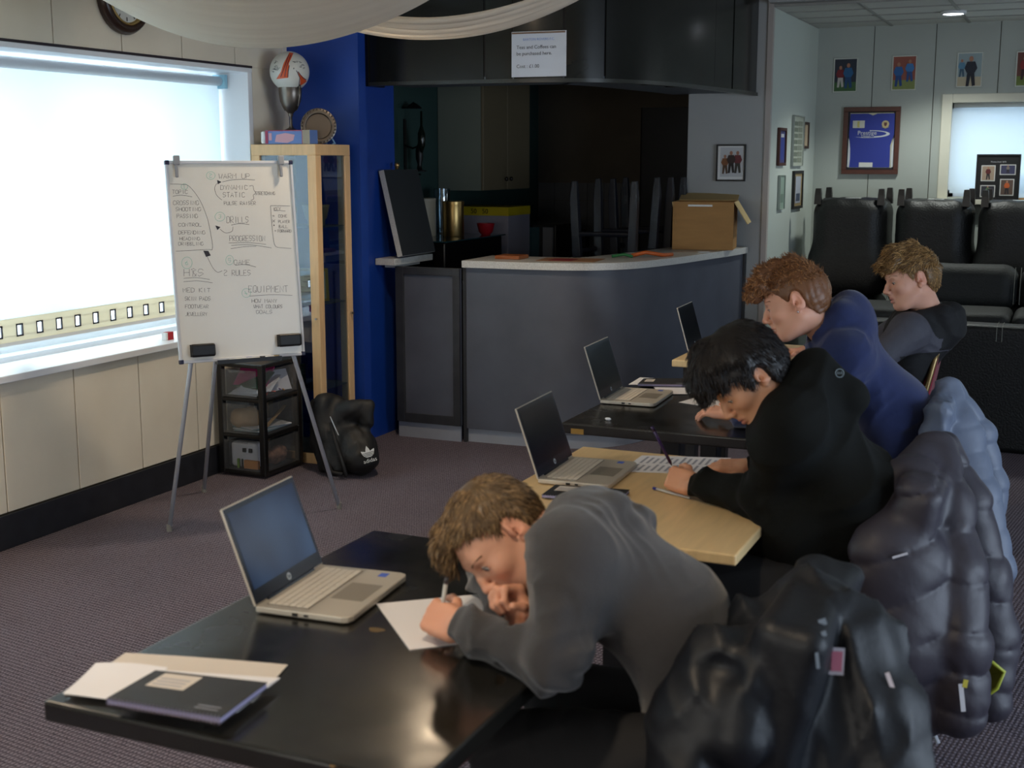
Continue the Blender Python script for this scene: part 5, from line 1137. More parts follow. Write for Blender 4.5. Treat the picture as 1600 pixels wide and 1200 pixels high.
def laptop(label, hx, hy, rz, tilt, ms, W=.325, D=.225):
    """hx, hy: middle of the hinge; the keyboard runs towards local +x, the hinge along local y"""
    t = thing('laptop', label, 'laptop', (hx, hy, TZ+.001), rz, group='open laptops on the desks'); W2 = W/2
    def ob(n, g, m, par=t, **k): return obj(n, g, m, par, world=False, **k)
    g = MB(); g.prism([(0, -W2+.004), (D-.02, -W2), (D-.006, -W2+.006), (D, -W2+.02), (D, W2-.02), (D-.006, W2-.006), (D-.02, W2), (0, W2-.004)], .002, .016); base = ob('base', g, M_lapb, bevel=.003)
    g = MB(); g.box((.018, -W2+.022, .0162), (.118, W2-.022, .0168)); ob('keyboard_well', g, mat('key_well', (120, 112, 100), .5), base)
    g = MB()
    for r_ in range(6):
        n = 15 if r_ < 5 else 9; w_ = (W-.05)/n
        for c in range(n): y_ = -W2+.025+c*w_; g.box((.021+r_*.0162, y_+.001, .0168), (.021+r_*.0162+.0142, y_+w_-.001, .0182))
    ob('keys', g, M_key, base)['kind'] = 'stuff'
    g = MB(); g.box((.130, -.055, .0161), (.205, .055, .0166)); ob('touchpad', g, M_pad, base)
    g = MB(); g.box((.165, W2-.045, .0161), (.185, W2-.02, .0166)); ob('blue_sticker', g, C_((70, 100, 190)), base)
    g = MB(); g.box((.09, -W2-.0004, .006), (.103, -W2+.002, .012)); g.box((.118, -W2-.0004, .007), (.128, -W2+.002, .011)); ob('side_port', g, M_black, base)
    R = np.array([[math.cos(tilt), 0, -math.sin(tilt)], [0, 1, 0], [math.sin(tilt), 0, math.cos(tilt)]])   # lid leans back by tilt; x is its front normal
    LH = .222; o = A(.004, 0, .016)
    g = MB(); g.box((-.006, -W2, 0), (0, W2, LH), R=R, o=o); lid = ob('lid', g, M_lapb, bevel=.0025)
    g = MB(); g.box((0, -W2+.003, .004), (.0012, W2-.003, LH-.003), R=R, o=o); ob('bezel', g, M_bezel, lid)
    g = MB(); g.box((.0012, -W2+.014, .034), (.0018, W2-.014, LH-.014), R=R, o=o); ob('screen', g, ms, lid)
    g = MB(); Rl = R@np.array([[0, 0, 1], [1, 0, 0], [0, 1, 0.]]); g.lathe(o+R@A(.0014, 0, .019), [(.0085, 0), (.0085, .0006), (.001, .0006)], 20, R=Rl); lo = ob('logo', g, M_logo, lid)
    text_obj('lettering', 'hp', .011, Matrix(), M_bezel, None, 'CENTER', .0002)
    tx = [o_ for o_ in COL.objects if o_.name.startswith('lettering') and o_.parent is None][-1]; tx.parent = lid
    p_ = o+R@A(.0022, 0, .0165); x_ = Vector((0, 1, 0)); y_ = Vector(R@A(0, 0, 1)); z_ = x_.cross(y_); Mx = Matrix((x_, y_, z_)).transposed().to_4x4(); Mx.translation = Vector(p_); tx.data.transform(Mx)
    g = MB(); g.tube([(0.002, -W2+.05, .016), (0.002, W2-.05, .016)], .006, 8); ob('hinge', g, M_bezel)
    return t
S_dark = screen_mat('dark_screen', (14, 18, 26), 0); S_blue = screen_mat('blue_screen', (16, 26, 48), .11)  # the blue one gives off a faint mottled blue
def hinge(px0, px1):
    a = atz(*px0, TZ+.016); b = atz(*px1, TZ+.016); return (a+b)/2, math.atan2(b[1]-a[1], b[0]-a[0])-math.pi/2
h, rz = hinge((403, 945), (498, 884)); laptop('open laptop with a bluish screen on the foreground black table', h[0], h[1], rz, math.radians(20), S_blue, W=.315)
h, rz = hinge((845, 745), (888, 716)); laptop('open laptop on the pale table in front of the black-haired boy', h[0], h[1], rz, math.radians(19), S_dark)
h, rz = hinge((936, 626), (973, 604)); laptop('open laptop on the middle black table before the ginger-haired boy', h[0], h[1], rz, math.radians(18), S_dark)
h, rz = hinge((1073, 549), (1098, 534)); laptop('smallest-looking open laptop on the farthest pale table', h[0], h[1], rz, math.radians(16), S_dark)
# papers
M_paper = mat('white_paper', (226, 224, 226), .7); M_paper2 = mat('cream_paper', (206, 196, 184), .7); M_print = mat('paper_print', (150, 152, 162), .7); M_nb = mat('grey_black_notebook_cover', (34, 34, 36), .55); M_pages = mat('lilac_white_page_edge', (170, 164, 196), .7)
def sheet(name, label, cat, px, m, z=TZ+.001, curl=0, lines=0, grp=None):
    """thin sheet given by its four corners, slightly curled"""
    c = [atz(x_, y_, z) for x_, y_ in px]; t = thing(name, label, cat, tuple((c[0]+c[2])/2*A(1, 1, 0)+A(0, 0, z)), group=grp); n = 10; g = MB(); v = []
    for i in range(n+1):
        for j in range(n+1):
            s_, q = i/n, j/n; p = (c[0]*(1-s_)+c[1]*s_)*(1-q)+(c[3]*(1-s_)+c[2]*s_)*q; p = p+A(0, 0, curl*(s_*s_*.8+.4*math.sin(3*q)*s_)); v.append(p)
    v2 = [p+A(0, 0, .0012) for p in v]; N_ = len(v)
    f = [[i*(n+1)+j, i*(n+1)+j+1, (i+1)*(n+1)+j+1, (i+1)*(n+1)+j] for i in range(n) for j in range(n)]
    nn = np.cross(c[1]-c[0], c[3]-c[0])[2]
    f2 = [[a+N_ for a in q] for q in f]; f = [q[::-1] for q in f]
    rim = [i for i in range(n)]+[n+(n+1)*i for i in range(n)]+[(n+1)*n+n-i for i in range(n)]+[(n+1)*(n-i) for i in range(n)]
    f3 = [[rim[i], rim[(i+1) % len(rim)], rim[(i+1) % len(rim)]+N_, rim[i]+N_] for i in range(len(rim))]
    g.add(v+v2, f+f2+f3); obj('sheet', g, m, t, smooth=False)
    if lines:
        g = MB()
        for k_ in range(lines):
            for (s0, s1) in ((.08, .46), (.52, .92)):
                q = .08+.84*k_/lines; q2 = q+.35/lines
                def pp(s_, qq): i_ = curl*(s_*s_*.8+.4*math.sin(3*qq)*s_); return (c[0]*(1-s_)+c[1]*s_)*(1-qq)+(c[3]*(1-s_)+c[2]*s_)*qq+A(0, 0, i_+.0016)
                ss = np.linspace(s0, s1-.1*((k_*7) % 3)/2, 5)
                for a, b in zip(ss[:-1], ss[1:]): g.quad(pp(a, q), pp(b, q), pp(b, q2), pp(a, q2))
        obj('printed_text', g, M_print, t)
    return t
sheet('paper_sheet', 'blank white sheet the grey-hooded boy is writing on', 'paper', [(640, 1016), (588, 944), (750, 929), (812, 995)], M_paper)
g = MB()
a_, b_ = atz(640, 1000, TZ+.0025), atz(660, 992, TZ+.0025)
sheet('paper_sheet', 'printed worksheet under the hands of the black-haired boy', 'paper', [(968, 737), (1003, 712), (1142, 716), (1122, 742)], M_paper, lines=12)
sheet('paper_sheet', 'white sheet by the left hand resting on the middle black table', 'paper', [(1060, 629), (1085, 622), (1155, 626), (1135, 640)], M_paper)
sheet('paper_sheet', 'long white sheet under the spiral notebook on the middle black table', 'paper', [(982, 601), (1000, 590), (1100, 596), (1095, 605)], M_paper, grp=None)
sheet('paper_sheet', 'white sheet jutting out nearer the boy on the middle black table', 'paper', [(1030, 616), (1020, 603), (1115, 603), (1122, 616)], M_paper, z=TZ+.0025)
ps_ = [sheet('paper_sheet', 'big cream sheet at the back of the paper stack on the foreground table', 'paper', [(100, 1086), (196, 1023), (450, 1042), (395, 1098)], M_paper2, z=TZ+.001, curl=.004, lines=0),
       sheet('paper_sheet', 'crumpled white sheet at the left of the foreground paper stack', 'paper', [(98, 1084), (150, 1044), (262, 1052), (205, 1098)], M_paper, z=TZ+.0085, curl=.012)]
def notebook(label, px, z=TZ+.004, th=.010, lab=((.35, .62), (.62, .95)), wire='near', tint=M_nb):
    """spiral notebook; px: near-left, far-left, far-right, near-right corners; wire on the near edge"""
    c = [atz(x_, y_, z+th) for x_, y_ in px]; t = thing('spiral_notebook', label, 'notebook', tuple((c[0]+c[2])/2*A(1, 1, 0)+A(0, 0, z)), group='black spiral notebooks')
    xy = [(p[0], p[1]) for p in c]
    def inset(k): cx_ = sum(p[0] for p in xy)/4; cy_ = sum(p[1] for p in xy)/4; return [(cx_+(p[0]-cx_)*k, cy_+(p[1]-cy_)*k) for p in xy]
    def ccw(p): return p if sum(p[i][0]*p[(i+1) % 4][1]-p[(i+1) % 4][0]*p[i][1] for i in range(4)) > 0 else p[::-1]
    g = MB(); g.prism(ccw(xy), z, z+.0012); obj('back_cover', g, tint, t)
    g = MB(); g.prism(ccw(inset(.985)), z+.0012, z+th-.0012); obj('pages', g, M_pages, t)
    g = MB(); g.prism(ccw(xy), z+th-.0012, z+th); obj('front_cover', g, tint, t)
    def on(s_, q, dz=0): return (c[0]*(1-s_)+c[3]*s_)*(1-q)+(c[1]*(1-s_)+c[2]*s_)*q+A(0, 0, dz)
    (s0, s1), (q0, q1) = lab; g = MB(); g.quad(on(s0, q0, .0006), on(s1, q0, .0006), on(s1, q1, .0006), on(s0, q1, .0006)); obj('white_label', g, M_paper2, t)
    g = MB()
    for k_ in range(3): g.quad(on(s0+.03, q0+.07+.09*k_, .0009), on(s1-.05, q0+.07+.09*k_, .0009), on(s1-.05, q0+.10+.09*k_, .0009), on(s0+.03, q0+.10+.09*k_, .0009))
    for k_ in range(2): g.quad(on(.72, .12+.07*k_, .0009), on(.92, .12+.07*k_, .0009), on(.92, .14+.07*k_, .0009), on(.72, .14+.07*k_, .0009))
    obj('label_print', g, M_print, t)
    g = MB(); L_ = np.linalg.norm(c[3]-c[0]); n = int(L_/.0075); d2 = nrm(c[3]-c[0]); inn = nrm(c[1]-c[0])
    for i in range(n):
        p = c[0]+d2*(i+.5)*L_/n; zc_ = z+th/2; g.tube([A(p[0], p[1], zc_)+inn*(.0045*math.cos(a))+A(0, 0, (th/2+.0015)*math.sin(a)) for a in np.linspace(0, 2*math.pi, 9)], .0009, 4)
    w_ = obj('wire_binding', g, mat('lilac_wire', (150, 140, 160), .3, metal=.7), t); w_['kind'] = 'stuff'
    return t
notebook('closed black spiral notebook on the paper stack at the near left table corner', [(166, 1091), (243, 1047), (418, 1066), (345, 1121)], z=TZ+.022, th=.012, lab=((.12, .46), (.5, .93)))
g = MB(); 
for k_ in range(3):
    p_ = [(172, 1094), (246, 1052), (428, 1064), (360, 1118)]; sheet('paper_sheet', ['uppermost', 'middle', 'lowest'][k_]+' of three loose sheets tucked under the foreground spiral notebook', 'paper', [(x_+5*k_, y_-2*k_) for x_, y_ in p_], M_paper, z=TZ+.0195-.0016*k_, grp='sheets under the foreground notebook')
notebook('black spiral notebook on the pale table between laptop and grey hood', [(846, 773), (868, 757), (984, 765), (966, 782)], lab=((.08, .34), (.45, .9)), th=.009)
notebook('black spiral notebook lying behind the laptop on the middle black table', [(996, 600), (1006, 591), (1083, 591), (1078, 601)], lab=((.08, .26), (.4, .8)), z=TZ+.006)
# small things
pn = thing('pen', 'clear ballpoint pen lying on the pale table by the writing hand', 'pen', tuple(atz(1050, 775, TZ))); a_, b_ = atz(1026, 764, TZ+.006), atz(1078, 778, TZ+.006)
g = MB(); g.tube([a_, b_], .0042, 8); obj('barrel', g, mat('clear_pen_plastic', (200, 200, 196), .2), pn, smooth=True); g = MB(); g.tube([a_+(a_-b_)*.10, a_], .0046, 8); obj('cap', g, mat('blue_pen_cap', (40, 50, 140), .3), pn, smooth=True)
g = MB(); c_ = atz(950, 657, TZ); g.lathe((c_[0], c_[1], TZ+.001), [(.006, 0), (.011, .004), (.008, .009), (.001, .010)], 8, sc_=(1.2, .7, 1)); tag(obj('paper_ball', g, M_paper, smooth=True), 'tiny white scrap on the near edge of the middle black table', 'scrap')

# ================================================================ CHAIRS AND JACKETS
M_redfab = mat('crimson_chair_fabric', (128, 18, 44), .85, var=.1, vscale=60, sheen=.3); M_goldm = mat('dull_gold_chair_frame', (150, 128, 88), .35, metal=.8)
def banquet_chair(label, x, y, rz=0.0):
    """stacking chair facing local -x; origin on the floor under the seat"""
    t = thing('banquet_chair', label, 'chair', (x, y, 0), rz, group='red and gold stacking chairs')
    def ob(n, g, m, par=t, **k): return obj(n, g, m, par, world=False, **k)
    g = MB(); g.box((-.21, -.20, .42), (.19, .20, .475)); ob('seat', g, M_redfab, bevel=.02, seg=3)
    for s_ in (-1, 1):
        y_ = .205*s_
        g = MB(); g.tube([(-.20, y_, .425), (-.235, y_, .0)], .0125, 8); ob('leg', g, M_goldm, smooth=True)
        g = MB(); g.tube([(.275, y_, 0), (.22, y_, .25), (.195, y_, .44), (.215, y_, .60), (.262, y_*.96, .82), (.272, y_*.88, .862)], .0125, 8); ob('leg', g, M_goldm, smooth=True)
    g = MB(); g.tube([(.272, -.18, .862), (.275, -.1, .878), (.275, .1, .878), (.272, .18, .862)], .0125, 8); ob('top_rail', g, M_goldm, smooth=True)
    g = MB(); g.tube([(-.205, -.20, .415), (-.205, .20, .415)], .011, 8); g.tube([(-.20, -.20, .415), (.195, -.20, .415)], .011, 8); g.tube([(-.20, .20, .415), (.195, .20, .415)], .011, 8); g.tube([(.195, -.2, .415), (.195, .2, .415)], .011, 8); ob('seat_frame', g, M_goldm, smooth=True)
    R = frame((.24, 0, 1)); g = MB()
    n = 8; sh_ = 15.
    aa = math.atan2(.062, .36); g = MB(); Rb = np.array([[math.cos(aa), 0, math.sin(aa)], [0, 1, 0], [-math.sin(aa), 0, math.cos(aa)]]); g.box((-.022, -.185, 0), (.022, .185, .345), R=Rb, o=(.205, 0, .535)); ob('backrest', g, M_redfab, bevel=.015, seg=3)
    return t
CH = {1: (-.69, 2.37, .0), 2: (-.60, 3.50, .02), 3: (-.66, 4.62, .05), 4: (-.83, 6.10, .03)}
banquet_chair('red and gold stacking chair hidden under the black jacket in the foreground', *CH[1])
banquet_chair('red and gold stacking chair under the dark quilted puffer jacket', *CH[2])
banquet_chair('red and gold stacking chair under the pale grey quilted jacket', *CH[3])
banquet_chair('red and gold stacking chair of the farthest boy, its gold back edge showing', *CH[4])
def backtop(i):
    x, y, r = CH[i]; return A(x+.27*math.cos(r), y+.27*math.sin(r), .90)
def cloth_thing(name, label, mcol, parts, lo, hi, h, cat='jacket', extra=None):
    """a garment made of soft tubes and panels, each with its own quilting, merged into one shell"""
    t = thing(name, label, cat, tuple((A(*lo)+A(*hi))/2*A(1, 1, 0)+A(0, 0, lo[2]))); base = Vol(A(*lo), A(*hi), h)
    for pts, rs, k, side, sf, dfn in parts:
        v = Vol(A(*lo), A(*hi), h)
        if isinstance(pts, str): v.box(rs, k, side, rad=.035, k=0)
        else: v.chain(pts, rs, k, side=side, sf=sf)
        if dfn: v.disp(dfn)
        a, d = base.F, v.F; kk = .022; hh = np.maximum(kk-np.abs(a-d), 0)/kk; base.F = np.minimum(a, d)-hh*hh*kk*.25
    if extra: extra(base)
    P, Q = base.mesh(); P = smooth_mesh(P, Q, 1, .4); qobj('shell', P, Q, mcol, t); return t
def puff(amp, step, ax, seed, ph=0., wr=.0045, warp=.016, sharp=.5):
    """baffles with creased seams along an axis, small gathers near the seams"""
    wv = wave_noise(seed, 8, 4); wr_ = wave_noise(seed+9, 42, 6, True); n = nrm(ax)
    def f(p): q = (p@n+warp*wv(p))/step+ph; s_ = np.abs(np.sin(math.pi*q)); return amp*(.55-s_**sharp)+wr*wr_(p)*(1.6-s_)
    return f
def folds(amp, fr, seed, dirs, a2=.004): a = crease(seed, fr, dirs); b = crease(seed+1, fr*2.6, dirs[::-1]); return lambda p: -amp*a(p)-a2*b(p)
def wrap(i, hw, hz, th=.04, dz=0., dfn=None):
    """the part of a garment that lies round the chair's backrest"""
    x, y, r = CH[i]; return ('box', A(x+.235, y, .69+dz), A(th, hw, hz), np.array([[math.cos(.17), 0, math.sin(.17)], [0, 1, 0], [-math.sin(.17), 0, math.cos(.17)]]), 1, dfn)
SR = A(.914, -.405, 0)   # sideways as seen from the doorway side
# 1: black waterproof jacket over the nearest chair
M_j1 = mat('black_waterproof', (14, 18, 25), .5, bump=.08, bscale=70, spec=.4)
D = lambda x, y, d: atd(x, y, d)
fd1 = folds(.024, 19, 31, [(1, .3, .1), (.8, -.6, .3)], .007)
j1 = cloth_thing('jacket', 'black waterproof jacket slung over the nearest chair back, pink care label showing', M_j1, [
    ([D(1268, 925, 2.50), D(1275, 1010, 2.46), D(1290, 1130, 2.44), D(1300, 1300, 2.42)], [.050, .105, .150, .165], .04, -_fw, .75, fd1),
    ([D(1240, 935, 2.52), D(1190, 1010, 2.48), D(1150, 1130, 2.45), D(1130, 1300, 2.42)], [.045, .075, .115, .15], .04, -_fw, .8, fd1),
    ([D(1300, 935, 2.48), D(1345, 1000, 2.42), D(1375, 1110, 2.38), D(1395, 1280, 2.36)], [.045, .065, .070, .075], .03, None, 1, fd1),
    ([D(1165, 1010, 2.40), D(1120, 1035, 2.36), D(1080, 1110, 2.36), D(1075, 1230, 2.36)], [.045, .060, .075, .09], .03, None, 1, folds(.014, 26, 35, [(1, 0, 1), (.3, 1, -.6)], .006)),
    ([D(1200, 1015, 2.36), D(1165, 1060, 2.31), D(1150, 1150, 2.30)], [.035, .05, .06], .02, None, 1, folds(.014, 26, 36, [(1, 0, 1), (.3, 1, -.6)])),
    wrap(1, .236, .21, .066, -.0, folds(.007, 17, 33, [(1, .3, .1)], .003))],
    (-.86, 1.95, .03), (.02, 2.76, 1.02), .008, extra=lambda v: v.ell(D(1118, 1050, 2.27), A(.05, .045, .03), None, .02, True))
def stick(par, name, px, py, d, w_, h_, m, rot=0, th=.002, surf=None):
    """a little tag or mark lying on a garment, facing the room"""
    o = atd(px, py, d); x = _rt*math.cos(rot)+_up*math.sin(rot); y = _up*math.cos(rot)-_rt*math.sin(rot); R = np.array([x, y, -_fw]).T; g = MB(); g.box((-w_/2, -h_/2, 0), (w_/2, h_/2, th), R=R, o=o); return obj(name, g, m, par)
def surf_d(o, px, py):
    """distance from the viewpoint to the object's surface in that direction"""
    bpy.context.view_layer.update(); org = Vector(_C)-Vector(wloc(o)); dr = Vector(ray(px, py)); ok, hit, n_, i_ = o.ray_cast(org, dr.normalized()); return ((hit-org).length/dr.length if ok else None)
def on_shell(par, name, px, py, w_, h_, m, rot=0, lift=.006):
    d = surf_d([c for c in par.children if c.name.startswith('shell')][0], px, py)
    if d: return stick(par, name, px, py, d-lift, w_, h_, m, rot)
on_shell(j1, 'care_label', 1306, 1033, .030, .050, mat('label_white', (196, 190, 200), .6), -.06, .010); on_shell(j1, 'care_label_print', 1307, 1033, .020, .036, mat('label_pink', (190, 110, 132), .6), -.06, .0125)
on_shell(j1, 'reflective_mark', 1285, 972, .014, .012, mat('pale_mark', (110, 124, 140), .5), .3); on_shell(j1, 'reflective_mark', 1287, 990, .009, .009, MC['pale_mark'], .3); on_shell(j1, 'reflective_mark', 1277, 1032, .006, .028, MC['pale_mark'], .1); on_shell(j1, 'zip_pull', 1390, 1063, .008, .030, MC['label_white'], .35)
# 2: dark quilted puffer
M_j2 = mat('charcoal_puffer_nylon', (52, 49, 59), .5, bump=.08, bscale=55, var=.06, vscale=30)
j2 = cloth_thing('puffer_jacket', 'dark charcoal quilted puffer jacket hanging on the chair behind the black-haired boy', M_j2, [
    ([D(1452, 705, 3.50), D(1425, 770, 3.38), D(1402, 880, 3.28), D(1408, 1000, 3.28), D(1428, 1100, 3.32)], [.045, .085, .115, .120, .090], .04, -_fw, .55, puff(.017, .115, (-.28, -.12, 1), 41, .3, sharp=.33)),
    ([D(1466, 700, 3.52), D(1478, 790, 3.42), D(1488, 900, 3.34), D(1494, 1000, 3.30), D(1497, 1105, 3.30)], [.045, .065, .080, .080, .072], .03, None, 1, puff(.014, .105, (.10, 0, 1), 44, .1, sharp=.35)),
    ([D(1475, 700, 3.58), D(1510, 790, 3.56), D(1532, 900, 3.54), D(1545, 1000, 3.52), D(1546, 1095, 3.50)], [.040, .060, .070, .072, .055], .03, None, 1, puff(.014, .112, (.15, 0, 1), 47, .6, sharp=.35)),
    wrap(2, .225, .21, .055, .0, puff(.017, .115, (-.28, -.12, 1), 41, .3, sharp=.33))],
    (-.62, 3.06, .02), (.16, 3.90, 1.06), .007)
b = on_shell(j2, 'sewn_mark', 1406, 868, .040, .006, mat('pale_sewn_mark', (190, 190, 198), .5), .28); on_shell(j2, 'zip_pull', 1503, 1090, .012, .070, mat('white_zip_pull', (196, 198, 206), .4), .1, .008); on_shell(j2, 'zip_pull_tip', 1508, 1068, .012, .02, mat('yellow_zip_tip', (186, 176, 60), .5), -.2, .009)
cu_ = MB(); cpts = [D(1523, 1024, 3.38), D(1545, 1031, 3.36), D(1569, 1050, 3.36), D(1558, 1075, 3.36), D(1524, 1100, 3.38)]; cb_ = [p+A(.0, .05, .0) for p in cpts]
cu_.add(cpts+[D(1530, 1060, 3.46)], [[i, i+1, 5] for i in range(4)]); obj('yellow_lining', cu_, mat('olive_yellow_lining', (140, 142, 30), .6), j2)
cu_ = MB(); cu_.tube(cpts, .0055, 6); obj('yellow_trim', cu_, mat('lime_trim', (172, 178, 50), .5), j2, smooth=True)
g = MB(); g.tube([D(1459, 1142, 3.46), D(1461, 1150, 3.46), D(1466, 1162, 3.45)], .006, 6); obj('zip_end', g, MC['white_zip_pull'], j2)
# 3: pale grey padded jacket
M_j3 = mat('pale_grey_quilted_nylon', (104, 114, 134), .5, bump=.08, bscale=50, var=.05, vscale=20)
j3 = cloth_thing('quilted_jacket', 'pale blue-grey quilted jacket over the chair behind the ginger-haired boy', M_j3, [
    ([D(1475, 610, 4.50), D(1452, 665, 4.46), D(1432, 735, 4.42), D(1424, 800, 4.42)], [.038, .052, .062, .055], .03, None, 1, folds(.012, 38, 61, [(.5, .3, 1), (1, 0, .2)])),
    ([D(1482, 606, 4.48), D(1500, 680, 4.42), D(1522, 780, 4.36), D(1555, 893, 4.32)], [.040, .075, .085, .070], .03, -_fw, .55, puff(.011, .086, (-.20, 0, 1), 63, .2, .002, .006, .3)),
    ([D(1486, 608, 4.56), D(1528, 680, 4.58), D(1550, 760, 4.58), D(1556, 830, 4.56)], [.038, .055, .050, .030], .03, None, 1, puff(.011, .086, (-.1, 0, 1), 66, .5, .002, .006, .4)),
    wrap(3, .225, .205, .045, .01, folds(.010, 38, 62, [(.5, .3, 1), (1, 0, .2)]))],
    (-.72, 4.16, .25), (.12, 4.92, 1.06), .007)

# ================================================================ PEOPLE
def skin_mat(name):
    m = mat(name, (205, 150, 125), .5, attr='tone', spec=.35, bump=.04, bscale=300); b = m.node_tree.nodes['Principled BSDF']
    b.inputs['Subsurface Weight'].default_value = .12; b.inputs['Subsurface Radius'].default_value = (.012, .004, .002); b.inputs['Subsurface Scale'].default_value = 1.0
    return m
M_hairs = mat('hair_strands', (90, 60, 40), .42, attr='tone', spec=.4)
M_eyew = mat('eye_white', (200, 196, 190), .2); M_iris = mat('eye_iris', (60, 70, 84), .2); M_pupil = mat('eye_pupil', (8, 8, 8), .1); M_lash = mat('lash_dark', (40, 26, 20), .6); M_lips = None
class Head:
    def __init__(s, c, fwd, up, sc_=1.0):
        s.c = A(*c); f = nrm(fwd); u = np.asarray(up, float); u = nrm(u-f*(u@f)); l = np.cross(u, f); s.R = np.array([f, u, l]).T; s.s = sc_
    def w(s, *p): return s.c+s.R@(A(*p)*s.s)
    def loc(s, P): return (P-s.c)@s.R/s.s
def head_vol(H, neck, jaw=1.0, lid=.0042, mouth_open=0.0, h=.0026):
    ext = .175*H.s; lo = H.c-ext; hi = H.c+ext; lo = np.minimum(lo, A(*neck)-.05); hi = np.maximum(hi, A(*neck)+.05)
    v = Vol(lo, hi, h); S = H.s; R = H.R
    E_ = lambda c, r, k=.015, sub=False, Rr=None: v.ell(H.w(*c), A(*r)*S, R if Rr is None else Rr, k*S, sub)
    E_((-.012, .030, 0), (.098, .087, .074), 0); E_((.028, -.015, 0), (.064, .085, .062), .03)
    E_((.030, -.068, 0), (.052*jaw, .042, .050*jaw), .03); E_((.070, -.097, 0), (.020, .017, .022), .025)
    v.cone(H.w(.076, .022, -.030), H.w(.076, .022, .030), .014*S, .014*S, .018*S)
    for s_ in (-1, 1):
        E_((.060, -.024, .040*s_), (.026, .022, .022), .02)
        E_((.094, -.001, .031*s_), (.014, .0125, .0165), .012, True)
        E_((.0745, -.001, .031*s_), (.0140, .0135, .0150), .004)
        E_((.089, -.0035, .031*s_), (.010, lid, .0125), .002, True)
        # jaw angle
        v.cone(H.w(.0, -.055, .050*s_), H.w(.055, -.092, .026*s_), .016*S, .014*S, .03*S)
        # ear
        th = .25; Re = R@np.array([[math.cos(th), math.sin(th), 0], [-math.sin(th), math.cos(th), 0], [0, 0, 1.]])
        yv = math.radians(22*s_); Re = Re@np.array([[math.cos(yv), 0, math.sin(yv)], [0, 1, 0], [-math.sin(yv), 0, math.cos(yv)]]).T
        E_((-.012, -.006, .076*s_), (.020, .032, .0085), .006, Rr=Re); E_((-.004, -.033, .073*s_), (.009, .010, .007), .006)
        E_((-.010, -.002, .0855*s_), (.0115, .021, .0065), .003, True, Re); E_((-.003, -.012, .082*s_), (.007, .009, .008), .002, True)
        v.cone(H.w(.006, -.004, .0785*s_), H.w(.005, -.014, .0785*s_), .0045*S, .004*S, .003*S)
    v.chain([H.w(.086, .010, 0), H.w(.099, -.010, 0), H.w(.1115, -.030, 0)], [.0075*S, .0085*S, .0105*S], .010*S)
    for s_ in (-1, 1):
        E_((.1015, -.036, .0105*s_), (.010, .0075, .0068), .006); E_((.107, -.0425, .0065*s_), (.006, .004, .0034), .002, True)
    v.cone(H.w(.089, -.055, 0), H.w(.095, -.047, 0), .012*S, .008*S, .012*S)
    v.cone(H.w(.0875, -.0625, -.016), H.w(.0945, -.0615, 0), .0045*S, .0062*S, .004*S); v.cone(H.w(.0945, -.0615, 0), H.w(.0875, -.0625, .016), .0062*S, .0045*S, .004*S)
    v.cone(H.w(.086, -.0715, -.014), H.w(.0925, -.073, 0), .0045*S, .0070*S, .004*S); v.cone(H.w(.0925, -.073, 0), H.w(.086, -.0715, .014), .0070*S, .0045*S, .004*S)
    v.ell(H.w(.0985, -.0668, 0), A(.009, .0016+mouth_open, .020)*S, R, .002*S, True)
    v.cone(H.w(-.025, -.050, 0), A(*neck), .049*S, .056*S, .03*S)
    return v
def skin_tone(H, P, base, rosy=1.0):
    q = H.loc(P); c = np.tile(np.array(lin(base)), (len(P), 1)).astype(float)
    def g(cx, cy, cz, r): return np.exp(-(((q-A(cx, cy, cz))/A(*r))**2).sum(1))
    red = np.zeros(len(P))
    for s_ in (-1, 1): red += .55*g(.07, -.035, .042*s_, (.03, .022, .02))+.75*g(-.01, -.005, .085*s_, (.03, .04, .014))
    red += .6*g(.112, -.032, 0, (.012, .014, .014))+.25*g(.06, -.09, 0, (.04, .02, .03))
    lips = np.clip(g(.097, -.062, 0, (.012, .0055, .017))+g(.095, -.0735, 0, (.012, .0062, .015)), 0, 1)
    sock = sum(g(.085, -.004, .031*s_, (.014, .012, .018)) for s_ in (-1, 1))
    t = np.clip(red*rosy, 0, 1)[:, None]*.5; c = c*(1-t)+c*A(1.02, .70, .66)*t
    t = lips[:, None]*.75; c = c*(1-t)+np.array(lin((168, 84, 84)))*t
    t = np.clip(sock, 0, 1)[:, None]*.22; c = c*(1-t)+c*A(.86, .74, .74)*t
    f = wave_noise(77, 60, 5); c = c*(1+.05*f(P)[:, None]); return c
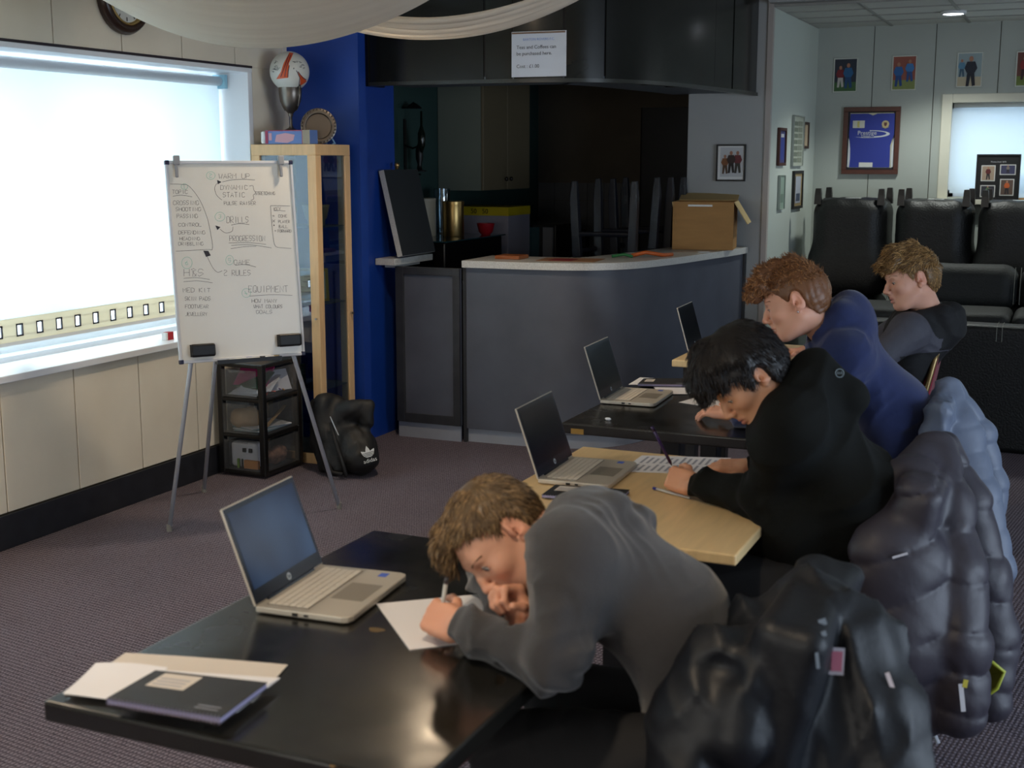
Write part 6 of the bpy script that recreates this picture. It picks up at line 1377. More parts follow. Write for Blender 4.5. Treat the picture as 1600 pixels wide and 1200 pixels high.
def hand(v, wrist, d, back, thumb, curl, th=((.55, .75, -.30), (.75, .45, -.50), (.85, .1, -.55)), s=.93, spread=.0, wr=None):
    """fingers curl away from the back of the hand; curl: one (mcp, pip, dip) in degrees per finger, index first"""
    x = nrm(d); z = A(*back); z = nrm(z-x*(z@x)); y = np.cross(z, x); y = y*thumb; o = A(*wrist)
    L = lambda p: o+(x*p[0]+y*p[1]+z*p[2])*s
    v.cone(L((-.03, 0, 0)), L((.01, 0, 0)), .026*s, .025*s, .0, side=z, sf=.78)
    R = np.array([x, y, z]).T
    v.box(L((.048, .0, 0)), A(.046, .037, .0125)*s, R, rad=.012*s, k=.016)
    v.cone(L((.012, .018, -.006)), L((.045, .028, -.008)), .017*s, .014*s, .012); v.cone(L((.012, -.02, -.004)), L((.06, -.028, -.004)), .015*s, .011*s, .012)
    tips = []
    for i, (yy, ln, rr) in enumerate(((.0285, (.042, .025, .020), .0088), (.0095, (.046, .029, .021), .0090), (-.0095, (.042, .027, .021), .0085), (-.0275, (.033, .020, .018), .0076))):
        p = L((.088-.004*abs(i-1), yy, .001)); a = 0; sp = (1.5-i)*spread; r = rr*s
        for k_ in range(3):
            a += math.radians(curl[i][k_]); dr = x*math.cos(a)-z*math.sin(a)+y*sp*math.cos(a); q = p+nrm(dr)*ln[k_]*s; v.cone(p, q, r, r*.93, .0045 if k_ else .009); p = q; r *= .93
        tips.append(p)
    p = L((.020, .026, -.006)); r = .0115*s
    for k_, ln in enumerate((.042, .033, .026)):
        dr = x*th[k_][0]+y*th[k_][1]+z*th[k_][2]; q = p+nrm(dr)*ln*s; v.cone(p, q, r, r*.90, .006); p = q; r *= .90
    tips.append(p); return tips
def tubes_arrays(PT, r0, r1, ns=3):
    """PT: (n strands, k points, 3) -> many thin tapered tubes in one go"""
    n, k, _ = PT.shape; T = np.gradient(PT, axis=1); T /= np.linalg.norm(T, axis=2, keepdims=True)+1e-9
    ref = np.tile(A(.31, .77, .55), (n, k, 1)); U = np.cross(T, ref); U /= np.linalg.norm(U, axis=2, keepdims=True)+1e-9; W_ = np.cross(T, U)
    rr = np.linspace(1, 0, k)**.6; R = (r0*rr+r1)[None, :, None]; V = np.stack([PT+R*(math.cos(a)*U+math.sin(a)*W_) for a in 2*math.pi*np.arange(ns)/ns], 2)
    idx = np.arange(n*k*ns).reshape(n, k, ns); Q = np.stack([idx[:, :-1, :], np.roll(idx, -1, 2)[:, :-1, :], np.roll(idx, -1, 2)[:, 1:, :], idx[:, 1:, :]], -1).reshape(-1, 4)
    return V.reshape(-1, 3), Q
def hair(H, par, col, hairline, thick, extra, n, length, flow, curl, seed, cols2, rad=.0011, lift=.35, lumps=.004, lf=60, face=None, name='hair'):
    rg = np.random.default_rng(seed); ext = .19*H.s; v = Vol(H.c-ext, H.c+ext, .0032); S = H.s
    v.ell(H.w(-.012, .030, 0), (A(.098, .087, .074)+thick)*S, H.R, 0); v.ell(H.w(-.03, .0, 0), (A(.078, .080, .066)+thick*.6)*S, H.R, .02)
    ax = [v.lo[i]+v.h*np.arange(v.n[i]) for i in range(3)]; G = np.stack(np.meshgrid(*ax, indexing='ij'), -1); q = H.loc(G)
    hl = np.interp(q[..., 0], [a for a, b in hairline], [b for a, b in hairline]); cut = (hl-q[..., 1])*.75*S
    v.F = np.maximum(v.F, cut.astype(np.float32))
    for s_ in (-1, 1): v.ell(H.w(-.008, -.006, .085*s_), A(.029, .040, .022)*S, H.R, .004, True)
    extra(v, H)
    f = wave_noise(seed, lf, 6, True); v.disp(lambda p: lumps*f(p))
    P, Q = v.mesh(); N = vnormals(P, Q); base = np.array(lin(col)); fc = wave_noise(seed+1, 90, 5)
    C = base*(.62+.14*fc(P)[:, None])
    up = P[:, :] ; w_ = np.linalg.norm(P-H.c, axis=1) > .07*S; idx = np.where(w_)[0]; r_i = rg.choice(idx, n)
    k = 5; q = H.loc(P[r_i]); nl = N[r_i]@H.R; FL_ = flow(q, nl); FL_ += rg.normal(size=FL_.shape)*.16; FL_ -= nl*(FL_*nl).sum(1, keepdims=True)*.85; FL_ /= np.linalg.norm(FL_, axis=1, keepdims=True)
    ln = length(q)*rg.uniform(.6, 1.15, n); PT = np.zeros((n, k, 3)); p = P[r_i]-N[r_i]*.003; PT[:, 0] = p; d = FL_@H.R.T+N[r_i]*lift; d /= np.linalg.norm(d, axis=1, keepdims=True)
    cax = rg.normal(size=(n, 3)); cax /= np.linalg.norm(cax, axis=1, keepdims=True)
    for i in range(1, k):
        p = p+d*(ln/(k-1))[:, None]; PT[:, i] = p; d = d-N[r_i]*lift*.38+curl*np.cross(cax, d)*rg.uniform(.4, 1, (n, 1)); d /= np.linalg.norm(d, axis=1, keepdims=True)
    V2, Q2 = tubes_arrays(PT, rad, .00025, 3); tone = np.array([lin(c) for c in cols2])[rg.integers(0, len(cols2), n)]*rg.uniform(.8, 1.25, (n, 1)); C2 = np.repeat(tone, k*3, 0)
    return qobj(name, np.vstack([P, V2]), np.vstack([Q, Q2+len(P)]), M_hairs, par, np.vstack([C, C2]))
def eye(H, s_, par, look=(1, -.15, 0)):
    c = H.w(.0755, -.001, .031*s_); r = .0128*H.s; d = nrm(H.R@A(*look)); R = frame(d); R = np.array([R[:, 1], R[:, 2], R[:, 0]]).T
    g = MB(); prof = [(r*math.sin(a), r*math.cos(a)) for a in np.linspace(math.pi-.01, .46, 12)]; g.lathe(c, prof, 20, R=R, mi=0)
    g.lathe(c+d*.0002, [(r*math.sin(a), r*math.cos(a)) for a in np.linspace(.48, .20, 4)], 20, R=R, mi=1); g.lathe(c+d*.0004, [(r*math.sin(a), r*math.cos(a)) for a in np.linspace(.22, .001, 3)], 16, R=R, mi=2)
    return obj('eye', g, [M_eyew, M_iris, M_pupil], par, smooth=True)
def face_lines(H, par, brow, lid, browcol):
    g = MB(); rg = random.Random(5)
    for s_ in (-1, 1):
        for k_ in range(46):
            t = k_/45; x = .0925-.004*t-.018*t**3; y = .0185+.005*math.sin(t*2.4)-.003*t; z = (.013+.036*t)*s_
            g.tube([H.w(x+.0015, y+rg.uniform(-.0025, .0015), z), H.w(x+.0022, y+.002+rg.uniform(0, .003), z+.005*s_)], brow, 3)
    o = obj('eyebrows', g, mat('brow_%d_%d_%d' % browcol, browcol, .6), par)
    g = MB()
    for s_ in (-1, 1):
        pts = [H.w(.0755+.0152*math.cos(a)*math.cos(b), -.0035+lid*1.0*math.cos(a*1.05), (.031+.0150*math.sin(a))*s_) for a, b in [(a, .12) for a in np.linspace(-1.0, 1.05, 9)]]; g.tube(pts, [.0005]+[.0010]*7+[.0006], 5)
    obj('eyelashes', g, M_lash, par); return o
def wrapped(pts, n=4): return [tuple(q) for q in smoothpath([A(*p) for p in pts], n)]
def person(label, J, H, skin, cloth, trous, opt):
    root = thing('person', label, 'person', (J['pelvis'][0], J['pelvis'][1], 0), group='boys writing at the row of tables')
    g_ = {k: A(*v) for k, v in J.items() if k != 'x'}; pel, nk, Ls, Rs = g_['pelvis'], g_['neck'], g_['Lsh'], g_['Rsh']; mid = g_.get('mid', (pel+nk)/2)
    left = nrm(Ls-Rs); ut = nrm(nk-pel); fwd = nrm(np.cross(left, ut)); bk_ = -fwd
    rx_ = opt.get('bulk', 1.0)
    # skin: one body under the clothes, finer at head and hands
    al = np.array(list(g_.values())); v = Vol(al.min(0)-.16, al.max(0)+.12, .007)
    def torso(v, e, k):
        v.ell(pel, A(.115+e, .155+e, .105+e), np.array([fwd, left, ut]).T, 0)
        v.cone(pel+ut*.04, mid, .088+e, .090+e, k, side=left, sf=1.42); v.cone(mid, nk-ut*.10, .092+e, .100+e, k, side=left, sf=1.42)
        v.cone(Ls-left*.05, Rs+left*.05, .062+e, .062+e, k); v.cone(nk-ut*.10, nk, .085+e, .055+e, k, side=left, sf=1.25)
    torso(v, -.012, .05)
    for s_ in 'LR':
        v.cone(g_[s_+'sh'], g_[s_+'el'], .044, .036, .03); v.cone(g_[s_+'el'], g_[s_+'wr'], .037, .026, .02)
        v.cone(g_[s_+'hip'], g_[s_+'kn'], .070, .050, .03); v.cone(g_[s_+'kn'], g_[s_+'an'], .050, .036, .02); v.cone(g_[s_+'an'], g_[s_+'an']+fwd*A(1, 1, 0)*.14-A(0, 0, .03), .035, .028, .02)
    v.cone(nk-ut*.05, H.w(-.02, -.05, 0), .056, .05, .02)
    v.ell(H.c-H.R@A(.02, -.02, 0)*H.s, A(.06, .06, .05)*H.s, H.R, .02)
    P0, Q0 = v.mesh(); parts = [(P0, Q0)]
    hv = head_vol(H, nk, **opt.get('face', {})); P1, Q1 = hv.mesh(); P1 = smooth_mesh(P1, Q1, 1, .35); parts.append((P1, Q1)); tips = {}
    for s_ in 'LR':
        hd_ = opt['hands'][s_]; wv_ = g_[s_+'wr']; v = Vol(wv_-.20, wv_+.20, .0026); fa = nrm(wv_-g_[s_+'el'])
        v.cone(wv_-fa*.12, wv_, .030, .0255, 0); tips[s_] = hand(v, wv_, **hd_); P_, Q_ = v.mesh(); P_ = smooth_mesh(P_, Q_, 1, .3); parts.append((P_, Q_))
    off = 0; PP = []; QQ = []; CC = []
    for i, (P_, Q_) in enumerate(parts):
        PP.append(P_); QQ.append(Q_+off); off += len(P_)
        c = skin_tone(H, P_, skin, opt.get('rosy', 1))
        if i >= 2: f = wave_noise(5, 50, 4); c = c*(1+.06*f(P_)[:, None])*A(1.0, .93, .90)
        CC.append(c)
    qobj('body', np.vstack(PP), np.vstack(QQ), skin_mat('skin'), root, np.vstack(CC))
    for s_ in (-1, 1): eye(H, s_, root, opt.get('look', (1, -.25, 0)))
    # trousers
    al = np.array([g_[k] for k in g_ if k[1:] in ('hip', 'kn', 'an') or k in ('pelvis',)]); v = Vol(al.min(0)-.16, al.max(0)+.17, .009)
    v.ell(pel-ut*.01, A(.125, .165, .11), np.array([fwd, left, ut]).T, 0)
    for s_ in 'LR': v.cone(g_[s_+'hip'], g_[s_+'kn'], .098, .072, .03, side=A(0, 0, 1), sf=1.2); v.cone(g_[s_+'kn'], g_[s_+'an'], .068, .050, .02)
    f = crease(opt['seed']+3, 34, [fwd+ut*.3, ut]); v.disp(lambda p: -.007*f(p)); P_, Q_ = v.mesh(); tr = qobj('trousers', P_, Q_, trous, root)
    for s_ in 'LR':
        an = g_[s_+'an']; v = Vol(an-.2, an+A(.2, .2, .12), .008); fd = nrm(fwd*A(1, 1, 0)); so = A(an[0], an[1], .035); Rf = np.array([fd, A(-fd[1], fd[0], 0), A(0, 0, 1)]).T
        v.box(so+fd*.055, A(.135, .045, .032), Rf, rad=.03, k=0); v.cone(so+A(0, 0, .02), so+A(0, 0, .075), .042, .040, .03); v.ell(so+fd*.05+A(0, 0, .03), A(.08, .038, .03), Rf, .03); v.half(A(0, 0, .004), A(0, 0, -1)); P_, Q_ = v.mesh(); qobj('shoe', P_, Q_, opt.get('shoe', M_black), root)
    # top garment
    al = np.array([g_[k] for k in ('pelvis', 'neck', 'Lsh', 'Rsh', 'Lel', 'Rel', 'Lwr', 'Rwr')]); v = Vol(al.min(0)-.20, al.max(0)+.16, opt.get('ch', .006))
    e = .014*rx_; torso(v, e, .06); v.ell(pel+fwd*.045+ut*.01, A(.150, .185, .115)*opt.get('hem', 1), np.array([fwd, left, ut]).T, .05)
    for s_ in 'LR':
        sh, el, wr = g_[s_+'sh'], g_[s_+'el'], g_[s_+'wr']; fa = nrm(wr-el); wc = wr-fa*.012
        v.cone(sh, el, (.062)*rx_, .053*rx_, .075); v.cone(el, wc-fa*.05, .054*rx_, .043*rx_, .025); v.cone(wc-fa*.055, wc, .037, .033, .006)
        if s_ in opt.get('bagelbow', ''): v.ell(el, A(.062, .062, .062), None, .03)
        Rf = frame(fa, (0.1, 0.3, 1)); v.box(wr+fa*.048, A(.05, .055, .055), Rf, rad=.004, k=.003, sub=True)
    opt['top'](v, dict(pel=pel, nk=nk, Ls=Ls, Rs=Rs, left=left, ut=ut, fwd=fwd, bk=bk_, H=H))
    f1_ = crease(opt['seed'], opt.get('ff', 17)*1.6, [ut+left*.3, fwd*.6+ut]); f2_ = crease(opt['seed']+1, 62, [ut, left+ut*.4]); am = -opt.get('fold', .008)*1.25
    v.disp(lambda p: am*f1_(p)-.0042*f2_(p)*(.5+.5*np.sin(p[:, 0]*23+p[:, 2]*31)))
    # sleeve creases squeezed at the elbows
    for s_ in 'LR':
        el = g_[s_+'el']; ax_ = nrm(g_[s_+'wr']-g_[s_+'sh'])
        v.disp(lambda p, el=el, ax_=ax_: .0085*np.sin(((p-el)@ax_)*80+3*np.sin(p[:, 2]*30))*np.exp(-((p-el)**2).sum(1)/.0085))
    v.cone(nk-ut*.02+fwd*.01, H.w(-.01, -.06, 0), .060, .062, .004, sub=True)
    P_, Q_ = v.mesh(); P_ = smooth_mesh(P_, Q_, 1, .4); cl_ = None
    mi = None
    if 'split' in opt: cen = P_[Q_].mean(1); mi = opt['split'](cen, dict(pel=pel, nk=nk, Ls=Ls, Rs=Rs, left=left, ut=ut, fwd=fwd, H=H, **{k: g_[k] for k in g_ if k[1:] in ('el', 'wr')})).astype(int)
    qobj('hooded_top', P_, Q_, cloth, root, mi=mi)
    return root, tips
def pen(label, tip, top, cols, r=.0042, grp='pens held in the hands'):
    t = thing('pen', label, 'pen', tuple(tip)); tip = A(*tip); top = A(*top); d = nrm(top-tip)
    g = MB(); g.tube([tip+d*.012, top-d*.012], r, 10); obj('barrel', g, mat('pen%d_%d_%d' % cols[0], cols[0], .25), t, smooth=True)
    g = MB(); g.tube([tip, tip+d*.006, tip+d*.013], [.0006, r*.5, r*.95], 8); obj('nib', g, mat('pen%d_%d_%d' % cols[1], cols[1], .3), t, smooth=True)
    g = MB(); g.tube([top-d*.014, top], r*1.05, 10); obj('end_cap', g, mat('pen%d_%d_%d' % cols[2], cols[2], .3), t, smooth=True); return t
CV = lambda r, u, t: nrm(_rt*r+_up*u-_fw*t)     # direction given as right, up and towards the viewpoint
def hoodroll(v, c, r1=.040, r2=.052, w_=.095, drop=.10, bag=(.075, .10, .085), bagoff=.10):
    nk, left, ut, fw_, bk_ = c['nk'], c['left'], c['ut'], c['fwd'], c['bk']
    pts = [nk+fw_*.075+left*.035-ut*.055, nk+left*w_*.92+fw_*.03-ut*.005, nk+left*w_*.75+bk_*.055+ut*.02, nk+bk_*.088+ut*.03, nk-left*w_*.75+bk_*.055+ut*.02, nk-left*w_*.92+fw_*.03-ut*.005, nk+fw_*.075-left*.035-ut*.055]
    v.chain(pts, [r1*.6, r1*.85, r2*.9, r2, r2*.9, r1*.85, r1*.6], .02)
    v.ell(nk+bk_*bagoff-ut*.03, A(*bag), np.array([bk_, left, ut]).T, .05)

# ---- the boy in the foreground
M_hood1 = mat('charcoal_grey_sweatshirt', (50, 49, 51), .9, bump=.15, bscale=250, sheen=.25, var=.05, vscale=60)
M_trk = mat('black_tracksuit', (15, 16, 20), .8)
H1 = Head(atd(781, 838, 2.60), CV(-.46, -.80, .40), CV(-.82, .47, .10), .97)
J1_ = dict(pelvis=(-.60, 2.36, .54), mid=(-.70, 2.36, .80), neck=(-.885, 2.33, .965), Lsh=(-.845, 2.175, .955), Rsh=(-.915, 2.49, .93), Lel=(-.84, 2.09, .79), Lwr=(-1.075, 2.165, .788), Rel=(-1.17, 2.54, .785), Rwr=tuple(atd(822, 978, 2.53)),
           Lhip=(-.64, 2.25, .53), Rhip=(-.62, 2.45, .52), Lkn=(-1.0, 2.22, .52), Rkn=(-1.0, 2.5, .52), Lan=(-.93, 2.2, .09), Ran=(-.95, 2.52, .09))
fist = [(62, 78, 50), (66, 82, 50), (70, 84, 50), (74, 84, 50)]
def top1(v, c):
    nk, left, ut, fw_, bk_ = c['nk'], c['left'], c['ut'], c['fwd'], c['bk']
    # big soft hood thrown back over the shoulders
    v.chain([nk+left*.09+fw_*.03-ut*.02, nk+left*.085+bk_*.05-ut*.0, nk+bk_*.08+ut*.0, nk-left*.08+bk_*.06+ut*.0, nk-left*.10+fw_*.02], [.024, .032, .036, .032, .024], .02)
    v.chain([atd(888, 788, 2.58), atd(930, 802, 2.56), atd(980, 826, 2.54)], [.022, .034, .036], .015); v.chain([atd(905, 790, 2.70), atd(960, 795, 2.68), atd(1000, 812, 2.62)], [.022, .030, .028], .015); v.cone(atd(985, 832, 2.56), atd(1004, 815, 2.62), .030, .026, .02)
p1_, tips1 = person('boy in a charcoal hooded sweatshirt slumped over the foreground table, writing on white paper', J1_, H1, (208, 156, 130), M_hood1, M_trk,
    dict(seed=101, fold=.011, ff=15, bulk=1.12, face=dict(lid=.0078), look=(1, -.35, .1), rosy=1.1, top=top1, hands=dict(
        L=dict(d=A(-.93, .28, .10), back=A(-.25, -.72, .62), thumb=-1, curl=[(48, 62, 30), (58, 74, 40), (66, 80, 45), (70, 82, 45)], th=((.72, .55, -.30), (.85, .20, -.50), (.85, -.05, -.55))),
        R=dict(d=CV(-.40, .90, .10), back=CV(.62, .30, -.70), thumb=1, curl=fist, th=((.5, .7, -.4), (.6, .3, -.7), (.5, 0, -.8))))))
face_lines(H1, p1_, .0010, .0078, (110, 78, 52))
def ex1(v, H):
    v.chain([H.w(.040, .104, -.03), H.w(.078, .088, -.015), H.w(.092, .070, -.02)], [.020, .018, .012], .02); v.chain([H.w(.080, .080, -.05), H.w(.098, .050, -.045)], [.016, .009], .02)
def flow1(q, n): d = np.zeros_like(q); d[:, 0] = 1.0*(q[:, 0] > -.05)-.2*(q[:, 0] <= -.05); d[:, 1] = -.30-.8*(np.abs(q[:, 2]) > .055)-.8*(q[:, 0] < -.04); d[:, 2] = -.25; return d
hair(H1, p1_, (112, 90, 62), [(-.13, -.060), (-.06, -.055), (-.035, -.030), (-.02, .010), (.014, .020), (.030, .048), (.05, .066), (.07, .078), (.12, .084)], .009, ex1, 6500, lambda q: .023+.008*((q[:, 0] > .03) & (q[:, 2] < .02)), flow1, .12, 201, [(124, 98, 66), (96, 74, 50), (146, 118, 82), (84, 66, 46)], rad=.0013, lift=.5, lumps=.003)
tp_ = atz(672, 998, TZ+.003); tL = tips1['L'][0]
pen('clear ballpoint pen held upright in the hand of the grey-hooded boy', tp_ if False else tuple(atd(686, 985, 2.60)), tuple(atd(698, 902, 2.56)), ((186, 184, 178), (60, 60, 66), (58, 56, 60)), .0044)

# ---- the black-haired boy
M_hood2 = mat('black_green_hoodie', (10, 13, 12), .9, bump=.12, bscale=250, spec=.25)
H2 = Head(atd(1166, 590, 3.42), CV(-.66, -.74, .14)*1.0, CV(-.70, .70, .06), 1.0)
J2_ = dict(pelvis=(-.50, 3.46, .55), mid=(-.50, 3.43, .82), neck=(-.705, 3.41, 1.075), Lsh=(-.655, 3.26, 1.03), Rsh=(-.68, 3.60, 1.02), Lel=tuple(atz(1196, 775, .80)), Lwr=tuple(atz(1082, 757, .785)), Rel=(-.70, 3.84, .79), Rwr=tuple(atz(1166, 729, .775)),
           Lhip=(-.54, 3.29, .53), Rhip=(-.50, 3.55, .52), Lkn=(-.98, 3.27, .58), Rkn=(-.90, 3.60, .52), Lan=(-.92, 3.27, .09), Ran=(-.92, 3.62, .09))
def top2(v, c):
    hoodroll(v, c, .030, .044, .085, bag=(.065, .10, .085), bagoff=.085); v.cone(c['nk']+c['bk']*.09+c['ut']*.05-c['left']*.0, c['nk']+c['bk']*.16-c['ut']*.05, .045, .05, .04)
    v.ell(A(-.64, 3.40, .71), A(.14, .16, .13), None, .06); v.ell(c['pel']*.5+c['nk']*.5+c['bk']*.06, A(.09, .15, .20), np.array([c['bk'], c['left'], c['ut']]).T, .06)
p2_, tips2 = person('black-haired boy in a black hoodie bent over a worksheet, writing with a purple pencil', J2_, H2, (208, 156, 124), M_hood2, M_trk,
    dict(seed=111, fold=.010, ff=14, bulk=1.15, face=dict(lid=.0028), look=(1, -.6, 0), top=top2, hands=dict(
        L=dict(d=A(-.90, .34, .10), back=A(-.2, -.80, .55), thumb=-1, curl=[(45, 60, 28), (56, 70, 38), (64, 78, 42), (68, 80, 42)], th=((.72, .55, -.30), (.85, .20, -.50), (.85, -.05, -.55))),
        R=dict(d=A(-.95, -.16, -.04), back=A(.0, -.25, .95), thumb=1, curl=[(14, 22, 12), (16, 24, 14), (18, 24, 14), (20, 24, 14)], th=((.62, .75, -.15), (.85, .45, -.25), (.9, .2, -.3))))))
face_lines(H2, p2_, .0008, .0028, (22, 18, 18))
def ex2(v, H):
    v.chain([H.w(.02, .125, 0), H.w(.080, .092, .02), H.w(.104, .058, .03)], [.03, .030, .016], .03); v.chain([H.w(.02, .125, -.03), H.w(.085, .085, -.03), H.w(.106, .052, -.02)], [.03, .030, .016], .03)
    v.chain([H.w(.06, .08, .055), H.w(.070, .055, .060)], [.024, .012], .02); v.chain([H.w(.0, .05, .075), H.w(.020, .01, .076)], [.02, .012], .02)
    v.ell(H.w(-.05, .02, 0), A(.075, .09, .078), H.R, .03); v.ell(H.w(-.02, .07, 0), A(.10, .07, .082), H.R, .03)
def flow2(q, n): d = np.zeros_like(q); d[:, 0] = 1.1*(q[:, 0] > -.02)-.15; d[:, 1] = -.5-1.0*(np.abs(q[:, 2]) > .045)-1.0*(q[:, 0] < -.02); d[:, 2] = .15; return d
hair(H2, p2_, (24, 20, 20), [(-.14, -.085), (-.05, -.078), (-.032, -.040), (-.02, .0), (.02, .004), (.04, .022), (.06, .042), (.085, .052), (.12, .055)], .017, ex2, 4600, lambda q: .028+.008*(q[:, 0] > .03), flow2, .10, 211, [(26, 22, 22), (18, 15, 16), (44, 36, 32), (30, 26, 26)], rad=.0014, lift=.3, lumps=.006, lf=45)
pen('dark purple pencil held by the black-haired boy', tuple(atd(1050, 728, 3.72)), tuple(atd(1019, 667, 3.66)), ((52, 36, 88), (40, 34, 40), (44, 30, 76)), .0048)
# ring badge on the hood
g = MB(); c_ = atd(1312, 584, 3.30); Rr = np.array([_rt, _up, -_fw]).T
def on_obj(par, nm, px, py, parts, m, lift=.007):
    o = [c for c in par.children if c.name.startswith(nm)][0]; d = surf_d(o, px, py)
    if d is None: return
    c = atd(px, py, d-lift); g = MB()
    for pl in parts: g.tube([c+_rt*a+_up*b for a, b in pl], .0013, 5)
    obj('printed_mark', g, m, par)
M_mark = mat('pale_blue_mark', (120, 136, 144), .5)
on_obj(p2_, 'hooded_top', 1312, 583, [[(.011*math.cos(a), .011*math.sin(a)) for a in np.linspace(0, 6.29, 19)], [(-.007, -.003), (-.005, .004), (-.002, -.003), (.0, .004), (.002, -.003), (.005, .004), (.007, -.003)]], M_mark)
on_obj(p2_, 'trousers', 1085, 872, [[(-.016, .0), (-.010, .008), (-.004, -.003), (-.010, -.008), (-.016, .0)], [(-.004, .006), (.002, .008), (.001, -.006), (.007, -.007)], [(.004, .004), (.012, .006), (.010, -.005), (.018, -.004)]], M_mark)
# ---- the ginger-haired boy
M_hood3 = mat('navy_blue_hoodie', (20, 36, 84), .85, bump=.12, bscale=250, sheen=.25, var=.06, vscale=50)
H3 = Head(atd(1243, 470, 4.42), CV(-.90, -.32, -.28), CV(-.26, .96, -.05), 1.07)
J3_ = dict(pelvis=(-.56, 4.64, .56), mid=(-.56, 4.60, .84), neck=(-.785, 4.52, 1.115), Lsh=(-.70, 4.38, 1.045), Rsh=(-.76, 4.72, 1.045), Lel=(-.80, 4.38, .81), Lwr=tuple(atz(1141, 645, .785)), Rel=(-.92, 4.95, .80), Rwr=(-1.14, 4.93, .785),
           Lhip=(-.56, 4.55, .53), Rhip=(-.56, 4.73, .53), Lkn=(-.98, 4.50, .54), Rkn=(-.98, 4.78, .54), Lan=(-.93, 4.48, .09), Ran=(-.96, 4.8, .09))
def top3(v, c):
    c = dict(c, nk=c['nk']+c['ut']*.02); hoodroll(v, c, .040, .056, .098, bag=(.07, .12, .075), bagoff=.09); v.ell((c['pel']+c['nk'])/2+c['bk']*.05, A(.08, .16, .22), np.array([c['bk'], c['left'], c['ut']]).T, .06)
p3_, tips3 = person('ginger curly-haired boy in a navy blue hoodie at the middle black table', J3_, H3, (222, 166, 140), M_hood3, M_trk,
    dict(seed=121, fold=.010, ff=13, bulk=1.18, face=dict(lid=.0026), look=(1, -.6, 0), rosy=.9, top=top3, hands=dict(
        L=dict(d=A(-.94, .30, -.05), back=A(0, -.30, .95), thumb=-1, curl=[(12, 20, 12), (12, 22, 12), (14, 22, 12), (16, 22, 12)], th=((.62, .75, -.15), (.85, .45, -.25), (.9, .2, -.3))),
        R=dict(d=A(-.95, -.1, 0), back=A(0, .2, .95), thumb=1, curl=[(30, 40, 20)]*4))))
face_lines(H3, p3_, .0006, .0026, (130, 84, 52))
def ex3(v, H):
    for p, r in (((.02, .118, 0), .034), ((.06, .108, .02), .036), ((.06, .108, -.03), .036), ((.095, .088, .015), .030), ((.095, .085, -.03), .030), ((.118, .066, .0), .022), ((.120, .060, .035), .020), ((.112, .05, .02), .018), ((.085, .075, .05), .024), ((-.03, .11, 0), .036)): v.ell(H.w(*p), A(r, r, r)*H.s, H.R, .02)
def flow3(q, n): d = np.zeros_like(q); d[:, 0] = 1.0*(q[:, 1] > .03)-.2; d[:, 1] = -.2-.9*(q[:, 1] < .04); d[:, 2] = .1; return d
hair(H3, p3_, (140, 94, 62), [(-.14, -.068), (-.06, -.062), (-.035, -.035), (-.02, .004), (.022, .0), (.035, .02), (.06, .052), (.12, .060)], .007, ex3, 5200, lambda q: .008+.020*(q[:, 1] > .045), flow3, .95, 221, [(158, 110, 70), (124, 84, 52), (186, 134, 86), (108, 74, 48)], rad=.0014, lift=.4, lumps=.005, lf=70)
g = MB(); e_ = H3.w(.0, -.040, .078); g.lathe(e_, [(.001, -.003), (.0035, 0), (.001, .003)], 10); obj('ear_stud', g, M_chrome, p3_, smooth=True)
# ---- the farthest boy
M_top4 = mat('slate_grey_jacket_panel', (72, 72, 82), .75, bump=.12, bscale=150, var=.05, vscale=50); M_top4b = mat('black_jacket_panel', (20, 21, 24), .8, bump=.1, bscale=150)
H4 = Head(atd(1424, 436, 5.72), CV(-.975, -.20, .05), CV(-.17, .98, 0), 1.13)
J4_ = dict(pelvis=(-.70, 6.05, .56), mid=(-.68, 6.02, .82), neck=tuple(atd(1452, 492, 5.78)), Lsh=(-.665, 5.78, .955), Rsh=(-.70, 6.10, .955), Lel=(-.82, 5.66, .80), Lwr=(-1.06, 5.80, .81), Rel=(-.92, 6.28, .80), Rwr=(-1.18, 6.10, .80),
           Lhip=(-.72, 5.96, .53), Rhip=(-.72, 6.14, .53), Lkn=(-1.08, 5.9, .53), Rkn=(-1.08, 6.2, .53), Lan=(-1.0, 5.9, .09), Ran=(-1.05, 6.22, .09))
def top4(v, c): hoodroll(v, c, .032, .048, .095, bag=(.065, .11, .085), bagoff=.105)
def split4(cen, c):
    z = (cen-c['nk'])@c['ut']; r = np.linalg.norm(cen-c['nk'], axis=1); side = np.abs((cen-c['nk'])@c['left'])
    fw_ = (cen-c['nk'])@c['fwd']; hoodp = (r < .165) & (z > -.065) | ((fw_ < -.06) & (z > -.12) & (side < .12)); low = (cen[:, 2] < .86-.25*(cen[:, 0]+.65)*(-1)*0) & (np.linalg.norm(cen-c['Lel'], axis=1) > .15) & (cen[:, 0] > -.86); front = (fw_ > .055) & (side < .10)
    return hoodp | low | front
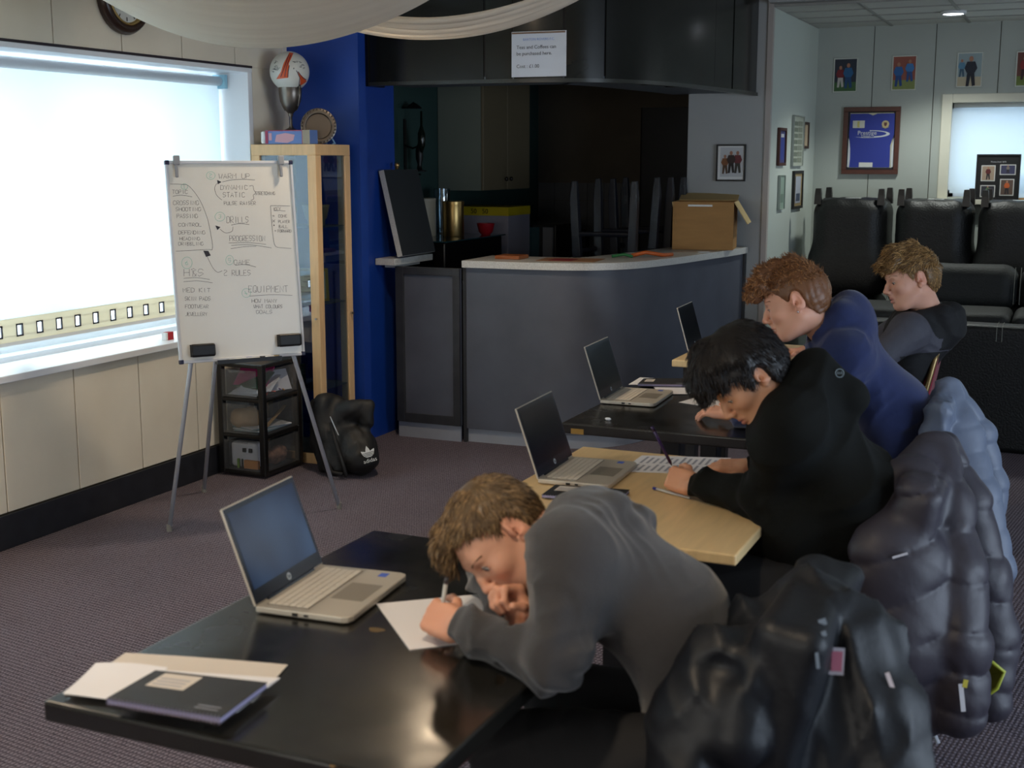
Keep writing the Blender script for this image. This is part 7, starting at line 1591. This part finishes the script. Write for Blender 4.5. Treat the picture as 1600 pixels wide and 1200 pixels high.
p4_, tips4 = person('sandy-haired boy in a grey and black hooded jacket at the farthest table', J4_, H4, (220, 166, 142), [M_top4, M_top4b], mat('dark_blue_jeans', (40, 48, 66), .85),
    dict(seed=131, fold=.010, ff=15, bulk=1.15, face=dict(lid=.0026), look=(1, -.6, 0), top=top4, split=split4, hands=dict(
        L=dict(d=A(-.9, .35, -.05), back=A(0, -.3, .95), thumb=-1, curl=[(25, 35, 20)]*4), R=dict(d=A(-.95, -.2, 0), back=A(0, .2, .95), thumb=1, curl=[(30, 40, 20)]*4))))
face_lines(H4, p4_, .0006, .0026, (120, 84, 52))
def ex4(v, H):
    v.chain([H.w(-.03, .122, 0), H.w(.05, .112, .01), H.w(.100, .078, .02)], [.028, .032, .022], .03); v.chain([H.w(.03, .11, -.03), H.w(.095, .075, -.03)], [.03, .022], .03); v.chain([H.w(.06, .09, .05), H.w(.085, .06, .055)], [.022, .012], .02)
def flow4(q, n): d = np.zeros_like(q); d[:, 0] = 1.0*(q[:, 1] > .03)-.2; d[:, 1] = -.25-.9*(q[:, 1] < .05); d[:, 2] = .1; return d
hair(H4, p4_, (140, 108, 68), [(-.14, -.068), (-.06, -.060), (-.035, -.030), (-.02, .006), (.022, .0), (.035, .02), (.06, .050), (.12, .058)], .010, ex4, 4200, lambda q: .014+.022*(q[:, 1] > .04), flow4, .22, 231, [(178, 138, 86), (134, 102, 64), (204, 164, 108), (108, 84, 58)], rad=.0013, lift=.5, lumps=.006, lf=55)

# ================================================================ MAIN-ROOM CEILING LAMPS (out of the frame, seen in reflections)
for (x_, y_), lab in (((-2.83, 5.40), 'lit ceiling downlight above the whiteboard corner, mirrored in the foreground table'), ((-1.15, 3.3), 'lit ceiling downlight above the middle tables'), ((-.95, 1.2), 'lit ceiling downlight above the foreground table'), ((-3.3, 2.4), 'lit ceiling downlight near the big window')):
    d_ = thing('ceiling_downlight', lab, 'lamp', (x_, y_, 2.70), group='downlights of the main room')
    g = MB(); g.lathe((x_, y_, 2.72), [(.095, .038), (.098, 0), (.082, -.004), (.076, .012)], 24); obj('rim', g, M_white_gloss, d_, smooth=True)
    g = MB(); g.lathe((x_, y_, 2.722), [(.001, 0), (.076, 0), (.076, .006)], 24); obj('diffuser', g, mat('warm_lamp_glow', (255, 236, 205), .5, emit=(255, 226, 190), estr=55), d_)
